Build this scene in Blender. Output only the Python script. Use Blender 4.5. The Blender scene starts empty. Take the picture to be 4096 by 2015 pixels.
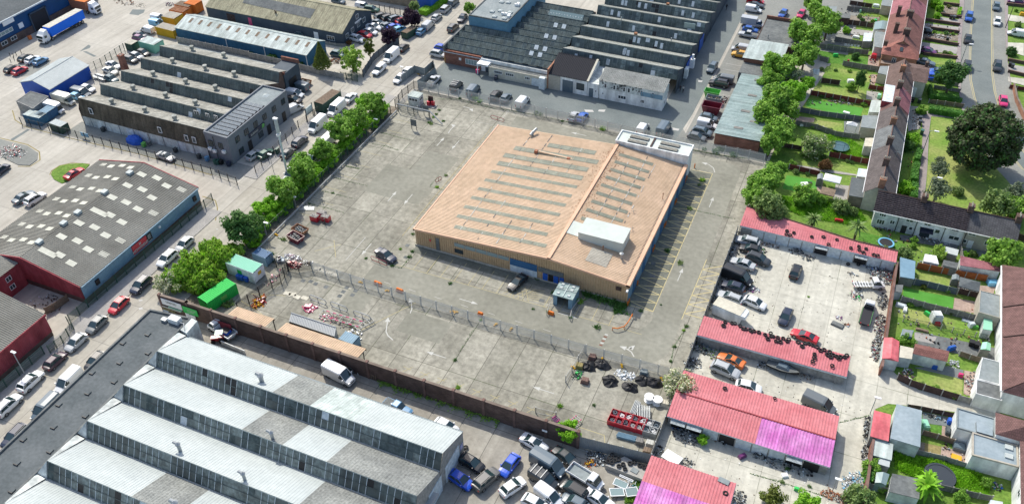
import bpy,math,random
from mathutils import Vector,Matrix
Ve=Vector
F4=[(0,1,2,3)]
B5=[(0,1,5,4),(1,2,6,5),(2,3,7,6),(3,0,4,7),(4,5,6,7)]
B6=[(0,3,2,1)]+B5
random.seed(7)
SC=bpy.context.scene
COL=SC.collection
# camera
FPX,CX,CY,CAMZ=3467.36,2048.,1007.5,102.
CR=Ve((.91825556,.39579035,-.01251916))
CU=Ve((-.24779982,.59899448,.76144656))
CF=Ve((-.30887211,.69610029,-.64810679))
def QL(s):
 n=list(map(int,s.split()));return list(zip(n[::2],n[1::2]))
def _fix():
 global CR,CU,CF
 f=CR.cross(CU).normalized()
 if f.dot(CF)>0:f=-f
 CF=-f
_fix()
cam=bpy.data.cameras.new('camera');cam.sensor_width=36;cam.lens=FPX/4096*36
cam.clip_start=1;cam.clip_end=2000
camo=bpy.data.objects.new('camera',cam);COL.objects.link(camo)
_b=-CF
camo.matrix_world=Matrix(((CR.x,CU.x,_b.x,0),(CR.y,CU.y,_b.y,0),(CR.z,CU.z,_b.z,CAMZ),(0,0,0,1)))
SC.camera=camo
# light
SUN_EL,SUN_AZ=48.,(-.66,.60)
W=bpy.data.worlds.new('World');SC.world=W;W.use_nodes=True
nt=W.node_tree;bgn=nt.nodes['Background']
sky=nt.nodes.new('ShaderNodeTexSky');sky.sky_type='NISHITA';sky.sun_disc=False
sky.dust_density=2.2;sky.ozone_density=.8;sky.sun_elevation=math.radians(SUN_EL);sky.sun_rotation=math.atan2(SUN_AZ[0],SUN_AZ[1])
nt.links.new(sky.outputs[0],bgn.inputs[0]);bgn.inputs[1].default_value=.15
sl=bpy.data.lights.new('sun','SUN');sl.energy=3.2;sl.angle=math.radians(.53);sl.color=(1,.955,.86)
so=bpy.data.objects.new('sun',sl);COL.objects.link(so)
_l=math.hypot(*SUN_AZ)
_d=Ve((SUN_AZ[0]/_l*math.cos(math.radians(SUN_EL)),SUN_AZ[1]/_l*math.cos(math.radians(SUN_EL)),math.sin(math.radians(SUN_EL))))
so.rotation_euler=_d.to_track_quat('Z','Y').to_euler();so.location=(0,0,150)
SC.view_settings.view_transform='Standard';SC.view_settings.look='None'
SC.view_settings.exposure=.43;SC.view_settings.gamma=1
SC.cycles.max_bounces=5;SC.cycles.diffuse_bounces=3;SC.cycles.glossy_bounces=2;SC.cycles.transparent_max_bounces=8
# survey helpers
TT={}
for _k,(_x,_y,_s)in{'t':(0,0,1.81),'m':(0,650,1.81),'b':(0,1315,1.81)}.items():
 for _i in range(4):TT[_k+str(_i+1)]=(1000*_i,_y,_s)
TT.update(r1=(3600,0,1.863),r2=(3600,650,1.863),r3=(3600,1300,1.772),c1=(2750,0,2.534),c2=(2850,900,2.535),c3=(2050,1700,4.022),e1=(1750,0,2.64),e2=(2350,0,2.64),e3=(1550,250,2.815),e4=(700,1000,2.534))
def G(t,u,v,z=.0):
 X,Y,s=TT[t];X+=u/s;Y+=v/s
 d=CR*((X-CX)/FPX)+CU*(-(Y-CY)/FPX)+CF
 k=(z-CAMZ)/d.z
 return(d.x*k,d.y*k)
def GP(t,pts,z=.0):return[G(t,u,v,z)for u,v in pts]
# mesh helpers
class MB:
 def __init__(s):s.v=[];s.f=[];s.m=[]
 def add(s,vs,fs,m=0):
  o=len(s.v);s.v+=[tuple(p)for p in vs]
  for f in fs:s.f.append(tuple(i+o for i in f));s.m.append(m)
  return s
 def quad(s,a,b,c,d,m=0):return s.add([a,b,c,d],F4,m)
 def box(s,x0,x1,y0,y1,z0,z1,m=0,mt=None):
  if x0>x1:x0,x1=x1,x0
  if y0>y1:y0,y1=y1,y0
  vs=[(x0,y0,z0),(x1,y0,z0),(x1,y1,z0),(x0,y1,z0),(x0,y0,z1),(x1,y0,z1),(x1,y1,z1),(x0,y1,z1)]
  s.add(vs,[(0,3,2,1),(0,1,5,4),(1,2,6,5),(2,3,7,6),(3,0,4,7)],m)
  s.add(vs,[(4,5,6,7)],m if mt is None else mt);return s
 def ob(s,c,l,w,z0,z1,ang=0,m=0,mt=None,taper=1.):
  ca,sa=math.cos(ang),math.sin(ang)
  def p(a,b,z):return(c[0]+a*ca-b*sa,c[1]+a*sa+b*ca,z)
  l/=2;w/=2;L,Wd=l*taper,w*taper
  vs=[p(-l,-w,z0),p(l,-w,z0),p(l,w,z0),p(-l,w,z0),p(-L,-Wd,z1),p(L,-Wd,z1),p(L,Wd,z1),p(-L,Wd,z1)]
  s.add(vs,[(0,3,2,1),(0,1,5,4),(1,2,6,5),(2,3,7,6),(3,0,4,7)],m)
  s.add(vs,[(4,5,6,7)],m if mt is None else mt);return s
 def prism(s,poly,z0,z1,m=0,mt=None):
  a=sum(poly[i][0]*poly[(i+1)%len(poly)][1]-poly[(i+1)%len(poly)][0]*poly[i][1]for i in range(len(poly)))
  if a<0:poly=poly[::-1]
  n=len(poly)
  vs=[(x,y,z0)for x,y in poly]+[(x,y,z1)for x,y in poly]
  s.add(vs,[(i,(i+1)%n,(i+1)%n+n,i+n)for i in range(n)],m)
  s.add(vs,[tuple(range(n,2*n))],m if mt is None else mt);return s
 def sheet(s,poly,z,m=0):
  a=sum(poly[i][0]*poly[(i+1)%len(poly)][1]-poly[(i+1)%len(poly)][0]*poly[i][1]for i in range(len(poly)))
  if a<0:poly=poly[::-1]
  s.add([(x,y,z)for x,y in poly],[tuple(range(len(poly)))],m);return s
 def tube(s,p,q,r,r2=None,n=6,m=0,cap=True):
  p=Ve(p);q=Ve(q);d=(q-p)
  if d.length<1e-6:return s
  d.normalize();a=d.orthogonal().normalized();b=d.cross(a)
  if r2 is None:r2=r
  vs=[p+(a*math.cos(t)+b*math.sin(t))*r for t in[2*math.pi*i/n for i in range(n)]]
  vs+=[q+(a*math.cos(t)+b*math.sin(t))*r2 for t in[2*math.pi*i/n for i in range(n)]]
  fs=[(i,(i+1)%n,(i+1)%n+n,i+n)for i in range(n)]
  if cap:fs+=[tuple(range(n-1,-1,-1)),tuple(range(n,2*n))]
  return s.add(vs,fs,m)
 def path(s,pts,r,n=6,m=0):
  for a,b in zip(pts,pts[1:]):s.tube(a,b,r,n=n,m=m)
  return s
 def lathe(s,prof,c=(0,0,0),n=16,m=0):
  vs=[];k=len(prof)
  for i in range(n):
   t=2*math.pi*i/n
   for r,z in prof:vs.append((c[0]+r*math.cos(t),c[1]+r*math.sin(t),c[2]+z))
  fs=[]
  for i in range(n):
   j=(i+1)%n
   for a in range(k-1):fs.append((i*k+a,j*k+a,j*k+a+1,i*k+a+1))
  return s.add(vs,fs,m)
 def corr(s,p0,p1,p2,p3,pitch=.35,amp=.05,m=0):
  p0,p1,p2,p3=map(Ve,(p0,p1,p2,p3))
  nrm=(p1-p0).cross(p3-p0).normalized()
  n=max(2,int(round((p1-p0).length/pitch)));vs=[];fs=[]
  ts=[]
  for i in range(n):
   for a,h in((0,0),(.45,0),(.55,1),(.95,1)):ts.append(((i+a)/n,h))
  ts.append((1,0))
  for t,h in ts:
   o=nrm*(amp*h);vs.append(p0.lerp(p1,t)+o);vs.append(p3.lerp(p2,t)+o)
  fs=[(2*i,2*i+2,2*i+3,2*i+1)for i in range(len(ts)-1)]
  return s.add(vs,fs,m)
 def mesh(s,name,mats):
  me=bpy.data.meshes.new(name);me.from_pydata(s.v,[],s.f);me.update()
  for k in(mats if isinstance(mats,(list,tuple))else[mats]):me.materials.append(M(k))
  me.polygons.foreach_set('material_index',s.m)
  return me
 def bd(s,name,mats,parent=None,loc=None,smooth=False):
  if parent is not None and loc is None:
   L=parent.get('_o');
   if L is not None:s.v=[(a-L[0],b-L[1],c-L[2])for a,b,c in s.v]
  me=s.mesh(name,mats)
  if smooth:me.polygons.foreach_set('use_smooth',[True]*len(me.polygons))
  o=bpy.data.objects.new(name,me);COL.objects.link(o)
  if parent is not None:
   o.parent=parent
  return o
def tag(o,label,cat,group=None,kind=None):
 if label:o['label']=label
 if cat:o['category']=cat
 if group:o['group']=group
 if kind:o['kind']=kind
 return o
ALL_ROOTS=[]
def th(name,label,cat,loc=(0,0,0),rz=0,group=None):
 o=bpy.data.objects.new(name,None);COL.objects.link(o)
 loc=(loc[0],loc[1],loc[2]if len(loc)>2 else 0)
 o.location=loc;o.rotation_euler=(0,0,rz);o['_o']=[float(c)for c in loc]
 o.empty_display_size=.5
 ALL_ROOTS.append(o)
 return tag(o,label,cat,group)
def st_(name,mb,mat):
 o=mb.bd(name,mat);o['kind']='structure';return o
def si(name,mb,mats,label,cat,group=None,kind=None,smooth=False):
 xs=[p[0]for p in mb.v];ys=[p[1]for p in mb.v];zs=[p[2]for p in mb.v]
 c=((min(xs)+max(xs))/2,(min(ys)+max(ys))/2,min(zs))
 mb.v=[(a-c[0],b-c[1],d-c[2])for a,b,d in mb.v]
 o=mb.bd(name,mats,smooth=smooth);o.location=c
 return tag(o,label,cat,group,kind)
def kids(o):return KID.get(o.name,[])
KID={}
def index_kids():
 KID.clear()
 for o in bpy.data.objects:
  if o.parent:KID.setdefault(o.parent.name,[]).append(o)
def dup(root,loc,rz=None,label=None,group=None,scale=None,cat=None):
 r=root.copy();COL.objects.link(r);r.location=(loc[0],loc[1],loc[2]if len(loc)>2 else 0)
 if rz is not None:r.rotation_euler=(0,0,rz)
 if scale is not None:r.scale=(scale,)*3 if not isinstance(scale,tuple)else scale
 if label:r['label']=label
 if group:r['group']=group
 if cat:r['category']=cat
 new=[r]
 for ch in root.children:
  c=ch.copy();COL.objects.link(c);c.parent=r;new.append(c)
  for g in ch.children:
   d=g.copy();COL.objects.link(d);d.parent=c;new.append(d)
 return r,new
 # materials
_M={}
AL=dict(zip('_a _b _c _d _e _f _g _h _i _j _k _l _m _n _o _p _q _r _s _t _u _v _w _x _y _z _aa _ab _ac _ad _ae _af _ag _ah _ai _aj _ak _al _am _an _ao _ap _aq _ar _as _at _au _av _aw _ax _ay _az _ba _bb _bc _bd _be _bf _bg _bh _bi _bj _bk _bl _bm _bn _bo _bp _bq _br _bs _bt _bu _bv _bw _bx _by _bz _ca _cb _cc _cd _ce _cf _cg _ch _ci _cj _ck'.split(),'felt_dark stained_render felt_grey fence_black cream_render white_render white_roof fence_green wood_grey blue_clad_dull wood_dark brick_brown pavement_grey beige_render blue_tarp paint_white maroon_wall dark_metal park_grass brown_slabs pale_roof glass_pale brick_red red_roof_faded asbestos_grey leaf_olive factory_glass_dark leaf_bright brick_orange asphalt_pale slate_wall brick_pier palisade_grey felt_blue conc_post dark_clad leaf_mid straw_grass leaf_dark paint_faint_yellow paint_faint_white lush_grass royal_clad housing_pale howdens_roof leaf_conifer tile_pinkish wood_red leaf_lime street_concrete felt_pale blue_clad glass_car tile_maroon black_sheet green_paint alley_concrete long_blue_clad fake_grass peach_roof tile_red wood_slate lamp_clear factory_glass old_rooflight tile_dark saw_top_roof pink_roof lane_tarmac glazing_bar leaf_willow brick_stock lamp_red tile_slate_blue estate_concrete leaf_hedge rooflight_green tile_brown peach_clad peach_trim mint_paint pale_blue_wall tile_grey teal_roof yard_concrete red_roof paint_yellow curtain_blue old_saw_roof'.split()))
def M(k):
 if isinstance(k,bpy.types.Material):return k
 return _M[k]
def newmat(name):
 m=bpy.data.materials.new(AL.get(name,name));m.use_nodes=True;_M[name]=m
 return m,m.node_tree,m.node_tree.nodes['Principled BSDF']
def N(nt,t,**kw):
 n=nt.nodes.new(t)
 for k,v in kw.items():
  if k.startswith('i_'):
   key=k[2:];key=int(key)if key.isdigit()else key.replace('_',' ')
   n.inputs[key].default_value=v
  else:setattr(n,k,v)
 return n
def su(name,c1,c2=None,scale=.3,rough=.8,fine=None,fine_amt=.25,metal=0,spec=.22,bump=0,coord='world',stretch=None,streak=None,hue_obj=.0,contrast=(.35,.65)):
 m,nt,b=newmat(name);L=nt.links.new
 if coord=='world':
  co=N(nt,'ShaderNodeNewGeometry').outputs['Position']
 else:co=N(nt,'ShaderNodeTexCoord').outputs['Object']
 if stretch:
  mp=N(nt,'ShaderNodeMapping');mp.inputs['Scale'].default_value=stretch;L(co,mp.inputs[0]);co2=mp.outputs[0]
 else:co2=co
 n1=N(nt,'ShaderNodeTexNoise',i_Scale=scale,i_Detail=5.,i_Roughness=.6);L(co2,n1.inputs['Vector'])
 mr=N(nt,'ShaderNodeMapRange',i_1=contrast[0],i_2=contrast[1]);L(n1.outputs[0],mr.inputs[0])
 mx=N(nt,'ShaderNodeMix',data_type='RGBA');L(mr.outputs[0],mx.inputs[0])
 mx.inputs[6].default_value=(*c1,1);mx.inputs[7].default_value=(*(c2 or c1),1)
 out=mx.outputs[2]
 if fine:
  n2=N(nt,'ShaderNodeTexNoise',i_Scale=fine,i_Detail=3.);L(co,n2.inputs['Vector'])
  m2=N(nt,'ShaderNodeMapRange',i_1=.3,i_2=.7,i_3=1-fine_amt,i_4=1+fine_amt);L(n2.outputs[0],m2.inputs[0])
  vm=N(nt,'ShaderNodeVectorMath',operation='SCALE');L(out,vm.inputs[0]);L(m2.outputs[0],vm.inputs['Scale']);out=vm.outputs[0]
 if streak:
  mp=N(nt,'ShaderNodeMapping');mp.inputs['Scale'].default_value=streak;L(co,mp.inputs[0])
  n3=N(nt,'ShaderNodeTexNoise',i_Scale=1.,i_Detail=4.);L(mp.outputs[0],n3.inputs['Vector'])
  m3=N(nt,'ShaderNodeMapRange',i_1=.3,i_2=.7,i_3=.68,i_4=1.22);L(n3.outputs[0],m3.inputs[0])
  vm=N(nt,'ShaderNodeVectorMath',operation='SCALE');L(out,vm.inputs[0]);L(m3.outputs[0],vm.inputs['Scale']);out=vm.outputs[0]
 if hue_obj:
  oi=N(nt,'ShaderNodeObjectInfo');m4=N(nt,'ShaderNodeMapRange',i_3=1-hue_obj,i_4=1+hue_obj);L(oi.outputs['Random'],m4.inputs[0])
  vm=N(nt,'ShaderNodeVectorMath',operation='SCALE');L(out,vm.inputs[0]);L(m4.outputs[0],vm.inputs['Scale']);out=vm.outputs[0]
 L(out,b.inputs['Base Color'])
 b.inputs['Roughness'].default_value=rough;b.inputs['Metallic'].default_value=metal
 b.inputs['Specular IOR Level'].default_value=spec
 if bump:
  n4=N(nt,'ShaderNodeTexNoise',i_Scale=fine or 8.,i_Detail=4.);L(co,n4.inputs['Vector'])
  bp=N(nt,'ShaderNodeBump',i_Strength=bump,i_Distance=.05);L(n4.outputs[0],bp.inputs['Height']);L(bp.outputs[0],b.inputs['Normal'])
 return m
def slab(name,c1,c2,bw,bh,mort=(.12,.115,.10),msize=.04,off=(0,0),vary=.12,scale=.12,weeds=True,stain=.35,rough=.9):
 m,nt,b=newmat(name);L=nt.links.new
 pos=N(nt,'ShaderNodeNewGeometry').outputs['Position']
 mp=N(nt,'ShaderNodeMapping');mp.inputs['Location'].default_value=(off[0],off[1],0);L(pos,mp.inputs[0])
 br=N(nt,'ShaderNodeTexBrick',offset=.0,squash=1.)
 br.inputs['Scale'].default_value=1.;br.inputs['Brick Width'].default_value=bw;br.inputs['Row Height'].default_value=bh
 br.inputs['Mortar Size'].default_value=msize;br.inputs['Mortar Smooth'].default_value=.3;br.inputs['Bias'].default_value=0
 br.inputs['Color1'].default_value=(1-vary,)*3+(1,);br.inputs['Color2'].default_value=(1+vary,)*3+(1,);br.inputs['Mortar'].default_value=(1,1,1,1)
 L(mp.outputs[0],br.inputs['Vector'])
 n1=N(nt,'ShaderNodeTexNoise',i_Scale=scale,i_Detail=8.,i_Roughness=.65);L(pos,n1.inputs['Vector'])
 mr=N(nt,'ShaderNodeMapRange',i_1=.36,i_2=.64);L(n1.outputs[0],mr.inputs[0])
 mx=N(nt,'ShaderNodeMix',data_type='RGBA');L(mr.outputs[0],mx.inputs[0]);mx.inputs[6].default_value=(*c1,1);mx.inputs[7].default_value=(*c2,1)
 mu=N(nt,'ShaderNodeMix',data_type='RGBA',blend_type='MULTIPLY');mu.inputs[0].default_value=1;L(mx.outputs[2],mu.inputs[6]);L(br.outputs['Color'],mu.inputs[7])
 n2=N(nt,'ShaderNodeTexNoise',i_Scale=1.1,i_Detail=7.,i_Roughness=.7);L(pos,n2.inputs['Vector'])
 m2=N(nt,'ShaderNodeMapRange',i_1=.3,i_2=.72,i_3=1+stain*.35,i_4=1-stain*.55);L(n2.outputs[0],m2.inputs[0])
 vm=N(nt,'ShaderNodeVectorMath',operation='SCALE');L(mu.outputs[2],vm.inputs[0]);L(m2.outputs[0],vm.inputs['Scale'])
 mp2=N(nt,'ShaderNodeMapping');mp2.inputs['Scale'].default_value=(.9,.05,1);L(pos,mp2.inputs[0])
 n5=N(nt,'ShaderNodeTexNoise',i_Scale=1.,i_Detail=3.);L(mp2.outputs[0],n5.inputs['Vector'])
 m5=N(nt,'ShaderNodeMapRange',i_1=.35,i_2=.7,i_3=1.06,i_4=.88);L(n5.outputs[0],m5.inputs[0])
 vm2=N(nt,'ShaderNodeVectorMath',operation='SCALE');L(vm.outputs[0],vm2.inputs[0]);L(m5.outputs[0],vm2.inputs['Scale'])
 mo=N(nt,'ShaderNodeMix',data_type='RGBA');L(br.outputs['Fac'],mo.inputs[0]);L(vm2.outputs[0],mo.inputs[6])
 if weeds:
  n3=N(nt,'ShaderNodeTexNoise',i_Scale=.22,i_Detail=3.);L(pos,n3.inputs['Vector'])
  m3=N(nt,'ShaderNodeMapRange',i_1=.52,i_2=.62);L(n3.outputs[0],m3.inputs[0])
  mg=N(nt,'ShaderNodeMix',data_type='RGBA');L(m3.outputs[0],mg.inputs[0]);mg.inputs[6].default_value=(*mort,1);mg.inputs[7].default_value=(.05,.075,.025,1)
  L(mg.outputs[2],mo.inputs[7])
 else:mo.inputs[7].default_value=(*mort,1)
 L(mo.outputs[2],b.inputs['Base Color']);b.inputs['Roughness'].default_value=rough;b.inputs['Specular IOR Level'].default_value=.25
 return m
def pn(name,c,rough=.6,metal=0,spec=.5,coat=0):
 m,nt,b=newmat(name);b.inputs['Base Color'].default_value=(*c,1);b.inputs['Roughness'].default_value=rough
 b.inputs['Metallic'].default_value=metal;b.inputs['Specular IOR Level'].default_value=spec
 if coat:b.inputs['Coat Weight'].default_value=coat
 return m
def bricks(name,c1,c2,mort,bw=.5,bh=.16,rough=.9):
 m,nt,b=newmat(name);L=nt.links.new
 geo=N(nt,'ShaderNodeNewGeometry');sp=N(nt,'ShaderNodeSeparateXYZ');L(geo.outputs['Position'],sp.inputs[0])
 ad=N(nt,'ShaderNodeMath',operation='ADD');L(sp.outputs[0],ad.inputs[0]);L(sp.outputs[1],ad.inputs[1])
 cb=N(nt,'ShaderNodeCombineXYZ');L(ad.outputs[0],cb.inputs[0]);L(sp.outputs[2],cb.inputs[1])
 br=N(nt,'ShaderNodeTexBrick');br.inputs['Scale'].default_value=1;br.inputs['Brick Width'].default_value=bw;br.inputs['Row Height'].default_value=bh
 br.inputs['Mortar Size'].default_value=.012;br.inputs['Color1'].default_value=(*c1,1);br.inputs['Color2'].default_value=(*c2,1);br.inputs['Mortar'].default_value=(*mort,1)
 L(cb.outputs[0],br.inputs['Vector'])
 n2=N(nt,'ShaderNodeTexNoise',i_Scale=.7,i_Detail=6.);L(geo.outputs['Position'],n2.inputs['Vector'])
 m2=N(nt,'ShaderNodeMapRange',i_1=.3,i_2=.7,i_3=.72,i_4=1.22);L(n2.outputs[0],m2.inputs[0])
 vm=N(nt,'ShaderNodeVectorMath',operation='SCALE');L(br.outputs['Color'],vm.inputs[0]);L(m2.outputs[0],vm.inputs['Scale'])
 L(vm.outputs[0],b.inputs['Base Color']);b.inputs['Roughness'].default_value=rough;b.inputs['Specular IOR Level'].default_value=.2
 return m
def tiles(name,c1,c2,axis,pitch=.32,rough=.85,line=.72):
 m,nt,b=newmat(name);L=nt.links.new
 geo=N(nt,'ShaderNodeNewGeometry');sp=N(nt,'ShaderNodeSeparateXYZ');L(geo.outputs['Position'],sp.inputs[0])
 cb=N(nt,'ShaderNodeCombineXYZ');L(sp.outputs[axis],cb.inputs[0])
 L(sp.outputs[1-axis],cb.inputs[1])
 br=N(nt,'ShaderNodeTexBrick');br.inputs['Scale'].default_value=1;br.inputs['Brick Width'].default_value=pitch*.9;br.inputs['Row Height'].default_value=pitch
 br.inputs['Mortar Size'].default_value=.03;br.inputs['Color1'].default_value=(*c1,1);br.inputs['Color2'].default_value=(*c2,1)
 br.inputs['Mortar'].default_value=(*[x*line for x in c1],1);L(cb.outputs[0],br.inputs['Vector'])
 n2=N(nt,'ShaderNodeTexNoise',i_Scale=.8,i_Detail=7.,i_Roughness=.7);L(geo.outputs['Position'],n2.inputs['Vector'])
 m2=N(nt,'ShaderNodeMapRange',i_1=.3,i_2=.7,i_3=.7,i_4=1.35);L(n2.outputs[0],m2.inputs[0])
 vm=N(nt,'ShaderNodeVectorMath',operation='SCALE');L(br.outputs['Color'],vm.inputs[0]);L(m2.outputs[0],vm.inputs['Scale'])
 L(vm.outputs[0],b.inputs['Base Color']);b.inputs['Roughness'].default_value=rough;b.inputs['Specular IOR Level'].default_value=.25
 return m
def lf(name,c1,c2,c3=None,scale=.9):
 m,nt,b=newmat(name);L=nt.links.new
 geo=N(nt,'ShaderNodeNewGeometry')
 n1=N(nt,'ShaderNodeTexNoise',i_Scale=scale,i_Detail=3.);L(geo.outputs['Position'],n1.inputs['Vector'])
 mr=N(nt,'ShaderNodeMapRange',i_1=.35,i_2=.65);L(n1.outputs[0],mr.inputs[0])
 mx=N(nt,'ShaderNodeMix',data_type='RGBA');L(mr.outputs[0],mx.inputs[0]);mx.inputs[6].default_value=(*c1,1);mx.inputs[7].default_value=(*c2,1)
 rp=N(nt,'ShaderNodeMapRange',i_3=.7,i_4=1.35);L(geo.outputs['Random Per Island'],rp.inputs[0])
 vm=N(nt,'ShaderNodeVectorMath',operation='SCALE');L(mx.outputs[2],vm.inputs[0]);L(rp.outputs[0],vm.inputs['Scale'])
 L(vm.outputs[0],b.inputs['Base Color']);b.inputs['Roughness'].default_value=.6;b.inputs['Specular IOR Level'].default_value=.25
 tr=N(nt,'ShaderNodeBsdfTranslucent');L(vm.outputs[0],tr.inputs[0])
 ms=N(nt,'ShaderNodeMixShader');ms.inputs[0].default_value=.38
 L(b.outputs[0],ms.inputs[1]);L(tr.outputs[0],ms.inputs[2]);L(ms.outputs[0],nt.nodes['Material Output'].inputs[0])
 return m
slab('_cg',(.232,.224,.18),(.36,.345,.285),4.55,10.1,off=(92-4.55,1.4),msize=.05,vary=.13,mort=(.10,.095,.075),stain=.75)
slab('_bw',(.4,.375,.32),(.48,.455,.395),6,12,msize=.04,vary=.04,stain=.22,weeds=False,mort=(.25,.24,.21))
slab('_ax',(.36,.335,.28),(.435,.41,.35),3.9,9,off=(105.2-3.9,0),msize=.05,vary=.05,stain=.28,weeds=False,mort=(.2,.19,.17))
slab('white_yard',(.44,.425,.355),(.56,.545,.465),4.4,7.5,off=(11,3),msize=.035,vary=.05,stain=.4,mort=(.30,.29,.24))
slab('_be',(.275,.255,.215),(.37,.35,.3),5,8,msize=.05,vary=.06,stain=.4,weeds=False)
su('asphalt',(.145,.168,.165),(.19,.213,.205),.15,.9,fine=3,fine_amt=.1)
su('_ad',(.205,.212,.195),(.26,.265,.24),.1,.9,fine=2,fine_amt=.1)
su('_bq',(.21,.207,.167),(.275,.27,.222),.1,.9,fine=1.2,fine_amt=.12)
su('pavement',(.26,.225,.22),(.32,.28,.27),.3,.9,fine=3,fine_amt=.1)
su('_m',(.30,.29,.27),(.37,.355,.33),.3,.9,fine=3,fine_amt=.1)
su('dirt',(.16,.13,.10),(.28,.25,.20),.5,.95,fine=3,fine_amt=.3)
su('_t',(.30,.22,.18),(.40,.31,.26),.6,.9,fine=3,fine_amt=.15)
su('grass',(.09,.19,.025),(.17,.25,.05),.35,.95,fine=2.5,fine_amt=.3,bump=.3)
su('_s',(.15,.26,.04),(.28,.31,.1),.12,.95,fine=2.,fine_amt=.25,bump=.3)
su('_ap',(.06,.17,.018),(.10,.22,.035),.5,.95,fine=2.5,fine_amt=.35,bump=.5)
su('_bg',(.07,.25,.03),(.09,.29,.045),.5,.9,fine=5,fine_amt=.08)
su('_al',(.24,.20,.09),(.30,.25,.11),.8,.95,fine=3,fine_amt=.2)
pn('_p',(.46,.46,.42),.7);pn('_ci',(.56,.47,.22),.7);pn('_an',(.44,.38,.19),.8);pn('_ao',(.48,.47,.44),.8)
pn('kerb',(.30,.29,.27),.9)
su('_bh',(.49,.355,.235),(.57,.415,.285),.2,.65,fine=.8,fine_amt=.08)
su('_ca',(.47,.33,.19),(.53,.37,.22),.3,.55,fine=2,fine_amt=.08)
su('_cb',(.62,.38,.25),(.70,.45,.30),.5,.55)
su('_by',(.185,.2,.155),(.27,.28,.215),.6,.5,fine=3,fine_amt=.12)
su('_g',(.415,.455,.445),(.48,.52,.505),.15,.55,fine=1.2,fine_amt=.05)
su('_u',(.40,.46,.43),(.52,.58,.55),.2,.6,streak=(1.2,.08,1),fine=2,fine_amt=.1)
su('_y',(.19,.2,.19),(.28,.29,.27),.3,.85,fine=3,fine_amt=.25)
su('_as',(.19,.185,.16),(.275,.268,.235),.15,.9,fine=3,fine_amt=.12)
su('mossy_roof',(.30,.28,.19),(.40,.37,.25),.2,.85,streak=(1.5,.08,1),fine=2,fine_amt=.15)
su('_ck',(.30,.295,.255),(.41,.40,.35),.25,.9,streak=(1.3,.1,1),fine=2,fine_amt=.15)
su('_bo',(.26,.27,.24),(.36,.37,.335),.4,.9,fine=2,fine_amt=.2)
su('_aj',(.065,.088,.085),(.125,.155,.148),.4,.7,streak=(1.5,1,.15),fine=3,fine_amt=.2)
su('brown_clad',(.085,.075,.055),(.15,.13,.095),.3,.8,streak=(1.6,1,.12),fine=3,fine_amt=.2)
su('_bl',(.07,.10,.10),(.19,.235,.22),.5,.35,streak=(1.1,1.1,.2),spec=.6,fine=2,fine_amt=.3)
su('_aa',(.04,.058,.06),(.09,.125,.12),.5,.35,streak=(1.1,1.1,.2),spec=.6)
su('_br',(.52,.58,.58),(.62,.68,.68),1,.6)
su('_ar',(.50,.545,.50),(.56,.60,.555),.2,.6,fine=1,fine_amt=.04);su('_bm',(.46,.465,.385),(.55,.55,.47),1,.6);su('_cj',(.008,.15,.74),(.01,.17,.80),.5,.5);su('bay_dark',(.125,.13,.105),(.175,.18,.148),.4,.9,fine=2,fine_amt=.15);su('_ay',(.24,.30,.33),(.31,.37,.40),.4,.7,fine=2,fine_amt=.08);pn('_bc',(.045,.045,.05),.95,spec=.1);pn('_bd',(.03,.46,.08),.65,spec=.2);pn('_cc',(.26,.58,.42),.65,spec=.2);su('_ag',(.50,.50,.47),(.60,.60,.56),1,.6)
su('_ah',(.085,.1,.105),(.125,.14,.145),.25,.8,fine=2,fine_amt=.12)
su('_c',(.20,.235,.24),(.27,.30,.30),.3,.8,fine=2,fine_amt=.12)
su('_a',(.11,.12,.12),(.17,.18,.175),.4,.85,fine=2,fine_amt=.2)
su('_cf',(.24,.32,.31),(.32,.40,.385),.3,.6,streak=(.1,1.2,1),fine=2,fine_amt=.12)
su('_f',(.7,.72,.7),(.79,.8,.78),.5,.8,streak=(.8,.8,.2),fine=2,fine_amt=.05)
su('_b',(.5,.54,.52),(.63,.66,.63),.5,.85,fine=1.5,fine_amt=.15,streak=(.8,.8,.25))
su('_e',(.50,.47,.38),(.58,.55,.45),.5,.85,fine=2,fine_amt=.08)
su('_n',(.38,.35,.29),(.45,.42,.35),.5,.85,fine=2,fine_amt=.08)
su('grey_render',(.165,.18,.20),(.19,.205,.225),.5,.75)
su('_j',(.16,.27,.35),(.19,.31,.39),.4,.5,fine=1.5,fine_amt=.08)
su('_az',(.03,.10,.21),(.04,.125,.25),.3,.5)
su('navy_clad',(.012,.06,.155),(.016,.075,.19),.3,.5)
su('_aq',(.022,.09,.4),(.03,.115,.47),.3,.45)
su('_bf',(.03,.115,.20),(.045,.15,.25),.3,.55,fine=1.5,fine_amt=.12)
su('_cd',(.12,.25,.34),(.15,.29,.39),.4,.7,fine=1.5,fine_amt=.1)
su('_q',(.27,.045,.055),(.33,.07,.08),.5,.8,streak=(1,1,.2))
su('_ae',(.055,.075,.095),(.08,.10,.12),.4,.7)
su('_ch',(.55,.12,.14),(.62,.17,.18),.3,.7,streak=(1.2,.2,1),fine=2,fine_amt=.12)
su('_x',(.47,.145,.16),(.56,.21,.225),.22,.8,fine=1.5,fine_amt=.10)
su('_bp',(.47,.13,.38),(.60,.27,.52),.35,.75,streak=(1.,.25,1),fine=2,fine_amt=.12)
su('garage_door',(.5,.56,.58),(.6,.65,.67),1.,.6,fine=2,fine_amt=.12)
su('block_wall',(.24,.24,.225),(.32,.315,.295),1.,.9,fine=2,fine_amt=.15)
bricks('_l',(.105,.068,.056),(.145,.095,.078),(.15,.12,.10))
bricks('_w',(.20,.085,.06),(.26,.115,.08),(.22,.16,.13))
bricks('_ac',(.30,.14,.085),(.36,.18,.11),(.26,.2,.16))
bricks('_bt',(.25,.20,.14),(.31,.25,.18),(.25,.22,.18))
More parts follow.
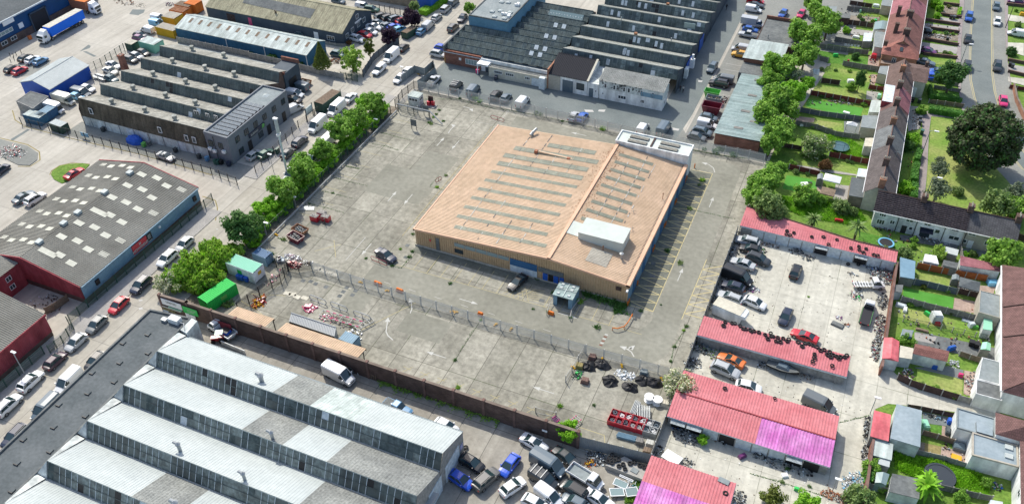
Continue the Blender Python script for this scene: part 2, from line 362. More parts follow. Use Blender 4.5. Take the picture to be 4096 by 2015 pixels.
bricks('_af',(.16,.095,.078),(.195,.12,.1),(.2,.16,.13))
tiles('_bz',(.12,.08,.07),(.16,.11,.095),0)
tiles('_ce',(.1,.085,.083),(.14,.12,.115),0)
tiles('_bi',(.175,.08,.068),(.22,.105,.09),0)
tiles('tile_redx',(.27,.11,.09),(.32,.14,.11),1)
tiles('_au',(.28,.11,.125),(.33,.14,.155),0)
tiles('_bn',(.075,.06,.062),(.10,.08,.08),1,.5,line=.5)
tiles('tile_slate',(.09,.088,.092),(.115,.112,.115),1,.4)
tiles('_bb',(.135,.075,.068),(.17,.095,.088),0)
tiles('_bv',(.14,.15,.155),(.18,.19,.19),0)
lf('_ak',(.16,.33,.04),(.29,.49,.075));lf('_aw',(.20,.46,.02),(.30,.58,.04));lf('_am',(.07,.17,.04),(.12,.24,.06))
lf('leaf_deep',(.05,.072,.03),(.1,.12,.055));lf('leaf_purple',(.035,.018,.035),(.06,.03,.055));lf('_bs',(.2,.35,.045),(.36,.52,.09))
lf('_z',(.16,.26,.07),(.26,.36,.12));lf('leaf_grey',(.15,.2,.12),(.24,.29,.18));lf('_at',(.10,.15,.02),(.17,.20,.04));lf('leaf_rust',(.14,.08,.03),(.22,.12,.05))
lf('_ab',(.18,.42,.025),(.29,.56,.045));lf('_bx',(.07,.21,.03),(.12,.31,.05));lf('blossom',(.55,.55,.35),(.75,.74,.55))
su('bark',(.10,.075,.055),(.16,.125,.09),2,.95)
pn('_ba',(.022,.045,.048),.05,0,1.);pn('glass',(.035,.05,.058),.12,0,.7);pn('_v',(.22,.30,.30),.25)
pn('black',(.012,.012,.013),.55);pn('tyre',(.016,.016,.017),.85);pn('rim',(.35,.36,.37),.35,.7);pn('_r',(.06,.065,.065),.5,.5)
pn('steel',(.38,.39,.39),.45,.6);pn('galv',(.36,.38,.385),.55,.4);pn('pvc',(.78,.79,.78),.4);pn('_bk',(.75,.76,.74),.15);pn('_bu',(.45,.015,.015),.25)
pn('_h',(.025,.075,.055),.5);pn('_d',(.025,.03,.032),.6);su('wood',(.16,.12,.085),(.24,.18,.13),2,.85,fine=6,fine_amt=.2)
su('_k',(.06,.04,.035),(.10,.065,.055),2,.85,fine=6,fine_amt=.2);su('_av',(.13,.035,.03),(.18,.055,.045),2,.8);su('wood_orange',(.33,.10,.03),(.40,.13,.045),2,.8)
su('_i',(.17,.165,.155),(.24,.23,.21),2,.9,fine=5,fine_amt=.2);su('_bj',(.10,.12,.14),(.14,.16,.18),2,.8);su('_ai',(.33,.32,.29),(.4,.39,.36),2,.9)
su('rust',(.22,.10,.05),(.32,.16,.09),1.5,.9,fine=4,fine_amt=.25);su('rubble',(.20,.19,.175),(.36,.34,.31),3,.95,fine=6,fine_amt=.3)
pn('_o',(.02,.10,.48),.6,spec=.3);pn('terracotta',(.33,.13,.07),.8);pn('orange',(.62,.17,.03),.7,spec=.2);pn('yellow',(.62,.36,.03),.7,spec=.2)
for _n,_c in dict(c_white=(.74,.75,.75),c_silver=(.42,.44,.45),c_grey=(.13,.145,.15),c_dark=(.035,.042,.047),c_black=(.014,.015,.017),c_navy=(.016,.026,.055),c_blue=(.015,.10,.42),c_royal=(.008,.075,.52),c_lightblue=(.10,.26,.44),c_red=(.50,.012,.03),c_pink=(.62,.03,.16),c_purple=(.13,.018,.12),c_orange=(.62,.16,.03),c_yellow=(.62,.33,.02),c_green=(.03,.11,.08),c_slate=(.10,.14,.17),c_teal=(.05,.12,.14),c_maroon=(.16,.015,.03),c_skyblue=(.16,.42,.62),c_lime=(.12,.42,.08),c_greenbox=(.03,.50,.09),c_mint=(.28,.60,.42),c_cream=(.66,.66,.56),c_bronze=(.11,.11,.105),c_plum=(.045,.018,.04)).items():
 pn(_n,_c,.35,.0,.5,coat=.4)
 # ground and roads
R=random.Random(3)
def rect(x0,x1,y0,y1):return[(x0,y0),(x1,y0),(x1,y1),(x0,y1)]
st_('ground',MB().sheet(rect(-700,500,-300,900),0),'_bw')
st_('street_road',MB().sheet([(-105.2,0),(-97.4,0),(-97.4,150),(-97,176),(-98.5,200),(-99,300),(-107,300),(-106.2,200),(-105.,176),(-105.3,150)],.004),'_ax')
mb=MB();mb.prism(rect(-109.3,-105.2,20,99),0,.10);mb.prism(rect(-108.4,-105.4,110.5,147),0,.10);mb.prism(rect(-97.4,-95.2,20,150),0,.10)
st_('pavement',mb,'_m')
mb=MB();mb.sheet(rect(-95.2,-92,74,146),.012);st_('hedge_bed',mb,'dirt')
st_('yard_slab',MB().sheet([(-92,73.4),(-12.6,73.4),(-11.3,154.8),(-92,154.8)],.008),'_cg')
def arc(cx,cy,r,a0,a1,n=10):return[(cx+r*math.cos(math.radians(a0+(a1-a0)*i/n)),cy+r*math.sin(math.radians(a0+(a1-a0)*i/n)))for i in range(n+1)]
lane=[(-70,92)]+arc(-21.5,97.6,5.8,-80,0,10)+arc(-19,149,3.4,0,90,6)+[(-66,152.6),(-66,147.6),(-23,147.6)]+arc(-22.6,145.6,2,90,0,5)+[(-20.5,106)]+arc(-24.5,102.6,4.2,20,-80,8)+[(-70,98.3)]
st_('lane',MB().sheet(lane,.012),'_bq')
mb=MB();mb.sheet(rect(-65.5,-45.5,102.6,104.6),.016);mb.sheet(rect(-45.2,-25.6,102.9,104.6),.016);mb.sheet(rect(-25.2,-20.7,104.7,147.2),.016)
st_('bay_tarmac',mb,'bay_dark')
st_('back_road',MB().sheet([(-92.5,155.3),(-11.5,155.3),(-11.5,161),(-23,161),(-23,260),(-29.5,260),(-29.5,168),(-29.6,160),(-36,169.5),(-92.5,169.5)],.006),'_ad')
st_('back_lane_road',MB().sheet([(-92,156.2),(-31,156.2),(-30.2,168),(-30.2,260),(-37,260),(-37,169.5),(-92,169.5)],.010),'asphalt')
st_('car_park_ground',MB().sheet(rect(-23,-2,204,260),.008),'_ad')
st_('white_yard_slab',MB().sheet([(-12.2,50),(15.4,50),(15.4,130.2),(-10.5,133),(-12.2,100)],.012),'white_yard')
st_('service_lane',MB().sheet(GP('b4',QL('700 560 900 170 1060 330 1220 440 1500 510 1810 590 1810 690 1480 600 1200 560 1000 540 880 590')),.017),'white_yard')
st_('alley_ground',MB().sheet([(-97.3,66),(-12.6,55),(-12.6,73.3),(-96,73.3)],.006),'_be')
st_('south_yard_ground',MB().sheet(rect(-37.4,-12.2,30,66),.009),'_be')
st_('garden_ground',MB().sheet(QL('-12 131 62 131 62 260 -1 260 -5 205 -11 160'),.004),'grass')
st_('south_garden_ground',MB().sheet([(15.6,40),(70,40),(70,131),(15.6,131)],.005),'grass')
rd=GP('r1',QL('560 -700 548 0 532 250 526 480 532 600 560 730 600 850 700 1010 800 1120 924 1267 1100 1400 1250 1300 924 1140 830 1000 750 850 700 680 684 560 680 250 683 0 700 -700'))
side_l=GP('r1',QL('490 -700 480 0 455 340 450 500 455 700 490 860 560 1000 700 1267 900 1600'))
side_r=GP('r1',QL('1500 1600 1000 1000 910 880 850 750 810 560 790 380 780 0 790 -700'))
st_('road_margin',MB().sheet(side_l+side_r,.010),'_ad')
st_('road',MB().sheet(rd,.016),'asphalt')
mb=MB()
pl=GP('r1',QL('455 -700 445 0 430 330 415 480 440 700 470 860 500 900'))
mb.prism(pl+side_l[:6][::-1],0,.12)
pr=GP('r1',QL('830 -700 805 0 800 450 830 640 900 830 1000 950 1500 1500'))
mb.prism(pr[:6]+side_r[1:],0,.12)
st_('pavement',mb,'pavement')
st_('footpath',MB().sheet(GP('r1',QL('160 840 205 826 505 866 510 892 232 868 215 1000 205 1245'))+GP('m4',QL('1275 150 1262 270 1215 265 1232 0'))+GP('r1',[(150,1260),(170,1000)]),.02),'pavement')
st_('park_lawn',MB().sheet(GP('r1',QL('235 875 465 905 530 880 560 1000 700 1240'))+GP('r2',QL('760 90 830 170 930 230 960 420 560 370 190 290 205 60')),.014),'_s')
def line(pts,w,z,name,mat,dash=None):
 mb=MB()
 for a,b in zip(pts,pts[1:]):
  a=Ve(a);b=Ve(b);d=(b-a);n=Ve((-d.y,d.x)).normalized()*w/2
  segs=[(0,1)]
  if dash:k=max(1,int(d.length/dash));segs=[(i/k,(i+.5)/k)for i in range(k)]
  for s,e in segs:
   p=a+d*s;q=a+d*e;mb.quad((*(p-n),z),(*(q-n),z),(*(q+n),z),(*(p+n),z))
 return mb
mb=line(rd[1:10],.14,.022,'','');o=line(rd[12:19],.14,.022,'','')
mb.add(o.v,o.f);m2=line([(x-.35,y)for x,y in rd[1:10]],.10,.022,'','');mb.add(m2.v,m2.f)
m2=line([(x+.35,y)for x,y in rd[12:19]],.10,.022,'','');mb.add(m2.v,m2.f)
st_('road_marking',mb,'_an')
mb=MB();ov=GP('t1',QL('0 1010 90 1035 200 1060 275 1110 270 1160 215 1200 130 1195 0 1130'))
mb.prism(ov,0,.12);st_('traffic_island',mb,'_ad')
mb=MB();mb.prism(GP('t1',QL('370 1267 380 1240 430 1205 500 1190 600 1185 650 1195 560 1290 450 1330 390 1300')),0,.12);st_('traffic_island',mb,'grass')
mb=line(GP('t1',QL('0 1000 200 1048 285 1100 290 1160 220 1205 130 1205')),.25,.012,'','')
for q in(QL('165 905 110 870 90 800'),QL('160 912 500 1000 1000 1115 1540 1270'),QL('360 1267 375 1235 430 1200 520 1180 650 1188')):
 o=line(GP('t1',q),.22,.012,'','');mb.add(o.v,o.f)
o=line(GP('m1',QL('1465 245 1560 275 1575 330 1560 420')),.2,.014,'','');mb.add(o.v,o.f)
st_('kerb_line',mb,'_al')
st_('car_bay_ground',MB().sheet(GP('t1',QL('180 480 370 435 330 520 150 560')),.01),'_ad')
st_('works_yard_ground',MB().sheet(rect(-155,-108.6,108.6,114),.008),'_ad')
st_('court_ground',MB().sheet([(-122,136),(-108.8,136),(-108.8,150),(-122,150)],.008),'_ax')
st_('tarmac_patch',MB().sheet(GP('t1',QL('575 375 640 325 658 335 650 350')),.006).sheet(GP('t1',QL('600 375 625 372 700 408 680 414')),.006).sheet(GP('t1',QL('935 105 960 70 1050 72 1040 95 1000 112')),.006).sheet(GP('t1',QL('75 1010 200 935 215 942 90 1022')),.006),'asphalt')
# painted markings in the yard
def arrow(mb,x,y,ang,L=3.5,z=.02,w=.13,hw=.36,hl=1.15):
 ca,sa=math.cos(ang),math.sin(ang)
 def p(a,b):return(x+a*ca-b*sa,y+a*sa+b*ca,z)
 mb.add([p(-L/2,-w/2),p(L/2-hl,-w/2),p(L/2-hl,w/2),p(-L/2,w/2)],F4)
 mb.add([p(L/2-hl,-hw),p(L/2,0),p(L/2-hl,hw)],[(0,1,2)])
mb=MB();H=math.pi/2
for x,y,a in[(-77.1,116,H),(-73.7,116.4,-H),(-77.1,137,H),(-73.6,137.2,-H),(-73.5,100.1,-H),(-50.3,94.8,0),(-49.8,81.7,math.pi),(-31.3,81.5,math.pi),(-33.6,98.1,0),(-18.8,137.9,H),(-18.9,115.2,H),(-50.8,151,math.pi)]:arrow(mb,x,y,a)
def curved(mb,pts,w=.17,z=.02,hw=.45):
 o=line(pts[:-1]+[tuple(Ve(pts[-1])-(Ve(pts[-1])-Ve(pts[-2])).normalized()*1.05)],w,z,'','');mb.add(o.v,o.f)
 b=Ve(pts[-1]);d=(b-Ve(pts[-2])).normalized();a=b-d*1.1;n=Ve((-d.y,d.x))*hw
 mb.add([(*(a-n),z),(*b,z),(*(a+n),z)],[(0,1,2)])
curved(mb,GP('m2',QL('1160 1090 1172 1060 1168 1015 1155 980')));curved(mb,GP('b2',QL('1035 80 1000 50 985 20 1000 -85')))
curved(mb,GP('t2',QL('1545 775 1575 780 1600 790 1612 808')));curved(mb,GP('t2',QL('1435 965 1455 935 1480 915 1455 900')))
curved(mb,GP('b3',QL('970 200 950 165 910 140 865 125')));curved(mb,GP('b3',QL('925 145 955 135 978 118')))
curved(mb,GP('m3',QL('1555 72 1545 40 1510 15 1460 0')))
st_('road_arrow',mb,'_p')
mb=MB()
def ln(*a,**k):
 o=line(*a,k.get('w',.10),k.get('z',.022),'','');mb.add(o.v,o.f)
ln([(-66.5,98.4),(-20.9,98.6)],w=.08)
for i,x in enumerate([-63,-60.3,-57.6,-54.9,-52.2,-49.5,-46.8,-44.3,-38,-35.2,-32.4,-29.5,-26.5]):
 ln([(x,98.4),(x+.05,103.6)],w=.08)
for i in range(4):ln([(-45.8+i*.9,98.7),(-43.6+i*.9,101.8)],w=.08);ln([(-43.6+i*.9,98.7),(-45.4+i*.9,101.8)],w=.07)
for i in range(6):ln([(-41.5,99.+i*.55),(-39.2,99.4+i*.55)],w=.08)
ln([(-69.3,106),(-69.3,146.5)],w=.08)
for i in range(14):ln([(-69.3,108.5+i*2.75),(-65.7,108.5+i*2.75)],w=.08)
for i in range(9):ln([(-91.2,104.5+i*4.6),(-86.2,104.5+i*4.6)],w=.07)
for a,b in[((-58.5,91.),(-64.5,80.5)),((-82,96),(-78.5,99.5)),((-80.4,100),(-77.5,96)),((-86,82),(-80,84)),((-86.5,80),(-81,78.6)),((-24,77),(-20,77)),((-20,77),(-19,74.6))]:ln([a,b],w=.09)
for i in range(9):ln([(-53+i*3,76.5),(-52+i*3,77.9)],w=.07);ln([(-53.4+i*3,77.5),(-52+i*3,77.3)],w=.07)
st_('bay_marking',mb,'_an')
mb=MB()
ln([(-75.4,96),(-75.4,103)],w=.1);ln([(-74.9,147.3),(-69.5,147.3)],w=.05)
for i in range(9):ln([(-68.6+i*.0,145.6+i*1.),(-68.6,146.1+i*1.)],w=.1)
for i in range(7):ln([(-66.2+i*5.,93.6),(-64.8+i*5.,93.5)],w=.06)
for i in range(8):ln([(-11+3.3*i,104.5),(-11+3.3*i,104.6)],w=.02)
for i in range(5):ln([(-18.5+i*2.6,216),(-18.5+i*2.6,221.5)],w=.1)
for i in range(12):ln([(-28.6,161+i*3.),(-23.6,161+i*3.)],w=.1)
for u,v in[(1140,540),(1190,610),(1225,700)]:pass
for q in(QL('640 800 610 790 680 795'),):
 pass
st_('bay_marking',mb,'_ao')
mb=MB()
ln([(-20.8,147.4),(-20.7,104.4),(-25.,104.4)]);ln([(-25,147.2),(-20.8,147.4)])
y=105.4
while y<146:
 ln([(-25.,y),(-20.75,y+1.25)],w=.12);ln([(-25.,y),(-20.75,y-.9)],w=.12);y+=2.15
ln([(-15.8,104.5),(-15.6,121)]);
for i in range(6):ln([(-15.7,106+i*2.4),(-12.4,106+i*2.4)],w=.13);ln([(-15.7,106+i*2.4),(-12.4,108.4+i*2.4)],w=.13)
st_('bay_marking',mb,'_ci')
mb=MB()
for t,q in(('m1',QL('1565 480 1580 480 1580 486 1565 486')),('m1',QL('1003 995 1030 990 1035 1000 1008 1005')),('m1',QL('1003 1053 1030 1046 1035 1060 1008 1065')),('t3',QL('610 795 670 797 680 812 620 812')),('t3',QL('715 795 765 795 755 812 710 808')),('t3',QL('1250 925 1300 935 1290 948 1240 940')),('t3',QL('1435 582 1468 585 1462 597 1435 595'))):
 mb.sheet(GP(t,q),.02)
st_('road_marking',mb,'_ao')
mb=MB()
for q in[(385,855),(440,860),(475,878),(550,900),(765,928),(650,965),(700,905),(742,958),(675,935),(1140,600),(1128,685)]:
 x,y=G('m2',*q);mb.ob((x,y),.75,.75,.009,.018,0)
for q in[(1110,733),(1103,822),(302,998)]:
 x,y=G('m3',*q);mb.ob((x,y),.9,.7,.009,.024,0)
st_('inspection_cover',mb,'_a')
mb=MB()
mb.sheet([(-83.4,115.5),(-71,115.5),(-71,125.4),(-83.4,125.4)],.0115);mb.sheet([(-78,118),(-70.6,118),(-70.6,133),(-78,133)],.0135);mb.sheet([(-58.5,84),(-50.5,84),(-50.5,89),(-58.5,89)],.0125)
mb.sheet([(-70.5,84),(-66,84),(-66,90),(-70.5,90)],.0105)
st_('resurfaced_patch',mb,'_bq')
# building helpers
def walls(t,x0,x1,y0,y1,z1,mat,name='wall',z0=0):
 mb=MB().box(x0,x1,y0,y1,z0,z1);return mb.bd(name,mat,t)
def win(t,side,a0,a1,z0,z1,plane,frame='pvc',glass='glass',name='window',bars=1,out=.05):
 fr=MB();gl=MB();f=.09
 def bx(mb,u0,u1,w0,w1,d0,d1):
  if side=='s':mb.box(u0,u1,plane-d1,plane-d0,w0,w1)
  if side=='n':mb.box(u0,u1,plane+d0,plane+d1,w0,w1)
  if side=='e':mb.box(plane+d0,plane+d1,u0,u1,w0,w1)
  if side=='w':mb.box(plane-d1,plane-d0,u0,u1,w0,w1)
 bx(gl,a0+f/2,a1-f/2,z0+f/2,z1-f/2,.003,out*.5)
 bx(fr,a0,a1,z0,z0+f,.004,out);bx(fr,a0,a1,z1-f,z1,.004,out);bx(fr,a0,a0+f,z0+f,z1-f,.004,out);bx(fr,a1-f,a1,z0+f,z1-f,.004,out)
 for i in range(bars):
  c=a0+(a1-a0)*(i+1)/(bars+1);bx(fr,c-f*.4,c+f*.4,z0+f,z1-f,.004,out*.9)
 w=fr.bd(name,frame,t);g=gl.bd('pane',glass,None)
 L=t['_o'];g.data.transform(Matrix.Translation((-L[0],-L[1],-L[2])));g.parent=w
 return w
def doorp(t,side,a0,a1,z1,plane,mat='c_navy',name='door',z0=.02,out=.05,ribs=0):
 mb=MB()
 def bx(u0,u1,w0,w1,d0,d1):
  if side=='s':mb.box(u0,u1,plane-d1,plane-d0,w0,w1)
  if side=='n':mb.box(u0,u1,plane+d0,plane+d1,w0,w1)
  if side=='e':mb.box(plane+d0,plane+d1,u0,u1,w0,w1)
  if side=='w':mb.box(plane-d1,plane-d0,u0,u1,w0,w1)
 bx(a0,a1,z0,z1,.003,out)
 for i in range(ribs):
  c=a0+(a1-a0)*(i+.5)/ribs;bx(c-.04,c+.04,z0+.05,z1-.05,out,out+.03)
 return mb.bd(name,mat,t)
def cowl(t,x,y,z,r=.42,h=1.15,mat='_bo',name='roof_vent'):
 mb=MB();mb.lathe([(0,h),(r*1.15,h-.05),(r*1.15,h-.22),(r*.8,h-.3),(r*.8,0)],(x,y,z),12)
 mb.lathe([(r*1.22,h-.55),(r*1.22,h-.7),(r*.8,h-.75)],(x,y,z),12);mb.box(x-r*1.15,x+r*1.15,y-r*1.15,y+r*1.15,z-.35,z+.06)
 return mb.bd(name,mat,t)
def chimney(t,x,y,z0,z1,w=.75,l=1.1,pots=4,mat='_l',axis=1,potmat='_e'):
 mb=MB();a,b=(w/2,l/2)if axis else(l/2,w/2)
 mb.box(x-a,x+a,y-b,y+b,z0,z1-.22);mb.box(x-a-.06,x+a+.06,y-b-.06,y+b+.06,z1-.22,z1)
 c=mb.bd('chimney',mat,t)
 pm=MB()
 for i in range(pots):
  o=(i-(pots-1)/2)*l*.8/max(1,pots-1)if pots>1 else 0
  px,py=(x,y+o)if axis else(x+o,y);pm.lathe([(.11,0),(.09,.38),(.06,.38)],(px,py,z1),8)
 p=pm.bd('chimney_pot',potmat,None);L=t['_o'];p.data.transform(Matrix.Translation((-L[0],-L[1],-L[2])));p.parent=c
 return c
def gable(t,x0,x1,y0,y1,ze,zr,roof,wall,ridge='x',at=None,over=.15,th=.12,corr=None,amp=.05):
 mb=MB().box(x0,x1,y0,y1,0,ze-.01)
 if ridge=='x':
  c=(y0+y1)/2 if at is None else at
  for x,d in((x0,-1),(x1,1)):
   vs=[(x,y0,ze-.011),(x,y1,ze-.011),(x,c,zr-.05)];mb.add(vs,[(0,1,2)if d>0 else(0,2,1)])
  k0=(zr-ze)/(c-y0);k1=(zr-ze)/(y1-c)
  A=[(x0-over,y0-over,ze-over*k0),(x1+over,y0-over,ze-over*k0),(x1+over,c,zr),(x0-over,c,zr)]
  B=[(x1+over,y1+over,ze-over*k1),(x0-over,y1+over,ze-over*k1),(x0-over,c,zr),(x1+over,c,zr)]
 else:
  c=(x0+x1)/2 if at is None else at
  for y,d in((y0,-1),(y1,1)):
   vs=[(x0,y,ze-.011),(x1,y,ze-.011),(c,y,zr-.05)];mb.add(vs,[(0,1,2)if d<0 else(0,2,1)])
  k0=(zr-ze)/(c-x0);k1=(zr-ze)/(x1-c)
  A=[(x1+over,y0-over,ze-over*k1),(x1+over,y1+over,ze-over*k1),(c,y1+over,zr),(c,y0-over,zr)]
  B=[(x0-over,y1+over,ze-over*k0),(x0-over,y0-over,ze-over*k0),(c,y0-over,zr),(c,y1+over,zr)]
 w=mb.bd('wall',wall,t)
 rb=MB()
 for Q in(A,B):
  lo=[(a,b,z-th)for a,b,z in Q]
  rb.add(Q+lo,[(4,7,6,5),(0,4,5,1),(1,5,6,2),(2,6,7,3),(3,7,4,0)])
  if corr:rb.corr(*[(a,b,z+.005)for a,b,z in Q],corr,amp)
  else:rb.add(Q,F4)
 rp=rb.bd('roof',roof,t)
 rc=MB()
 if ridge=='x':rc.tube((x0-over,c,zr+.03),(x1+over,c,zr+.03),.1,n=6)
 else:rc.tube((c,y0-over,zr+.03),(c,y1+over,zr+.03),.1,n=6)
 rr=rc.bd('ridge_cap',roof,None);L=t['_o'];rr.data.transform(Matrix.Translation((-L[0],-L[1],-L[2])));rr.parent=rp
 return w,rp
def flat(t,poly,h,wall,roof,par=.25,pw=.2,z0=0,cap=None,name='wall'):
 mb=MB().prism(poly,z0,h-.02);w=mb.bd(name,wall,t)
 n=len(poly);cx=sum(p[0]for p in poly)/n;cy=sum(p[1]for p in poly)/n
 rb=MB().sheet([(cx+(x-cx)*.995,cy+(y-cy)*.995)for x,y in poly],h);r=rb.bd('roof',roof,t)
 if par:
  pb=MB()
  a=sum(poly[i][0]*poly[(i+1)%n][1]-poly[(i+1)%n][0]*poly[i][1]for i in range(n))
  P=poly if a>0 else poly[::-1]
  for i in range(n):
   p=Ve(P[i]);q=Ve(P[(i+1)%n]);d=(q-p).normalized();nn=Ve((-d.y,d.x))*pw;e=d*(pw if i%2 else 0)
   A,B=p+d*(pw if i%2 else 0),q-d*(pw if i%2 else 0)
   o=-nn*.15
   pb.add([(*(A+o),h-.1),(*(B+o),h-.1),(*(B+nn),h-.1),(*(A+nn),h-.1),(*(A+o),h+par),(*(B+o),h+par),(*(B+nn),h+par),(*(A+nn),h+par)],B5)
  pb.bd('parapet',cap or wall,t)
 return w,r
def glazing(t,x0,x1,y,z0,z1,dy,step,mats,barmat='_br',rail=.5,seed=1,name='glazing',blanks=.0,bw=.05):
 R=random.Random(seed);n=max(1,int((x1-x0)/step));s=(x1-x0)/n;mb=MB()
 nz=Ve((0,-(z1-z0),-dy)).normalized()*-1
 nz=Ve((0,-(z1-z0),dy)).normalized()
 def P(x,f,o=0):
  b=Ve((x,y-dy+dy*f,z0+(z1-z0)*f))+nz*o;return tuple(b)
 run=0;cur=0
 for i in range(n):
  if run<=0:cur=R.choice([0,0,0,1,1,2]);run=R.randint(1,7)
  run-=1
  for f0,f1 in((0,rail),(rail,1)):
   m=cur if R.random()>.15 else R.choice([0,1,2,1,0,2,4,5])
   mb.quad(P(x0+i*s,f0),P(x0+(i+1)*s,f0),P(x0+(i+1)*s,f1),P(x0+i*s,f1),m)
  if R.random()>.18:
   a=x0+i*s;mb.quad(P(a-bw/2,.02,.04),P(a+bw/2,.02,.04),P(a+bw/2,.98,.04),P(a-bw/2,.98,.04),3)
 mb.add([P(x0,rail-.02,.05),P(x1,rail-.02,.05),P(x1,rail+.02,.05),P(x0,rail+.02,.05)],F4,1)
 mb.add([P(x0,.96,.06),P(x1,.96,.06),P(x1,1.,.1),P(x0,1.,.1)],F4,3)
 return mb.bd(name,list(mats)+[barmat,'garage_door','black'],t)
 # the peach warehouse
wx0,wx1,wy0,wy1,wr=-65.6,-25.3,104.7,142.4,-39.6
wh=th('warehouse','peach roofed warehouse with ribbed beige walls in the middle of the empty yard','warehouse',((wx0+wx1)/2,(wy0+wy1)/2))
mb=MB()
def wtop(x):return 3.75+(5.35-3.75)*(x-wx0)/(wr-wx0)if x<wr else 5.35-(5.35-4.)*(x-wr)/(wx1-wr)
segs=[wx0,-61.45,-60.75,-57.9,-46.9,-41.6,-36.7,wx1]
def wallseg(xa,xb,za,zb,zc):
 mb.corr((xa,wy0,za),(xb,wy0,za),(xb,wy0,zb),(xa,wy0,zc),.33,.05)
inner=MB().prism([(wx0+.1,wy0+.08),(wx1-.1,wy0+.08),(wx1-.1,wy1),(wx0+.1,wy1)],0,3.6)
for a,b in((wx0,wr),(wr,wx1)):
 mb.corr((a,wy0,0),(b,wy0,0),(b,wy0,wtop(b)-.05),(a,wy0,wtop(a)-.05),.45,.1)
 mb.corr((b,wy1,0),(a,wy1,0),(a,wy1,wtop(a)-.05),(b,wy1,wtop(b)-.05),.33,.05)
mb.corr((wx0,wy1,0),(wx0,wy0,0),(wx0,wy0,wtop(wx0)-.05),(wx0,wy1,wtop(wx0)-.05),.33,.05)
mb.corr((wx1,wy0,0),(wx1,wy1,0),(wx1,wy1,wtop(wx1)-.05),(wx1,wy0,wtop(wx1)-.05),.33,.05,1)
mb.bd('wall',['_ca','_j'],wh)
rb=MB()
rb.corr((wx0-.15,wy1,3.75),(wx0-.15,wy0-.1,3.75),(wr,wy0-.1,5.35),(wr,wy1,5.35),.38,.055)
rb.corr((wx1-.5,wy0-.1,4.04),(wx1-.5,wy1,4.04),(wr,wy1,5.35),(wr,wy0-.1,5.35),.38,.055)
rf=rb.bd('roof','_bh',wh)
tr=MB();tr.box(wr-.28,wr+.28,wy0-.2,wy1,5.3,5.62);tr.bd('ridge_beam','_cb',wh)
tr=MB();tr.box(wx1-.42,wx1+.25,wy0-.2,wy1,3.6,4.28);tr.box(wx0-.32,wx0-.1,wy0-.2,wy1,3.45,3.86)
for a,b in((wx0-.3,wr),(wr,wx1+.25)):
 tr.add([(a,wy0-.2,wtop(max(a,wx0))-.28),(b,wy0-.2,wtop(min(b,wx1))-.28),(b,wy0-.2,wtop(min(b,wx1))+.12),(a,wy0-.2,wtop(max(a,wx0))+.12),(a,wy0-.02,wtop(max(a,wx0))+.12),(b,wy0-.02,wtop(min(b,wx1))+.12)],[(0,1,2,3),(3,2,5,4)])
tr.bd('gutter','_cb',wh)
g2=MB().box(wx1-.9,wx1-.43,wy0+.4,wy1,3.93,4.07);g2.bd('box_gutter','black',wh)
def roofz(x):return wtop(x)+.075
RL=[]
def rl(t,u0,v0,u1,v1,w=1.):
 a=G(t,u0,v0,4.8);b=G(t,u1,v1,4.8);RL.append((a,b,w))
rows=[(-62+0,-41.2)]
for i in range(11):
 y=107.6+i*3.05
 xs=-61.2+(.0 if i>0 else 1.)+max(0,i-8)*1.
 for j in range(7):
  xa=xs+1.2+j*2.55;xb=xa+2.47
  if xb<-40.4 and not(i>9 and j<2):RL.append(((xa,y),(xb,y),1. if i<7 else 1.45))
for i in range(10):
 y=114.6+i*2.75
 if y>141:break
 for j in range(3):
  xa=-38.3+j*2.35
  if i==0 and j>0:continue
  RL.append(((xa,y),(xa+2.29,y),.95))
k=0
for a,b,w in RL:
 xa,xb=a[0],b[0];y=a[1];m=MB()
 m.corr((xa,y-w/2,roofz(xa)),(xb,y-w/2,roofz(xb)),(xb,y+w/2,roofz(xb)),(xa,y+w/2,roofz(xa)),9,0)
 m.v=m.v[:0];m.f=[];m.m=[]
 n=3
 m.add([(xa,y-w/2,roofz(xa)),(xb,y-w/2,roofz(xb)),(xb,y+w/2,roofz(xb)),(xa,y+w/2,roofz(xa))],F4)
 for q in range(n):yy=y-w/2+w*(q+.5)/n;m.add([(xa,yy-.04,roofz(xa)+.03),(xb,yy-.04,roofz(xb)+.03),(xb,yy+.04,roofz(xb)+.03),(xa,yy+.04,roofz(xa)+.03)],F4)
 m.bd('rooflight','_by',wh);k+=1
jm=MB();RR=random.Random(5)
for x,y0,y1,br in[(-57.6,107,142,.8),(-53.4,105.5,117,.6),(-53.4,129,141,.8),(-49.8,105.5,112.5,.5),(-49.8,128,139,.5),(-45.9,106,113,.5),(-45.9,128,139,.5),(-35.9,119,137,1),(-33.,116.5,140.6,1),(-30.9,118,139.5,.4)]:
 y=y0
 while y<y1:
  l=RR.uniform(.4,1.3)
  if RR.random()<br:jm.ob((x+RR.uniform(-.03,.03),y+l/2),RR.uniform(.07,.16),l,roofz(x)-.02,roofz(x)+.03,0,RR.choice([0,1]))
  y+=l+RR.uniform(0,.4)
jm.bd('roof_seal_patch',['_p','_a'],wh)['kind']='stuff'
mo=MB()
for i in range(420):
 x=wr+RR.gauss(.9,.8)*(1 if RR.random()<.75 else-1);y=117+RR.random()**.7*24;
 if abs(x-wr)<.3:continue
 s=RR.uniform(.05,.16);mo.ob((x,y),s,s*RR.uniform(.6,1.3),roofz(x),roofz(x)+.03,RR.random()*3)
mo.bd('moss','rust',wh)['kind']='stuff'
m=MB();m.corr((-30.1,107.1,roofz(-30.1)+.01),(-30.1,110.8,roofz(-30.1)+.01),(-33.9,110.8,roofz(-33.9)+.01),(-33.9,107.1,roofz(-33.9)+.01),.38,.05);m.bd('replacement_sheet','_n',wh)
m=MB();z=4.75;m.box(-53.6,-40.8,134.6,135.,4.3,5.);m.bd('roof_duct','_bh',wh)
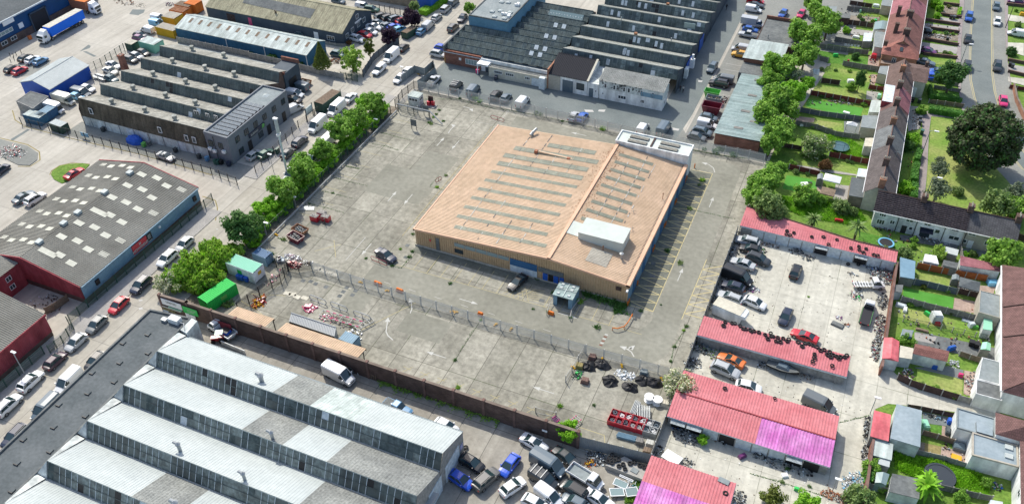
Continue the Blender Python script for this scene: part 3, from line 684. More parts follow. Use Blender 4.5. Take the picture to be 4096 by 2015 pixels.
for x in(-54.1,-47.2):
 m=MB();m.box(x-.3,x+.3,134.3,134.9,4.3,5.15);m.bd('duct_box','terracotta',wh)
m=MB();m.tube((-57.3,140.6,4.2),(-57.3,140.6,5.1),.22,n=10);m.tube((-57.3,140.6,5.),(-56.9,141.8,5.3),.3,n=10);m.tube((-57.5,139.9,4.7),(-57.3,140.8,5.05),.3,n=10);m.bd('roof_fan','galv',wh)
for(u,v,z1,r)in[(878,690,5.4,.25),(745,640,5.5,.10),(1178,255,5.4,.08)]:
 x,y=G('m3',u,v,4.5);m=MB();m.tube((x,y,4.1),(x,y,z1),r*.7,n=8);m.lathe([(0,.25),(r*1.5,.1),(r*1.5,0),(r*.7,-.05)],(x,y,z1),10);m.bd('flue','galv' if r>.2 else 'rust',wh)
for u,v in[(965,365),(958,490)]:
 x,y=G('m3',u,v,4.4);m=MB();m.tube((x,y,4.2),(x,y,4.95),.03)
 for a in range(4):m.tube((x,y,4.9),(x+.5*math.cos(a*1.57+.3),y+.5*math.sin(a*1.57+.3),4.85),.03)
 m.bd('aerial','_a',wh)
m=MB();m.box(-36.9,-28.8,111.8,116.2,4.2,6.5);m.box(-36.97,-28.73,111.73,116.27,6.5,6.6)
m.bd('plant_housing','_ar',wh)
m=MB();m.add([(-39.3,112.2,roofz(-39.3)+.05),(-36.9,112.2,roofz(-36.9)+.05),(-36.9,115.9,roofz(-36.9)+.05),(-39.3,115.9,roofz(-39.3)+.05)],F4);m.bd('flashing_sheet','_ar',wh)
m=MB();m.prism(rect(-40.1,-25.3,142.6,146.7),0,5.9);m.bd('rear_block','_f',wh)
m=MB()
for a in(rect(-40.2,-25.2,142.5,142.75),rect(-40.2,-25.2,146.55,146.8),rect(-40.2,-39.95,142.75,146.55),rect(-25.45,-25.2,142.75,146.55)):m.prism(a,5.6,6.2)
m.bd('parapet','_f',wh)
m=MB().sheet(rect(-39.95,-25.45,142.75,146.55),5.915);m.bd('flat_roof','_ar',wh)
for x in(-37.9,-31.6):
 for y in(143.3,144.9):
  m=MB();m.box(x,x+3.9,y,y+.95,5.9,6.12,0)
  for i in range(16):m.box(x+.1+i*.235,x+.2+i*.235,y+.03,y+.92,6.12,6.2,1)
  m.bd('louvre_vent',['_a','_n'],wh)
m=MB().box(-33.2,-32.9,142.8,146.5,5.92,6.15);m.bd('roof_divider','_k',wh)
doorp(wh,'s',-61.4,-60.7,3.1,wy0-.12,'_a');doorp(wh,'s',-46.8,-41.7,3.1,wy0-.11,'garage_door','roller_door',ribs=0)
m=MB().box(-46.8,-41.7,wy0-.22,wy0-.17,1.7,3.15);m.bd('door_head_panel','_az',wh)
for i in range(5):win(wh,'s',-57.7+i*2.15,-55.6+i*2.15,2.35,3.2,wy0-.11,'steel','_v',bars=0)
win(wh,'s',-57.7,-56.,.9,1.8,wy0-.11,'_r','glass',bars=0)
m=MB().box(-41.5,-36.8,wy0-.18,wy0-.11,1.9,2.95);m.bd('canopy_panel',['_a'],wh)
for x,w in((-40.6,.9),(-38.6,.9),(-37.5,.8)):doorp(wh,'s',x,x+w,1.8,wy0-.12,'c_blue',out=.1)
doorp(wh,'s',-39.6,-38.7,1.8,wy0-.11,'black','dark_opening')
m=MB().box(-27.4,-26.5,wy0-.3,wy0-.12,2.6,3.3);m.bd('alarm_box','_k',wh)
m=MB().box(-65.9+3.2,-62.4,wy0-.18,wy0-.12,1.9,2.4);m.bd('fire_notice','c_red',wh)
m=MB();m.tube((-25.6,wy0-.11,3.3),(-25.2,wy0-.9,3.6),.05);m.box(-25.4,-25.1,wy0-1.2,wy0-.7,3.5,3.75);m.bd('security_camera','pvc',wh)
for i in range(7):
 y=107.5+i*5.6
 doorp(wh,'e',y,y+1.6,3.,wx1+.05,'_az','loading_door',out=.08);
MB().box(-65.8,-25.2,wy0-.25,wy0-.07,0,.3).bd('plinth','_n',wh)
# hardware retail unit with long ribbed roof
hs=th('trade_unit','long trade unit with spotted grey ribbed roof, blue cladding and a red shop sign','building',(-122.5,84.3))
hx0,hx1,hy0,hy1,hr,he,hz=-134.6,-110.3,69.2,99.5,-122.5,3.95,6.5
mb=MB();mb.box(hx0,hx1,hy0,hy1,0,3.9,0);mb.bd('wall','_l',hs)
mb=MB();mb.corr((hx1+.06,hy0,1.2),(hx1+.06,hy1,1.2),(hx1+.06,hy1,he),(hx1+.06,hy0,he),.3,.03);mb.bd('cladding','_j',hs)
for y,s in((hy0-.06,1),(hy1+.06,-1)):
 mb=MB()
 for a,za,b,zb in((hx0,he,hr,hz),(hr,hz,hx1,he)):
  if s>0:mb.corr((a,y,1.2),(b,y,1.2),(b,y,zb),(a,y,za),.3,.03)
  else:mb.corr((b,y,1.2),(a,y,1.2),(a,y,za),(b,y,zb),.3,.03)
 mb.bd('cladding','_q',hs)
mb=MB();mb.corr((hx1+.2,hy0-.1,he+.03),(hx1+.2,hy1+.1,he+.03),(hr,hy1+.1,hz),(hr,hy0-.1,hz),.36,.09);mb.corr((hx0-.2,hy1+.1,he+.03),(hx0-.2,hy0-.1,he+.03),(hr,hy0-.1,hz),(hr,hy1+.1,hz),.36,.09)
mb.bd('roof','_as',hs)
mb=MB()
for y in(hy0-.17,hy1+.17):
 for a,za,b,zb in((hx0-.2,he,hr,hz),(hr,hz,hx1+.2,he)):
  mb.add([(a,y-.07,za-.2),(b,y-.07,zb-.2),(b,y-.07,zb+.15),(a,y-.07,za+.15),(a,y+.1,za+.15),(b,y+.1,zb+.15),(a,y+.1,za-.2),(b,y+.1,zb-.2)],[(0,1,2,3),(3,2,5,4),(4,5,7,6)])
mb.bd('verge_trim','_q',hs)
MB().box(hx1+.2,hx1+.4,hy0,hy1,he-.15,he+.02).bd('gutter','_j',hs)
RS=random.Random(11)
def roofpatch(t,xa,xb,ya,yb,zf,mat,name='rooflight',dz=.1):
 m=MB();m.add([(xa,ya,zf(xa)+dz),(xb,ya,zf(xb)+dz),(xb,yb,zf(xb)+dz),(xa,yb,zf(xa)+dz)],F4);return m.bd(name,mat,t)
zf=lambda x:he+(hz-he)*(hx1-x)/(hx1-hr)if x>hr else he+(hz-he)*(x-hx0)/(hr-hx0)
for r in range(7):
 y=71.8+r*4.1
 for c,x in enumerate((-121.4,-118.6,-115.8,-113.)):
  if c==3 and r in(0,3,5):continue
  w=1.7;yy=y+(c%2)*.6+RS.uniform(-.2,.2)
  if r in(0,3)and c==0:w=3.4
  roofpatch(hs,x,x+w,yy,yy+1.1,zf,'_bm',dz=.14)
 for c,x in enumerate((-124.9,-127.6,-130.2,-132.8)):
  yy=y+.8+(c%2)*.5;roofpatch(hs,x,x+1.5,yy,yy+1.,zf,'_bm',dz=.14)
for y in(72.9,78.5,81.9,88.6,95.3):
 m=MB().box(-123.,-122.,y,y+1.1,6.45,6.95);m.bd('ridge_vent','_g',hs)
win_=MB().box(-110.22,-110.05,81.1,84.7,1.7,3.45);sg=win_.bd('sign_board','c_red',hs)
s2=MB().box(-110.22,-110.05,84.75,86.,1.75,3.35).bd('sign_board','black',hs)
def text(s,loc,size,parent,mat='_p',rot=(0,0,0),bold=.0):
 c=bpy.data.curves.new('lettering','FONT');c.body=s;c.size=size;c.extrude=.01;c.align_x='CENTER';c.align_y='CENTER';c.offset=bold;c.resolution_u=2
 o=bpy.data.objects.new('t',c);COL.objects.link(o);me=bpy.data.meshes.new_from_object(o.evaluated_get(bpy.context.evaluated_depsgraph_get()));bpy.data.objects.remove(o)
 me.materials.clear();me.materials.append(M(mat));o=bpy.data.objects.new('lettering',me);COL.objects.link(o)
 q=parent;L=Ve((0,0,0))
 while q is not None:
  if '_o' in q:L=Ve(q['_o']);break
  q=q.parent
 o.rotation_euler=rot;o.parent=parent;o.location=Ve(loc)-L
 return o
text('HOWDENS',(-110.03,82.9,2.15),.78,sg,rot=(H,0,H),bold=.02)
lm=MB();
lm.add([(-110.03,82.7,2.72),(-110.03,83.3,2.72),(-110.03,83.15,2.95),(-110.03,82.85,2.95)],F4);lm.add([(-110.03,82.65,3.3),(-110.03,82.95,2.92),(-110.03,83.,3.05)],[(0,1,2)]);lm.add([(-110.03,83.3,3.28),(-110.03,83.,3.02),(-110.03,83.1,2.92)],[(0,1,2)])
e=lm.bd('emblem','_p',None);e.data.transform(Matrix.Translation((122.5,-84.3,0)));e.parent=sg
lm=MB()
for i in range(5):lm.box(-110.04,-110.02,85.,85.75-(i%2)*.12,3.1-i*.2,3.18-i*.2)
lm.box(-110.04,-110.02,84.9,85.9,1.82,1.95)
e=lm.bd('small_print','_p',None);e.data.transform(Matrix.Translation((122.5,-84.3,0)));e.parent=s2
for y in(72.,97.6):
 m=MB().box(-110.2,-109.95,y,y+.8,2.,3.);m.bd('wall_lamp_board','black',hs)
m=MB().box(-110.15,-109.9,88.,88.35,2.7,3.1);m.bd('alarm_box','pvc',hs)
an=th('cross_wing_unit','maroon clad wing with grey ribbed roof facing a small bin court','building',(-131,66))
mb=MB();mb.prism([(-140,58),(-123.7,58),(-123.7,69.1),(-140,69.1)],0,4.9);mb.bd('wall','_q',an)
mb=MB();mb.corr((-123.5,55,5.),(-123.5,69.,5.),(-133.5,69.,6.4),(-133.5,55,6.4),.36,.09);mb.corr((-143,69,5.),(-143,55,5.),(-133.5,55,6.4),(-133.5,69,6.4),.36,.09);mb.bd('roof','_as',an)
for y,z in((60,1.2),(60,3.),(62.6,1.2),(62.6,3.),(65.8,1.2),(65.8,3.)):win(an,'e',y,y+1.1,z,z+1.,-123.7,bars=1)
rb_=th('red_clad_unit','red ribbed metal unit with grey roof at the left edge of the street','building',(-116,55))
mb=MB();mb.corr((-110,20,.9),(-110,61.4,.9),(-110,61.4,4.6),(-110,20,4.6),.3,.03);mb.corr((-110,61.4,.9),(-133,61.4,.9),(-133,61.4,6.),(-110,61.4,4.6),.3,.03);mb.bd('cladding','_q',rb_)
walls(rb_,-133,-110.05,20,61.35,4.5,'_l')
mb=MB();mb.corr((-109.8,20,4.65),(-109.8,61.5,4.65),(-121.5,61.5,7.),(-121.5,20,7.),.36,.09);mb.corr((-133,61.5,4.65),(-133,20,4.65),(-121.5,20,7.),(-121.5,61.5,7.),.36,.09);mb.bd('roof','_as',rb_)
MB().box(-109.85,-109.7,20,61.5,4.35,4.75).bd('gutter','_q',rb_)
# near sawtooth factory
def saw(name,label,x0,x1,ys,dyroof,zv,zr,gdy,roofsegs,gm,wallm,step=1.,origin=None,blank=None,pitch=.36,amp=.05,gl=None,bars='_br',basez=None,bw=.05):
 t=th(name,label,'factory',((x0+x1)/2,(ys[0]+ys[-1])/2))
 for i,yr in enumerate(ys):
  yb=yr+dyroof
  rb=MB();mats=[]
  segs=roofsegs[i]if isinstance(roofsegs,list)else[(x0,x1,roofsegs)]
  for a,b,mt in segs:
   if mt not in mats:mats.append(mt)
   rb.corr((b,yb,zv),(a,yb,zv),(a,yr-.12,zr+.02),(b,yr-.12,zr+.02),pitch,amp,mats.index(mt))
  rb.add([(x0,yr-.14,zr-.12),(x1,yr-.14,zr-.12),(x1,yr-.14,zr+.07),(x0,yr-.14,zr+.07)],F4,0)
  rb.bd('roof',mats,t)
  if not(i==0 and basez):glazing(t,x0+.05,x1-.05,yr,zv,zr-.03,gdy,step,gm,seed=i+len(name),barmat=bars,bw=bw)
  for x,s in((x0,-1),(x1,1)):
   mb=MB()
   v=[(x,yr-gdy,0),(x,yb,0),(x,yb,zv-.03),(x,yr,zr-.03),(x,yr-gdy,zv-.03)]
   mb.add(v,[(0,1,2,3,4)if s>0 else(4,3,2,1,0)])
   mb.bd('end_wall',wallm,t)
  MB().box(x0,x1,yb-.15,yb+.15,zv-.08,zv+.04).bd('valley_gutter','_c',t)
 return t
rz=6.95
def xr(t,u,v):return G(t,u,v,7)[0]
NX0,NX1=-85.5,-37.5
b1=[(NX0,xr('b2',165,450),'_g'),(xr('b2',165,450),xr('b2',440,545),'_y'),(xr('b2',440,545),xr('b2',740,670),'_u'),(xr('b2',740,670),NX1,'_g')]
b2_=[(NX0,xr('b1',1755,718),'_g'),(xr('b1',1755,718),xr('b2',240,830),'_y'),(xr('b2',240,830),xr('b2',550,960),'_g'),(xr('b2',550,960),NX1,'_y')]
b3_=[(NX0,xr('b1',1515,1000),'_g'),(xr('b1',1515,1000),xr('b2',350,1267),'_g'),(xr('b2',350,1267),NX1,'_y')]
b4_=[(NX0,xr('b1',970,1185),'_g'),(xr('b1',970,1185),xr('b1',1330,1267),'_y'),(xr('b1',1330,1267),NX1,'_g')]
ns=saw('sawtooth_factory','large sawtooth factory with white corrugated roof slopes and grimy glazing in the near left',NX0,NX1,[60.75,53.6,46.5,39.3,32.2,25.1],5.75,4.5,rz,1.25,[b1,b2_,b3_,b4_,[(NX0,NX1,'_g')],[(NX0,NX1,'_g')]],['_bl','_aa','_aj'],'block_wall',step=1.02,pitch=.45,amp=.03,bw=.09)
for x,y,z,r in[(-67.8,62.2,6.2,.33),(-60,54.,6.6,.22),(-59.5,47.1,6.6,.22),(-64.8,40.2,6.6,.3),(-57.4,41.9,5.9,.38),(-70.5,47.6,6.5,.25)]:
 m=MB();m.tube((x,y,z-1),(x,y,z+1.3),r,n=12);m.lathe([(r*1.4,0),(r*1.5,.15),(0,.5)],(x,y,z+1.3),12);m.tube((x,y,z+1.45),(x-.7,y,z+1.6),r*.9,n=10)
 m.bd('extract_flue','galv',ns)
mb=MB()
for yr in[60.75,53.6,46.5,39.3,32.2]:
 mb.add([(-86.9,yr+5.6,5.05),(-86.9,yr-1.4,5.05),(-85.45,yr-.2,7.05),(-85.45,yr+5.6,4.8),(-85.45,yr-1.4,4.5)],[(0,1,2),(0,2,3),(1,4,2)])
mb.add([(-86.9,20,0),(-86.9,69.,0),(-86.9,69.,5.05),(-86.9,20,5.05)],[(3,2,1,0)])
mb.bd('parapet_slope','_b',ns)
flat(ns,[(-94.3,20),(-86.9,20),(-86.9,69.6),(-94.4,68.6)],5.,'_b','_ah',.28,.25,cap='_a')
mb=MB().prism([(-86.9,66.8),(-85.4,66.6),(-85.6,69.4),(-86.9,69.6)],0,5.2);mb.bd('end_block','_b',ns)
for u,v in[(1073,38),(893,100),(1075,172),(870,242),(670,315),(830,380),(640,462),(430,545),(622,627),(393,707),(172,797),(366,882),(127,968),(90,1168)]:
 x,y=G('b1',u,v,5.);m=MB();m.box(x-.35,x+.35,y-.3,y+.3,5.,5.16,0);m.box(x-.35,x+.4,y-.42,y-.3,5.,5.2,1);m.bd('roof_cowl',['_ah','black'],ns)
m=MB();m.box(-89.8,-87.9,67.5,68.6,5.,5.9);m.bd('roof_tank','_f',ns);m=MB();m.box(-91,-90.1,67.2,67.9,5,5.5);m.path([(-90.2,67.6,5.3),(-87,67.9,5.5),(-86,66.9,5.4)],.08);m.bd('roof_pipework','galv',ns)
for y0,y1 in((60.8,65.),(56.,59.6)):doorp(ns,'e',y0,y1,3.4,NX1,'garage_door','roller_door',ribs=0,out=.08)
doorp(ns,'e',65.4,66.2,2.6,NX1,'c_blue','notice_board',z0=1.6)
m=MB().box(NX1,NX1+.9,54.2,57.2,2.7,2.95);m.bd('canopy','galv',ns)
# grey sawtooth works on the far side of the street
LS=saw('sawtooth_works','soot dark sawtooth works with brown front cladding and round roof vents',-153.3,-119.1,[114.1,120.65,127.15,133.65,140.2],5.65,4.1,6.45,.95,'_ck',['_aj','_aa','_aj'],'_l',step=1.05,pitch=.4,amp=.03,bars='_c',bw=.05,basez=1)
m=MB();m.corr((-153.4,113.2,2.4),(-119.1,113.2,2.4),(-119.1,113.95,6.4),(-153.4,113.95,6.4),.33,.05);m.bd('cladding','brown_clad',LS)
walls(LS,-153.3,-119.1,113.3,119,2.45,'_b')
for u,v in[(1390,380),(1620,430),(1250,470),(1485,520),(1695,565),(1110,565),(1345,620),(1560,665),(965,665),(1200,720),(1415,775),(810,765),(1050,825),(1265,885)]:
 x,y=G('t1',u,v,5.7);cowl(LS,x,y+.3,6.,.46,1.25)
for x,z in((-150.3,3.6),(-131.5,3.3),(-124.6,3.),(-122.6,3.)):win(LS,'s',x,x+.95,z,z+1.4,113.3,bars=0,out=.14)
for i,x in enumerate((-127.2,-124.1,-121.9)):win(LS,'s',x,x+1.+.4*(i==0),4.6,5.9,120.1,bars=1)
m=MB()
for x0 in range(-151,-120,4):m.box(x0,x0+.12,113.18,113.29,0,2.4)
m.bd('downpipe','galv',LS)
for x in(-141,-137.5,-127.3):doorp(LS,'s',x,x+2.2,2.1,113.28,'garage_door')
m=MB().prism([(-123.1,141.2),(-118.8,141.2),(-118.8,147),(-123.1,147)],0,5.4);m.bd('end_block','_ae',LS);doorp(LS,'e',142.3,145.3,3.2,-118.8,'black','roller_door')
m=MB();m.box(-123.3,-118.6,146.7,147.1,5.3,6.3);m.box(-123.3,-118.6,141,141.3,5.3,5.9);m.bd('parapet','_w',LS)
ck=MB();x,y=-156.3,130.9
ck.ob((x,y),1.5,1.5,0,7.6,0,taper=.7);ck.ob((x,y),1.25,1.25,7.6,7.95,0);ck.ob((x,y),.6,.6,7.95,7.99,0,1)
si('brick_chimney',ck,['_w','black'],'tapering square brick chimney standing at the corner of the sawtooth works','chimney')
# grey office with solar panels
of=th('office_building','charcoal grey two storey office with rows of solar panels on its flat roof','building',(-116,123.5))
flat(of,[(-119.05,113.3),(-112.9,113.1),(-112.9,133.8),(-119.05,133.8)],6.2,'grey_render','_c',.35,.25)
MB().box(-118.4,-113.4,114.,126.9,6.205,6.215).bd('dark_gap_sheet','_bc',of)  # black sheet added to paint the gaps between the solar panels dark
for i in range(10):
 y=114.3+i*1.27;m=MB();x0,x1=-118.2,-113.6
 m.add([(x0,y,6.28),(x1,y,6.28),(x1,y+.72,6.55),(x0,y+.72,6.55),(x0,y+.72,6.22),(x1,y+.72,6.22)],[(0,1,2,3),(3,2,5,4)],0)
 for k in range(1,4):xx=x0+(x1-x0)*k/4;m.add([(xx-.02,y,6.29),(xx+.02,y,6.29),(xx+.02,y+.72,6.565),(xx-.02,y+.72,6.565)],F4,1)
 m.bd('solar_panel',['c_slate','galv'],of)
m=MB();m.ob((-116,130.6),1.3,1.3,6.2,6.5,.2,taper=.2);m.bd('rooflight','_g',of)
for y in(115.2,118.2,121.4,124.6,128,131.4):win(of,'e',y,y+1.3,3.9,5.3,-112.85,'_d','glass',bars=1)
for y in(115.4,122.2,127.6):win(of,'e',y,y+1.5,.9,2.3,-112.85,'_d','glass',bars=0)
for y in(118.5,125.2,130.8):doorp(of,'e',y,y+1.2,2.3,-112.85,'black')
for x in(-118.2,-115.7):win(of,'s',x,x+1.1,3.4,4.8,113.1,'_d','glass',bars=1)
s_=MB().box(-112.85,-112.65,119.2,124.6,2.75,3.75).bd('sign_board','c_navy',of)
text('BURMAD',(-112.62,120.9,3.25),.62,s_,rot=(H,0,H),bold=.01)
m=MB();m.add([(-112.63,123.4,2.85),(-112.63,124.2,2.85),(-112.63,124.5,3.3),(-112.63,124.2,3.7),(-112.63,123.7,3.7)],[(0,1,2,3,4)]);e=m.bd('emblem','c_lime',None);e.data.transform(Matrix.Translation((116,-123.5,0)));e.parent=s_
for x,z in((-118.4,2.5),(-117.3,2.2),(-114.9,2.6)):m=MB();m.box(x,x+.8,112.65,113.1,z,z+.65);m.bd('air_conditioner','pvc',of)
m=MB();m.path([(-116.6,113.,.1),(-116.6,113.,6.)],.06);m.path([(-118.9,113.1,.1),(-118.9,113.1,6.)],.06);m.bd('downpipe','black',of)
# west estate
bg=th('blue_shed','bright blue gabled metal shed with a white ribbed roof','shed',(-171.7,124))
gable(bg,-176.3,-167.3,118.2,130.3,3.3,4.7,'_g','_aq','y',corr=.5,amp=.04)
ds=th('timber_shed','low block shed with a dark sheet roof by the blue gabled shed','shed',(-168.7,114.6))
flat(ds,[(-171.6,112.2),(-165.4,111.2),(-166.3,116.6),(-172.,116.8)],2.5,'block_wall','_a',.08,.15)
tb=th('distribution_shed','navy blue distribution shed with a dark open lorry doorway and brick base','warehouse',(-215,145))
gable(tb,-240,-199.7,128.2+0,166,6.3,8.6,'_ah','navy_clad','y',at=-214,corr=.5,amp=.05)
m=MB()
m.box(-199.68,-199.45,128,166,0,1.9);m.bd('brick_base','_l',tb)
doorp(tb,'e',143.6,148.6,4.6,-199.4,'black','open_doorway');m=MB();m.box(-199.45,-199.25,143.3,143.6,0,5);m.box(-199.45,-199.25,148.6,148.9,0,5);m.box(-199.45,-199.25,143.3,148.9,4.7,5);m.bd('door_frame','_ae',tb)
for y in(130.2,133,136):win(tb,'e',y,y+1.8,.8,1.8,-199.42,'pvc','glass',bars=1)
win(tb,'e',130.5,137.8,3.,4.,-199.66,'pvc','_v',bars=5)
MB().box(-199.66,-199.5,135.6,139,5.,6.1).bd('sign_board','pvc',tb);MB().box(-199.66,-199.5,139.6,141.,2.6,3.9).bd('sign_board','pvc',tb)
MB().box(-199.6,-199.35,128,166,6.1,6.45).bd('gutter','garage_door',tb)
for i in range(8):m=MB();x=-212.5+(i%2)*5.5;y=134+i*4;m.add([(x,y,8.35-(x+214)*.155+.1),(x+3,y,8.35-(x+217)*.155+.1+.03),(x+3,y+1,8.35-(x+217)*.155+.13),(x,y+1,8.35-(x+214)*.155+.1)],F4);m.bd('rooflight','_g',tb)
lb=th('long_blue_shed','long low blue metal shed with pale weathered roof and brown rooflights','warehouse',(-140,158.5))
gable(lb,-161.8,-122,154.5,162.6,3.1,4.4,'_u','_bf','x',at=159.6,corr=.5,amp=.04)
for i in range(13):
 x=-159.5+i*2.95;m=MB();f=lambda y:3.1+(y-154.5)*1.3/5.1+.06
 m.add([(x,157.,f(157.)),(x+.75,157.,f(157.)),(x+.75,158.7,f(158.7)),(x,158.7,f(158.7))],F4);m.bd('rooflight','wood',lb)
m=MB();
for x in(-146,-134.5,-122.2):m.box(x,x+.14,154.35,154.49,0,3.1)
m.bd('downpipe','pvc',lb)
bs=th('slate_warehouse','dark slate walled warehouse with a mossy gabled roof and white gable windows','warehouse',(-142,174))
gable(bs,-162,-119.8,167.1,181.3,3.4,6.6,'mossy_roof','_ae','x',corr=.6,amp=.04)
for y,z in((168.6,1.2),(171.2,1.6),(174.2,1.7),(177,1.8),(174.1,4.)):win(bs,'e',y,y+1.3,z,z+1.2,-119.8,bars=1)
MB().box(-119.75,-119.6,173.2,176.2,3.2,3.6).bd('sign_board','pvc',bs)
win(bs,'s',-124.5,-122.3,.8,2.1,167.1,bars=2);doorp(bs,'s',-128.4,-127.1,2.3,167.1,'pvc')
m=MB();m.add([(-152,170.1,4.82),(-130.5,169.4,4.62-.02),(-130.5,172.2,5.82),(-152,172.6,5.92)],F4);m.v=[(a,b,3.4+(b-167.1)*3.2/7.1+.08)for a,b,c in m.v];m.bd('grey_roof_panel','_a',bs)
for x in(-155.5,-148.6):doorp(bs,'s',x,x+(2.6 if x<-150 else 1),2.6,167.1,'_k' if x<-150 else 'c_pink')
fw=th('brick_warehouse','tan brick warehouse with navy blue corner at the top of the frame','warehouse',(-130,196))
flat(fw,rect(-168,-112.6,193.2,207),3.6,'_bt','_c',.2);MB().box(-112.55,-108.3,193.3,205,0,4.).bd('blue_wing','_aq',fw)
# the large works to the north
TF=saw('north_works','huge dark green sawtooth works with pale roof edges north of the yard',-64.1,-36.1,[176.2+6.33*i for i in range(9)],5.4,3.6,5.8,1.,'_bo',['_aj','_aa','_bl'],'_ae',step=1.,pitch=.5,amp=.04,bars='_c',bw=.04)
RW=random.Random(8)
for i in range(9):
 y=176.2+6.33*i
 for x in sorted(RW.uniform(-62,-38)for _ in range(RW.randint(3,6))):
  z=RW.uniform(3.9,4.3);m=MB();m.add([(x,y-1.+(z-3.6)/2.2-.12,z),(x+.7,y-1.+(z-3.6)/2.2-.12,z),(x+.7,y-1.+(z-2.4)/2.2-.12,z+1.2),(x,y-1.+(z-2.4)/2.2-.12,z+1.2)],F4);m.bd('window','garage_door',TF)
for x,i,mt in((-47.6,5,'rust'),(-50.3,2,'rust'),(-41.5,2,'galv'),(-56,3,'galv')):
 y=176.2+6.33*i;m=MB();m.tube((x,y+.4,5.),(x,y+.4,6.5 if mt=='galv' else 6.2),.12 if mt=='galv' else .42,n=10);m.bd('flue',mt,TF)
m=MB().box(-36.,-35.85,183.5,187.8,.5,3.6);m.bd('wall_panel','_aq',TF);MB().box(-36.,-35.85,196,200,.5,3.6).bd('wall_panel','_aq',TF)
m=MB();m.box(-35.9,-34.8,186.2,187.2,1.2,3.4);m.tube((-35.3,186.7,3.4),(-35.3,186.7,4.6),.3);m.bd('extractor_unit','pvc',TF);MB().box(-35.9,-35.1,181.2,182.8,1.,3.4).bd('cool_unit','garage_door',TF)
for y in(177.5,190,203,209):doorp(TF,'e',y,y+1.6,2.4,-36.05,'_ae')
MB().box(-41.2,-38.4,200.62,200.8,4.,5.4).bd('window','_v',TF)
nr=th('north_range','low range of glazed gable rows behind a red brick wall with white windows','factory',(-78,185))
for i in range(10):
 y=170.6+i*3.2;x0=-91.6 if i<4 else-80.2;x1=-64.6 if i>0 else-64.6
 zr=4.9;zv=3.7
 m=MB();Rg=random.Random(i);n=int((x1-x0)/1.)
 for k in range(n):
  a=x0+k*(x1-x0)/n;b=a+(x1-x0)/n;c=Rg.choice([0,0,1,2])
  m.quad((a,y-1.35,zv),(b,y-1.35,zv),(b,y,zr),(a,y,zr),c);m.quad((b,y+1.85,zv),(a,y+1.85,zv),(a,y,zr),(b,y,zr),0)
  m.quad((a-.02,y-1.35,zv+.03),(a+.02,y-1.35,zv+.03),(a+.02,y,zr+.03),(a-.02,y,zr+.03),3)
 m.tube((x0,y,zr),(x1,y,zr),.09,n=5,m=0)
 m.add([(x0,y-1.35,zv-.2),(x0,y+1.85,zv-.2),(x0,y,zr)],[(0,2,1)],0);m.add([(x1,y-1.35,zv-.2),(x1,y+1.85,zv-.2),(x1,y,zr)],[(0,1,2)],0)
 m.bd('glazed_roof',['_aj','_aa','_aj','_c'],nr)
 for xx in((-71.5,-69.3)if i in(1,2,4,6)else()):m=MB();m.add([(xx,y-1.,zv+.42),(xx+1,y-1.,zv+.42),(xx+1,y-.1,zr-.03),(xx,y-.1,zr-.03)],F4);m.bd('roof_window','garage_door',nr)
m=MB();y=170.6+8*3.2;m.add([(-75.2,y-1.5,zv),(-66,y-1.5,zv),(-66,y,zr+.1),(-75.2,y,zr+.1)],F4,0)
for k in range(13):a=-75.2+k*.75;m.box(a,a+.09,y-1.6,y-1.4,zv,zr,1)
m.bd('lantern_light',['_v','pvc'],nr)
MB().box(-92,-82.1,168.7,172,0,3.5).bd('wall','_w',nr)
walls(nr,-91.7,-64.7,170.2,202,3.55,'_l');MB().box(-92.2,-91.8,168.5,181,3.3,4.7).bd('parapet','_a',nr)
win(nr,'s',-86.3,-82.6,.9,2.3,168.7,'pvc','_v',bars=4);MB().box(-92,-82,168.6,168.69,3.,3.15).bd('string_course','garage_door',nr);MB().box(-88,-87.4,168.55,168.68,1.6,2.2).bd('notice','pvc',nr)
ob=th('blue_office_block','pale blue flat roofed office block carrying a dozen small roof vents','building',(-85.6,190))
flat(ob,rect(-90.9,-80.35,180.7,206),7.3,'_cd','_c',.2,.25,cap='_a')
for u,v in[(603,175),(577,123),(665,115),(768,132),(707,195),(678,22),(748,27)]:
 x,y=G('e1',u,v,7.5);m=MB();m.ob((x,y),1.05,1.,7.3,7.6,0);m.ob((x,y),.9,.85,7.6,7.75,0,taper=.5);m.bd('roof_dome','_g',ob)
for u,v in[(690,150),(725,155),(760,165),(750,180),(830,58),(850,60),(855,45)]:
 x,y=G('e1',u,v,7.5);m=MB();m.ob((x,y),.7,.5,7.3,7.9,0);m.bd('condenser','pvc',ob)
wl=th('white_front_office','long low white office front with an entrance canopy beside the brick wall','building',(-73.5,168.5))
flat(wl,[(-79.2,166.6),(-64.4,166.6),(-64.4,168.4),(-79.2,168.4)],2.5,'_e','_a',.12,.12)
flat(wl,[(-82,168.45),(-64.4,168.45),(-64.4,171.6),(-82,171.6)],3.2,'_f','_c',.15,.12)
for i in range(4):x=-77.5+i*3.6;MB().box(x,x+2.,169.7,170.8,3.2,3.45).bd('skylight','_n',wl)
for x0 in(-77.8,-74.8):win(wl,'s',x0,x0+2.1,1.2,2.,166.6,bars=3)
win(wl,'s',-69.9,-68.6,1.2,2.,166.6,bars=2);doorp(wl,'s',-68.2,-66.1,2.,166.6,'garage_door','roller_door');doorp(wl,'s',-80.9,-79.5,2.1,168.45,'_ae')
cn=MB().box(-82.2,-79.3,166.4,168.4,2.5,2.95).bd('canopy','pvc',wl);MB().box(-82.2,-82.,166.5,166.7,0,2.5).bd('canopy_post','pvc',wl)
text('ANDERSON',(-80.75,166.37,2.72),.36,cn,'_a',rot=(H,0,0))
MB().box(-66,-64.6,165.6,166.6,0,2.9).bd('water_tank','garage_door',wl)
dg=th('dark_gable_workshop','workshop with near black corrugated gable roof over a white front and blue roller door','building',(-58.5,171))
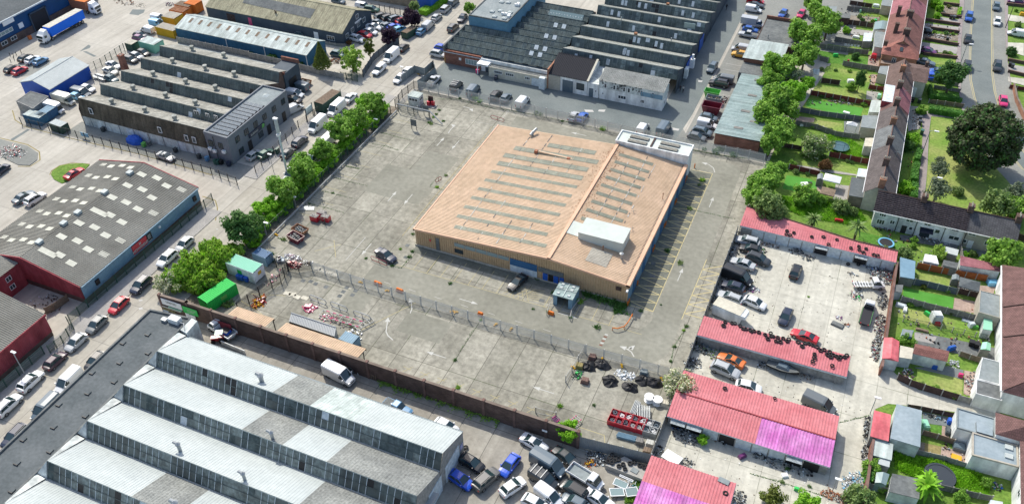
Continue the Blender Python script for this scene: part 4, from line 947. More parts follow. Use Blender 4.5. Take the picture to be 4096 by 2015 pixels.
gable(dg,-64.,-54.6,166.8,177.,3.9,5.9,'_bc','_f','x',at=173.3,corr=.4,amp=.06)
MB().box(-64.35,-64.,166.6,174.5,0,5.).bd('end_parapet','_ac',dg);m=MB();m.add([(-54.7,166.5,4.),(-54.2,166.5,4.),(-54.2,173.3,6.15),(-54.7,173.3,6.15)],F4);m.bd('verge_slab','_e',dg)
doorp(dg,'s',-60.6,-58.,3.,166.8,'c_slate','roller_door',ribs=8);win(dg,'s',-57.2,-55.3,1.2,2.9,166.8,'_d',bars=1)
MB().box(-64.,-61.2,166.6,166.79,0,3.6).bd('wall','_n',dg)
fl=th('white_link_block','white flat roofed link between the dark gable workshop and the peeling building','building',(-53,171))
flat(fl,rect(-54.5,-51.85,166.8,176),3.4,'_f','_b',.1,.1);doorp(fl,'s',-54.1,-53.1,2.2,166.8,'c_slate');win(fl,'s',-52.7,-52.3,1.4,2.,166.8,bars=0)
wp=th('peeling_building','white two storey building with peeling green upper cladding and ribbed grey roof','building',(-44.3,169))
m=MB().box(-51.7,-36.9,166.85,171,0,2.8,0);m.box(-51.8,-36.8,166.75,171.1,2.8,4.75,1)
m.add([(-36.9,166.75,4.7),(-36.9,171,4.7),(-36.9,171,5.7)],[(0,1,2)],1);m.bd('wall',['_f','_b'],wp)
m=MB();m.corr((-51.9,166.5,4.82),(-36.7,166.5,4.82),(-36.7,171.2,5.8),(-51.9,171.2,5.8),.4,.05);m.bd('roof','_y',wp)
m=MB()
for i in range(60):x=-51.6+RW.random()*9.5;z=RW.uniform(3.1,4.6);s=RW.uniform(.08,.4);m.box(x,x+s,166.70,166.745,z,z+s*RW.uniform(.5,1.6))
m.bd('peeled_patch','_a',wp);MB().box(-42.,-37.,166.69,166.745,2.85,3.9).bd('panel','_j',wp)
for x in(-50.6,-48.5,-46.2,-45.1,-42.2,-39.6):win(wp,'s',x,x+.65,3.,4.2,166.74,bars=0)
for x,w in((-47.2,1.9),(-42.,1.)):win(wp,'s',x,x+w,1.,1.9,166.85,bars=2)
win(wp,'s',-51.,-50.6,1.2,1.7,166.85,bars=0);win(wp,'e',168,168.8,1,2,-36.9,bars=0)
m=MB();m.tube((-36.9,171,3.7),(-36.9,166.85,3.7),.04);m.bd('pipe','_r',wp)
# sheds along the lane to the east
tl=th('teal_roof_shed','long low shed with a weathered teal sheet roof along the back lane','shed',(-18.5,171))
m=MB().prism([(-23.1,158),(-13.9,158),(-13.9,185),(-23.1,185)],0,2.75);m.bd('wall','_w',tl)
m=MB();m.corr((-23.4,185.2,2.9),(-23.4,157.8,2.9),(-13.6,157.8,3.15),(-13.6,185.2,3.15),.5,.04);m.bd('roof','_cf',tl)
for i in range(7):x=-20+(i%2)*2.6;y=161+i*3.6;MB().box(x,x+1.9,y,y+.8,3.05,3.13).bd('rooflight','_i',tl)
bt=th('brick_workshop','red brick workshop with pale turquoise ribbed roof beside the lane','building',(-19.5,195.5))
m=MB().box(-24.1,-15.8,190.7,200.4,0,4.);m.bd('wall','_w',bt);m=MB();m.corr((-24.5,200.6,4.1),(-24.5,190.4,4.1),(-15.5,190.4,4.35),(-15.5,200.6,4.35),.55,.05);m.bd('roof','_u',bt)
MB().box(-24.1,-15.8,185.2,190.6,0,3.).bd('lean_to','_a',bt)
df=th('felt_roof_store','long store with dark green felt roof north of the brick workshop','shed',(-19,208));flat(df,rect(-23.4,-14.6,201.2,215),3.3,'_l','_a',.1,.15)
MB().box(-23.4,-14.6,215.05,215.3,0,4.1).bd('end_wall','_w',df);MB().tube((-21,204,3.3),(-21,204,4.4),.1).bd('flue','galv',df)
# garage rows
def garages(name,label,poly_or_rect,z,mats,doors=(),doorface='s',back='block_wall',split=None):
 x0,x1,y0,y1=poly_or_rect
 t=th(name,label,'garages',((x0+x1)/2,(y0+y1)/2))
 MB().box(x0+.1,x1-.1,y0+.12,y1-.1,0,z-.1).bd('wall',back,t)
 for a,b,c,d,mt,za,zb in mats:
  m=MB();m.corr((a,c,za),(b,c,za),(b,d,zb),(a,d,zb),.42,.05);m.bd('roof',mt,t)
 m=MB();m.box(x0-.05,x1+.1,y0-.12,y0+.02,z-.28,z+.02);m.box(x1-.02,x1+.14,y0,y1,z-.28,z+.04);m.bd('fascia','garage_door',t)
 k=0
 for a,b,op in doors:
  if op==0:doorp(t,doorface,a,b,z-.32,y0+.1,'garage_door','garage_door',out=.06)
  elif op==1:doorp(t,doorface,a,b,z-.32,y0+.1,'black','open_doorway',out=.02);m=MB();m.add([(a,y0-.9,z-.4),(b,y0-.9,z-.4),(b,y0+.2,z-.3),(a,y0+.2,z-.3)],[(0,1,2,3),(3,2,1,0)]);m.bd('raised_door','garage_door',t)
  else:doorp(t,doorface,a,b,z-.32,y0+.1,'black','open_doorway',out=.02)
  m=MB().box(a-.1,a,y0-.03,y0+.15,0,z-.3).bd('door_post','_ai',t)
 return t
D1=[(-9.6+i*2.26,-9.6+i*2.26+2.1,{5:1,8:1}.get(i,0))for i in range(11)]
g1=garages('garage_row','northern row of garages with a long pinkish red roof and pale blue doors',(-11.7,15.1,130.,132.6),2.3,[(-11.9,15.2,129.85,132.75,'_x',2.34,2.6)],D1)
m=MB();m.add([(-11.9,132.75,2.6),(8.4,132.75,2.6),(-11.9,135.5,2.66)],[(0,1,2)]);m.bd('roof','_x',g1);m=MB();m.add([(-11.8,132.6,0),(-11.8,135.4,0),(-11.8,135.4,2.6),(-11.8,132.6,2.6)],F4);m.bd('wall','_l',g1)
m=MB();m.tube((-11.9,135.6,2.72),(8.4,132.85,2.72),.12);m.tube((8.4,132.85,2.72),(15.2,132.85,2.72),.12);m.bd('coping','_l',g1)
g2=garages('garage_row','middle row of garages with grey block back wall and loose tyres along its red roof',(-12.2,10.55,99.9,104.1),2.15,[(-12.3,10.65,99.8,104.2,'_x',2.2,2.4)])
m=MB()
for i in range(9):m.box(-11.6+i*2.6,-11.4+i*2.6,99.83,100.,0,2.)
m.bd('pier','block_wall',g2)
D3=[(-11.6+i*2.35,-11.6+i*2.35+2.15,{0:1,1:1,2:0,3:2,4:0,5:0,6:0,7:1,8:2}.get(i,0))for i in range(9)]
g3=garages('garage_row','back to back garage block with red roof fading to magenta along its front',(-12.2,10.5,82.2,91.4),2.3,[(-12.3,.4,82.,86.7,'_x',2.33,2.75),(.4,10.6,82.,86.7,'_bp',2.33,2.75),(-12.3,10.6,86.7,91.5,'_x',2.75,2.4)],D3)
MB().box(-12.3,10.6,86.6,86.8,2.76,2.86).bd('ridge_cap','_q',g3)
g4=garages('garage_row','nearest garage block at the bottom edge with red upper and magenta lower roof',(-12.3,-.7,58,74.3),2.4,[(-12.4,-.6,69.8,74.4,'_x',2.6,2.5),(-12.4,-.6,65.2,69.8,'_bp',2.45,2.62),(-12.4,-.6,58,65.2,'_bp',2.3,2.45)])
# brick terraces
def terrace_x(t,x0,x1,xr_,segs,ze,zr,wallm,hip=None):
 y0=segs[0][0];y1=segs[-1][1]
 m=MB().box(x0+.2,x1-.2,y0+.05,y1-.05,0,ze-.02)
 m.add([(x0+.2,y0+.06,ze-.02),(x1-.2,y0+.06,ze-.02),(xr_,y0+.06,zr-.1)],[(0,1,2)]);m.bd('wall',wallm,t)
 for i,(a,b,mt)in enumerate(segs):
  o=.004*(i%2);m=MB();e=.06 if i==0 else 0
  m.quad((x0-.1,b,ze-.08+o),(x0-.1,a-e,ze-.08+o),(xr_,a-e,zr+o),(xr_,b,zr+o));m.quad((x1+.1,a-e,ze-.08+o),(x1+.1,b,ze-.08+o),(xr_,b,zr+o),(xr_,a-e,zr+o))
  r=m.bd('roof',mt,t)
  c=MB().tube((xr_,a,zr+.02),(xr_,b,zr+.02),.11,n=6).bd('ridge_tiles','_af',None);L=t['_o'];c.data.transform(Matrix.Translation((-L[0],-L[1],-L[2])));c.parent=r
 MB().box(x0-.2,x0-.08,y0,y1,ze-.25,ze-.1).box(x1+.08,x1+.2,y0,y1,ze-.25,ze-.1).bd('gutter','pvc',t)
TA=th('brick_terrace','red tiled brick terrace with a hipped end and red chimneys beside the main road','house',(9.3,222))
terrace_x(TA,5.3,13.4,9.35,[(208.2,214,'_bi'),(214,227.2,'_bi'),(227.2,236,'_au'),(236,262,'_bi')],4.,6.35,'_ac')
m=MB();m.box(5.5,13.2,204.9,208.3,0,3.98);m.bd('wall','_ac',TA)
m=MB();m.add([(5.2,204.7,3.92),(13.5,204.7,3.92),(9.35,210.2,6.38),(13.5,208.3,3.93),(5.2,208.3,3.93),(9.35,208.2,6.36)],[(0,1,2),(1,3,2),(0,2,4)]);m.bd('hip_roof','tile_redx',TA)
for y,x in((224.7,7.),(222.9,9.6),(214.8,7.2),(212.3,9.6),(236,9.4),(207.3,5.6)):chimney(TA,x,y,5.,7.6 if x>6 else 6.2,.8,1.5 if x>9 else .9,4 if x>9 else 0,'_l',axis=0)
win(TA,'s',7.9,8.8,1.9,3.4,204.9);m=MB();m.add([(9.,206.2,4.75),(9.7,206.2,4.75),(9.7,207.3,5.22),(9.,207.3,5.22)],F4);m.bd('roof_window','glass',TA)
m=MB();m.box(5.6,13.,203.2,204.85,0,2.4);m.bd('lean_to','_ac',TA)
TB=th('long_terrace','long terrace of brown and grey tiled houses with ridge chimneys between gardens and park','house',(10.4,172))
terrace_x(TB,7.6,13.1,10.35,[(146.6,161.7,'_ce'),(161.7,169.6,'_bv'),(169.6,177.8,'_ce'),(177.8,187.5,'_bb'),(187.5,199.4,'_bz')],4.,6.25,'_e')
for i,y in enumerate((193.6,185.7,178,170,162,154.2,147.)):chimney(TB,10.25,y,5.5,7.55,.85,1.1,4 if i>0 else 2,['_l','_ac'][i%3==0],axis=0)
m=MB();m.prism([(7.4,179.6),(10.1,179.6),(10.1,187.2),(7.4,187.2)],3.6,5.55,0,1);m.bd('dormer',['_q','garage_door'],TB)
m=MB();m.add([(13.25,178.6,3.97),(13.25,186.8,3.97),(10.4,186.8,6.27),(10.4,178.6,6.27)],F4);m.bd('plum_roof_panel','_au',TB)
m=MB();m.box(12.9,15.8,194.2,202.2,0,3.9);m.bd('wing_wall','_e',TB)
m=MB();m.quad((12.5,194.,4.),(16.,194.,4.),(16.,198.2,5.1),(10.4,198.2,5.1));m.quad((16.,202.4,4.),(10.4,202.4,4.),(10.4,198.2,5.1),(16,198.2,5.1));m.bd('wing_roof','_bz',TB)
doorp(TB,'s',13.2,14.4,2.4,194.2,'pvc');chimney(TB,15.3,201.5,3.8,5.4,.6,.7,2)
for y in(150,156,159.8,166,173,176,182,190):win(TB,'e',y,y+1.1,2.4,3.4,12.9);win(TB,'w',y+.5,y+1.6,2.4,3.3,7.8)
for y,x in((191.5,11.6),(183,11.5),(158,11.8)):m=MB();m.tube((x,y,5.4),(x,y,7.),.025);m.path([(x-.5,y,7),(x+.5,y,7)],.02);m.bd('aerial','galv',TB)
WT=th('white_terrace','short white rendered terrace with ribbed black brown roof and four chimneys above back gardens','house',(22,145))
m=MB()
for a,b,k in((10.3,17.6,1),(17.6,25.6,0),(25.6,33.9,2)):m.box(a,b,142.1,148.,0,3.75,k)
m.bd('wall',['_f','_b','_n'],WT)
for a,b,mt,o in((9.9,18.,'_bn',0),(18.,25.8,'_bn',.02),(25.8,34.,'tile_slate',.0)):
 m=MB();m.quad((a,141.85,3.65+o),(b,141.85,3.65+o),(b,145.15,5.95+o),(a,145.15,5.95+o));m.quad((b,148.3,3.65+o),(a,148.3,3.65+o),(a,145.15,5.95+o),(b,145.15,5.95+o))
 if mt=='_bn':
  for i in range(11):f=(i+.5)/11;m.box(a,b,141.85+3.3*f-.05,141.85+3.3*f+.05,3.63+2.3*f+o,3.63+2.3*f+.12+o)
 m.add([(a+.4,142.1,3.6),(a+.4,148,3.6),(a+.4,145.1,5.8)],[(0,2,1)]);m.add([(b-.2,142.1,3.6),(b-.2,148,3.6),(b-.2,145.1,5.8)],[(0,1,2)])
 m.bd('roof',mt,WT)
MB().tube((9.9,145.15,6.),(34,145.15,6.),.1).bd('ridge_tiles','_k',WT);MB().box(9.9,34,141.7,141.84,3.45,3.6).bd('gutter','pvc',WT)
for x in(17.8,25.6,33.4):chimney(WT,x,145.2,5.,7.1,.95,1.1,4,'_l',axis=1)
for a,b,za,zb,n in[(11.1,12.3,2.6,3.4,2),(11.,12.4,.8,1.9,2),(13.2,14.1,1.4,2.3,1),(15.7,17.,2.7,3.4,1),(16.6,17.3,1.,1.8,0),(18.8,20.,2.8,3.4,1),(20.9,21.8,1.6,2.5,0),(23.4,24.7,2.9,3.5,1),(23.4,25.2,1.,1.9,1),(26.2,27.5,2.8,3.5,1),(29.2,30.2,1.5,2.5,1),(31.5,32.9,2.7,3.4,1),(25.9,26.5,.9,1.7,0)]:win(WT,'s',a,b,za,zb,142.1,bars=n)
doorp(WT,'s',15.4,16.3,1.7,142.1,'_d');doorp(WT,'s',18.6,20.3,1.7,142.1,'glass');doorp(WT,'s',26.7,27.6,1.7,142.1,'pvc')
m=MB();m.add([(18.4,140.9,1.9),(20.7,140.9,1.9),(20.7,142.05,2.3),(18.4,142.05,2.3)],[(0,1,2,3),(3,2,1,0)]);m.bd('awning','c_navy',WT)
for x in(14.5,17.65,22.4,25.9):MB().box(x-.06,x+.06,141.95,142.08,0,3.6).bd('downpipe','_r',WT)
ED=th('east_terrace','tall brown roofed terrace along the right edge with white rear walls','house',(38,118))
m=MB().box(31.7,46,103.6,133.4,0,4.3);m.bd('wall','_f',ED)
m=MB();m.quad((31.4,133.6,4.3),(31.4,103.6,4.3),(38.5,107.8,8.6),(38.5,129,8.6));m.quad((31.4,103.4,4.3),(46,103.4,4.3),(42,107.8,8.6),(38.5,107.8,8.6));m.quad((46,133.6,4.3),(31.4,133.6,4.3),(38.5,129,8.6),(42,129,8.6));m.quad((46,103.4,4.3),(46,133.6,4.3),(42,129,8.6),(42,107.8,8.6));m.quad((38.5,107.8,8.6),(42,107.8,8.6),(42,129,8.6),(38.5,129,8.6));m.bd('roof','_bb',ED)
for y in(109.6,113,117.5,123.5,127.6,131):win(ED,'w',y,y+1.1,2.5,3.6,31.7);
MB().box(31.2,31.38,103.6,133.4,4.05,4.25).bd('gutter','pvc',ED)
for y in(115.2,122.4):m=MB();m.tube((31.5,y,4.45),(38.4,y,8.65),.1);m.bd('party_ridge','_k',ED)
x1_=th('rear_extension','grey flat roofed brick extension behind the east terrace','building',(30,124));flat(x1_,[(28.4,121.6),(31.6,121.4),(31.6,127.2),(28.5,127.2)],2.8,'_n','_c',.1,.1)
x2_=th('rear_extension','pair of white walled extensions with dark felt flat roofs beside the brown driveway','building',(30,107));flat(x2_,[(28.6,106.3),(31.6,106.3),(31.6,111.2),(29.1,111.2)],2.8,'_f','_c',.08,.1);flat(x2_,[(28.4,103.2),(31.9,103.2),(31.9,106.2),(28.4,106.2)],2.75,'_f','_a',.08,.1,name='lower_wall')
h1=th('white_house','white house extension with two stepped blue grey flat roofs beside the lane','house',(28,96));flat(h1,[(26.,95.2),(30.9,95.2),(30.9,99.),(25.9,99.)],3.,'_f','_ay',.15,.15,cap='_c');m=MB().prism([(28.5,95.3),(30.6,95.3),(30.5,96.9),(28.4,97.1)],3.,3.35,0,1);m.bd('raised_roof',['_a','_ay'],h1);win(h1,'w',96,97.4,1.,2.2,26.)
h2=th('white_house','larger white house extension with pale blue flat roof and two skylights','house',(30.8,93));flat(h2,[(28.1,91.),(33.9,91.3),(33.8,95.1),(28.,95.15)],3.,'_f','_ay',.15,.2,cap='_n')
for x,y in((32.2,93.9),(32.2,92.3)):m=MB().box(x,x+1.,y,y+.8,3.,3.2);m.bd('skylight','_g',h2);
h3=th('hipped_house','red tiled hipped house at the right edge with white walls','house',(37,95));m=MB().box(30.9,44,95.3,99.2,0,3.9);m.box(34.,44,80,95.3,0,3.9);m.bd('wall','_f',h3)
m=MB();m.add([(30.7,99.4,3.9),(30.7,95.2,3.9),(33.8,95.2,3.9),(35,97.4,5.6),(44,97.4,5.6),(44,99.4,3.9),(44,95.2,3.9)],[(0,1,3),(1,2,3),(2,6,4,3),(0,3,4,5)]);m.quad((33.8,95.2,3.92),(33.8,80,3.92),(39,80,6),(39,95.2,6));m.quad((44.2,80,3.92),(44.2,95.2,3.92),(39,95.2,6),(39,80,6));m.add([(33.8,80.02,3.9),(44.2,80.02,3.9),(39,80.02,6)],[(0,1,2)]);m.bd('roof','_bb',h3)
win(h3,'w',92.5,93.4,2.3,3.3,34.);win(h3,'w',86.5,87.6,2.3,3.3,34.);
def shed(name,label,pts,z,wall,roof,cat='shed',pitch=None,par=0):
 c=(sum(p[0]for p in pts)/len(pts),sum(p[1]for p in pts)/len(pts))
 t=th(name,label,cat,c)
 cx,cy=c;P=[(cx+(x-cx)*.97,cy+(y-cy)*.97)for x,y in pts]
 MB().prism(P,0,z-.08).bd('wall',wall,t)
 m=MB();a=sum(pts[i][0]*pts[(i+1)%len(pts)][1]-pts[(i+1)%len(pts)][0]*pts[i][1]for i in range(len(pts)))
 if a<0:pts=pts[::-1]
 if pitch is None:m.prism(pts,z-.07,z+.03)
 elif len(pts)==4:
  e01=(Ve(pts[1])-Ve(pts[0])).length;e12=(Ve(pts[2])-Ve(pts[1])).length
  if e01<e12:pts=pts[1:]+pts[:1]
  p=[Ve((x,y,z))for x,y in pts];r0=(p[0]+p[3])/2+Ve((0,0,pitch));r1=(p[1]+p[2])/2+Ve((0,0,pitch))
  if pitch=='cone':pass
  m.add([tuple(q)for q in p+[r0,r1]],[(0,1,5,4),(2,3,4,5),(3,0,4),(1,2,5)])
 m.bd('roof',roof,t)
 return t
SH=[('lockup','blue grey flat roofed lockup beside the little red roofed garage',GP('b4',QL('1060 542 1245 590 1232 855 1015 790'),2.6),2.6,'_b','_ay',None),('lockup','little garage with flat red sheet roof against the blue grey lockup',GP('b4',QL('900 588 1022 620 1003 812 870 775'),2.4),2.4,'block_wall','_ch',None),('lean_to_shed','stained white corrugated lean-to below the little red garage',GP('b4',QL('895 798 1038 832 1025 950 880 910'),2.),2.,'block_wall','_u',None),('lean_to_shed','small white topped store beside the overgrown garden',GP('b4',QL('932 925 1016 945 1008 1000 928 975'),1.8),1.8,'block_wall','_g',None),('lockup','red roofed single garage with pitched roof at the mouth of the lane',GP('b4',QL('970 62 1082 90 1075 238 955 212'),2.2),2.2,'_b','_ch',.45),('garden_shed','pale cream roofed shed with creeper growing over it',GP('b4',QL('1088 120 1182 140 1172 218 1080 205'),2.1),2.1,'_b','_e',None),('garden_shed','blue trimmed grey topped shed behind the creeper covered shed',GP('b4',QL('1110 0 1180 12 1170 58 1100 40'),2.),2.,'c_lightblue','_c',None),('garden_bungalow','long outbuilding with brown ribbed tile roof and pale green wall',GP('b4',QL('1195 105 1442 160 1428 238 1178 178'),2.2),2.2,'_b','_bi',.35),('greenhouse','small glass greenhouse among the bushes in the bottom garden',GP('b4',QL('915 1035 1010 1050 985 1130 905 1110'),1.8),1.8,'_v','_v',.3),('garden_shed','dark ribbed roofed shed with white front next to the greenhouse',GP('b4',QL('1030 1045 1235 1085 1225 1230 1005 1175'),2.2),2.2,'_b','_a',None),('garden_shed','grey sheet roofed store pair beside the rubbish strewn corner',GP('r2',QL('0 705 115 735 108 868 0 850'),1.9),1.9,'_i','_j',None),('garage','long garage with dusty pink roof behind the white terrace',GP('r2',QL('450 695 765 765 750 812 448 765'),2.3),2.3,'_b','_au',None),('garden_shed','dark felt roofed shed in the garden of the middle white house',GP('r2',QL('325 725 435 748 425 792 320 765'),1.8),1.8,'_i','_a',None),('garden_shed','bright white roofed lean-to shed by the middle white house',GP('r2',QL('338 625 438 650 428 695 330 668'),1.9),1.9,'_i','_g',None),('garden_shed','pair of white plastic shed roofs beside the round leafed bush',GP('r2',QL('185 682 270 695 290 758 175 735'),1.7),1.7,'_b','_f',None),('garden_shed','pale green topped shed against the east terrace',GP('r2',QL('625 1160 688 1172 688 1250 618 1240'),2.),2.,'_b','c_mint',None),('garden_shed','small green roofed metal shed beside the wheeled bins',GP('r3',QL('585 120 645 130 640 180 570 170'),1.8),1.8,'_i','c_mint',.25),('garden_shed','tiny felt roofed shed by the orange fence',GP('r2',QL('390 835 440 840 445 880 385 870'),1.4),1.4,'_i','_c',.3),('garden_shed','ragged tarpaulin covered shed at the corner of the lawns',GP('m4',QL('1040 885 1110 885 1100 940 1040 935'),1.8),1.8,'_b','_a',None),('garden_shed','open fronted dark shelter beneath the white recovery of junk',GP('m4',QL('1105 1205 1185 1215 1170 1262 1095 1250'),1.8),1.8,'_b','_j',None),('rear_extension','grey felt roofed extension with tall windowless wall in the upper gardens',GP('t4',QL('815 835 935 840 915 935 800 920'),2.6),2.6,'_n','_c',None),('rear_extension','pale blue grey extension with a square skylight',GP('t4',QL('880 725 955 730 945 815 862 812'),2.5),2.5,'_b','_u',None),('rear_extension','flat grey roofed brick extension by the patio slabs',GP('t4',QL('942 480 1000 480 990 545 925 530'),2.5),2.5,'_e','_c',None),('rear_extension','grey slate roofed double extension behind the hipped terrace',GP('t4',QL('905 230 980 235 968 350 900 340'),2.5),2.5,'_b','_c',None),('rear_extension','tan walled flat roofed extension at the top of the gardens',GP('t4',QL('960 -10 1035 -10 1022 50 950 40'),2.5),2.5,'_e','_c',None),('conservatory','glass roofed conservatory beside the brick terrace',GP('t4',QL('905 160 1010 155 1000 218 895 215'),2.3),2.3,'pvc','_v',.3),('rear_extension','cream ribbed lean-to roof at the foot of the grey terrace',GP('t4',QL('835 1000 912 1000 900 1062 825 1060'),2.3),2.3,'_b','_e',None),('rear_extension','pale flat roofed extension with mint trim near the satellite dish',GP('m4',QL('785 42 868 52 855 110 775 100'),2.4),2.4,'_b','garage_door',None),('rear_extension','long dark blue felt extension behind the cream end wall',GP('m4',QL('735 105 855 125 840 260 715 238'),2.5),2.5,'_bt','_ah',None),('garden_shed','small grey garden shed beside the artificial lawn',GP('m4',QL('490 88 530 82 530 125 485 120'),1.7),1.7,'_i','_c',.3),('garden_shed','little white fronted shed under the tree belt',GP('t4',QL('455 500 505 502 500 545 462 540'),1.8),1.8,'pvc','_u',None),('garden_shed','long brown roofed garden store at the top of the gardens',GP('t4',QL('625 95 730 105 725 135 615 125'),2.),2.,'_k','_a',None),('garden_shed','glass sided garden cabin beside the hipped terrace',GP('t4',QL('825 240 890 240 880 300 818 300'),1.9),1.9,'_i','garage_door',None),('garden_shed','brown shed among the gardens near the top fence',GP('t4',QL('540 45 630 50 620 110 530 95'),2.1),2.1,'wood','_c',None),('garden_shed','white cabin at the bottom edge below the corrugated shed',GP('b4',QL('1740 1235 1830 1250 1830 1300 1730 1300'),2.),2.,'_b','garage_door',None)]
for n,l,p,z,w,r,pt in SH:shed(n,l,p,z,w,r,pitch=pt,cat={'rear_extension':'building','conservatory':'conservatory','greenhouse':'greenhouse'}.get(n,'shed'))
# vehicles
def loft(mb,st,m=0):
 rings=[]
 for x,zb,zt,w in st:
  h=zt-zb
  rings.append([(x,-w*.88,zb),(x,-w,zb+h*.3),(x,-w*.985,zb+h*.72),(x,-w*.90,zt-.02),(x,-w*.5,zt+.02),(x,0,zt+.03),(x,w*.5,zt+.02),(x,w*.90,zt-.02),(x,w*.985,zb+h*.72),(x,w,zb+h*.3),(x,w*.88,zb)])
 k=len(rings[0]);vs=[p for r in rings for p in r];fs=[]
 for i in range(len(rings)-1):
  for j in range(k-1):fs.append((i*k+j,i*k+j+1,(i+1)*k+j+1,(i+1)*k+j))
 fs.append(tuple(range(k-1,-1,-1)));fs.append(tuple((len(rings)-1)*k+j for j in range(k)))
 return mb.add(vs,fs,m)
def frustum(mb,b,t,m=0,inset=0,top=False):
 vs=[(b[0],-b[2],b[3]),(b[1],-b[2],b[3]),(b[1],b[2],b[3]),(b[0],b[2],b[3]),(t[0],-t[2],t[3]),(t[1],-t[2],t[3]),(t[1],t[2],t[3]),(t[0],t[2],t[3])]
 mb.add(vs,[(0,1,5,4),(1,2,6,5),(2,3,7,6),(3,0,4,7)]+([(4,5,6,7)]if top else[]),m);return mb
def wheel_mesh(r=.32,w=.2):
 m=MB();n=14
 for i in range(n):
  pass
 prof=[(r*.6,-w/2),(r*.95,-w/2),(r,-w*.3),(r,w*.3),(r*.95,w/2),(r*.6,w/2)]
 vs=[];
 for i in range(n):
  t=2*math.pi*i/n
  for rr,y in prof:vs.append((rr*math.cos(t),y,rr*math.sin(t)))
 k=len(prof);m.add(vs,[(i*k+a,i*k+a+1,((i+1)%n)*k+a+1,((i+1)%n)*k+a)for i in range(n)for a in range(k-1)],0)
 for y,s in((-w/2+.02,-1),(w/2-.02,1)):
  c=[(r*.62*math.cos(2*math.pi*i/n),y,r*.62*math.sin(2*math.pi*i/n))for i in range(n)];m.add(c,[tuple(range(n))if s<0 else tuple(range(n-1,-1,-1))],1)
  for q in range(5):
   a=2*math.pi*q/5;m.tube((0,y+s*.012,0),(r*.55*math.cos(a),y+s*.012,r*.55*math.sin(a)),.03,n=4,m=1)
 return m.mesh('wheel',['tyre','rim'])
WM={}
def get_wheel(r):
 if r not in WM:WM[r]=wheel_mesh(r,.2 if r<.4 else .28)
 return WM[r]
VT={}
def car_type(name,L,Wd,st,gb,gt,wr=.31,wb=None,roofcol=True,kind='car',extra=None,bpillar=.52,rails=False):
 body=MB();loft(body,st)
 x0,x1,w,z=gt;body.add([],[])
 rp=[(x0,-w,z),(x1,-w,z),(x1,w,z),(x0,w,z),(x0+.12,-w*.8,z+.05),(x1-.12,-w*.8,z+.05),(x1-.12,w*.8,z+.05),(x0+.12,w*.8,z+.05)]
 body.add(rp,B5)
 bx0,bx1,bw,bz=gb
 def pil(a,b,r=.045):body.tube(a,b,r,n=5,cap=False)
 for s in(-1,1):
  pil((bx0,s*bw,bz),(x0,s*w,z));pil((bx1,s*bw,bz),(x1,s*w,z));xm=bx0+(bx1-bx0)*bpillar;tm=x0+(x1-x0)*bpillar;pil((xm,s*bw,bz),(tm,s*w,z),.035)
  pil((x0,s*w,z),(x1,s*w,z),.04)
  mx=bx1-.25;body.box(mx-.07,mx+.07,s*(bw+.03),s*(bw+.20),bz-.02,bz+.12)
  if rails:body.box(x0+.2,x1-.3,s*w*.86-.02,s*w*.86+.02,z+.04,z+.1,1)
 if extra:extra(body)
 gl=MB();i=.02;frustum(gl,(bx0+i,bx1-i,bw-i,bz-.03),(x0+i,x1-i,w-i,z+.01))
 hw=st[-1][3];zf=st[-1][1]+(st[-1][2]-st[-1][1])*.62;zr=st[0][1]+(st[0][2]-st[0][1])*.65
 hl=MB();hl.box(L/2-.42,L/2-.03,.0,.30,zf-.02,zf+.14);tl=MB();tl.box(-L/2+.0,-L/2+.2,0,.22,zr-.05,zr+.2)
 gr=MB();gr.box(L/2-.12,L/2+.015,-.38,.38,zf-.2,zf-.03)
 VT[name]=dict(L=L,W=Wd,wr=wr,wb=wb or(L*.31,-L*.30),body=body.mesh(name+'_body',['c_white','black']),glass=gl.mesh('windows','_ba'),hl=hl.mesh('headlight','_bk'),tl=tl.mesh('tail_light','_bu'),gr=gr.mesh('grille','black'),kind=kind,hw=hw,extra=[])
 for me in(VT[name]['body'],):me.polygons.foreach_set('use_smooth',[False]*len(me.polygons))
car_type('hatch',4.,1.75,[(-2.,.32,.78,.70),(-1.9,.2,.98,.80),(-1.2,.2,1.,.86),(.1,.2,.96,.87),(.95,.2,.90,.86),(1.55,.2,.82,.84),(1.88,.22,.70,.76),(2.,.3,.58,.62)],(-1.75,1.05,.79,.95),(-1.25,.25,.60,1.44),wr=.30)
car_type('saloon',4.6,1.8,[(-2.3,.34,.80,.68),(-2.2,.22,.95,.80),(-1.4,.2,.97,.88),(0,.2,.93,.89),(1.05,.2,.88,.88),(1.8,.2,.80,.85),(2.18,.22,.68,.76),(2.3,.3,.55,.62)],(-1.55,1.05,.80,.92),(-.95,.15,.60,1.38),wr=.32)
car_type('suv',4.45,1.85,[(-2.22,.38,.92,.72),(-2.12,.28,1.12,.84),(-1.3,.28,1.14,.91),(.2,.28,1.1,.92),(1.15,.28,1.04,.91),(1.75,.28,.96,.88),(2.1,.3,.82,.80),(2.22,.38,.68,.68)],(-2.,1.15,.83,1.10),(-1.65,.35,.66,1.62),wr=.36,rails=True)
car_type('estate',4.65,1.8,[(-2.32,.34,.85,.70),(-2.22,.22,.98,.82),(-1.4,.2,.99,.88),(0,.2,.95,.89),(1.05,.2,.88,.88),(1.8,.2,.80,.85),(2.2,.22,.68,.76),(2.32,.3,.55,.62)],(-2.1,1.05,.80,.94),(-1.75,.15,.62,1.42),wr=.32,rails=True)
car_type('mpv',4.3,1.8,[(-2.15,.34,.9,.74),(-2.08,.24,1.05,.84),(-1.3,.24,1.06,.89),(.3,.24,1.02,.89),(1.2,.24,.94,.88),(1.75,.24,.84,.84),(2.08,.26,.70,.76),(2.15,.32,.58,.64)],(-1.98,1.45,.82,1.),(-1.75,.45,.66,1.62),wr=.32)
def sport_spoiler(b):b.box(-2.2,-1.95,-.7,.7,1.,1.05)
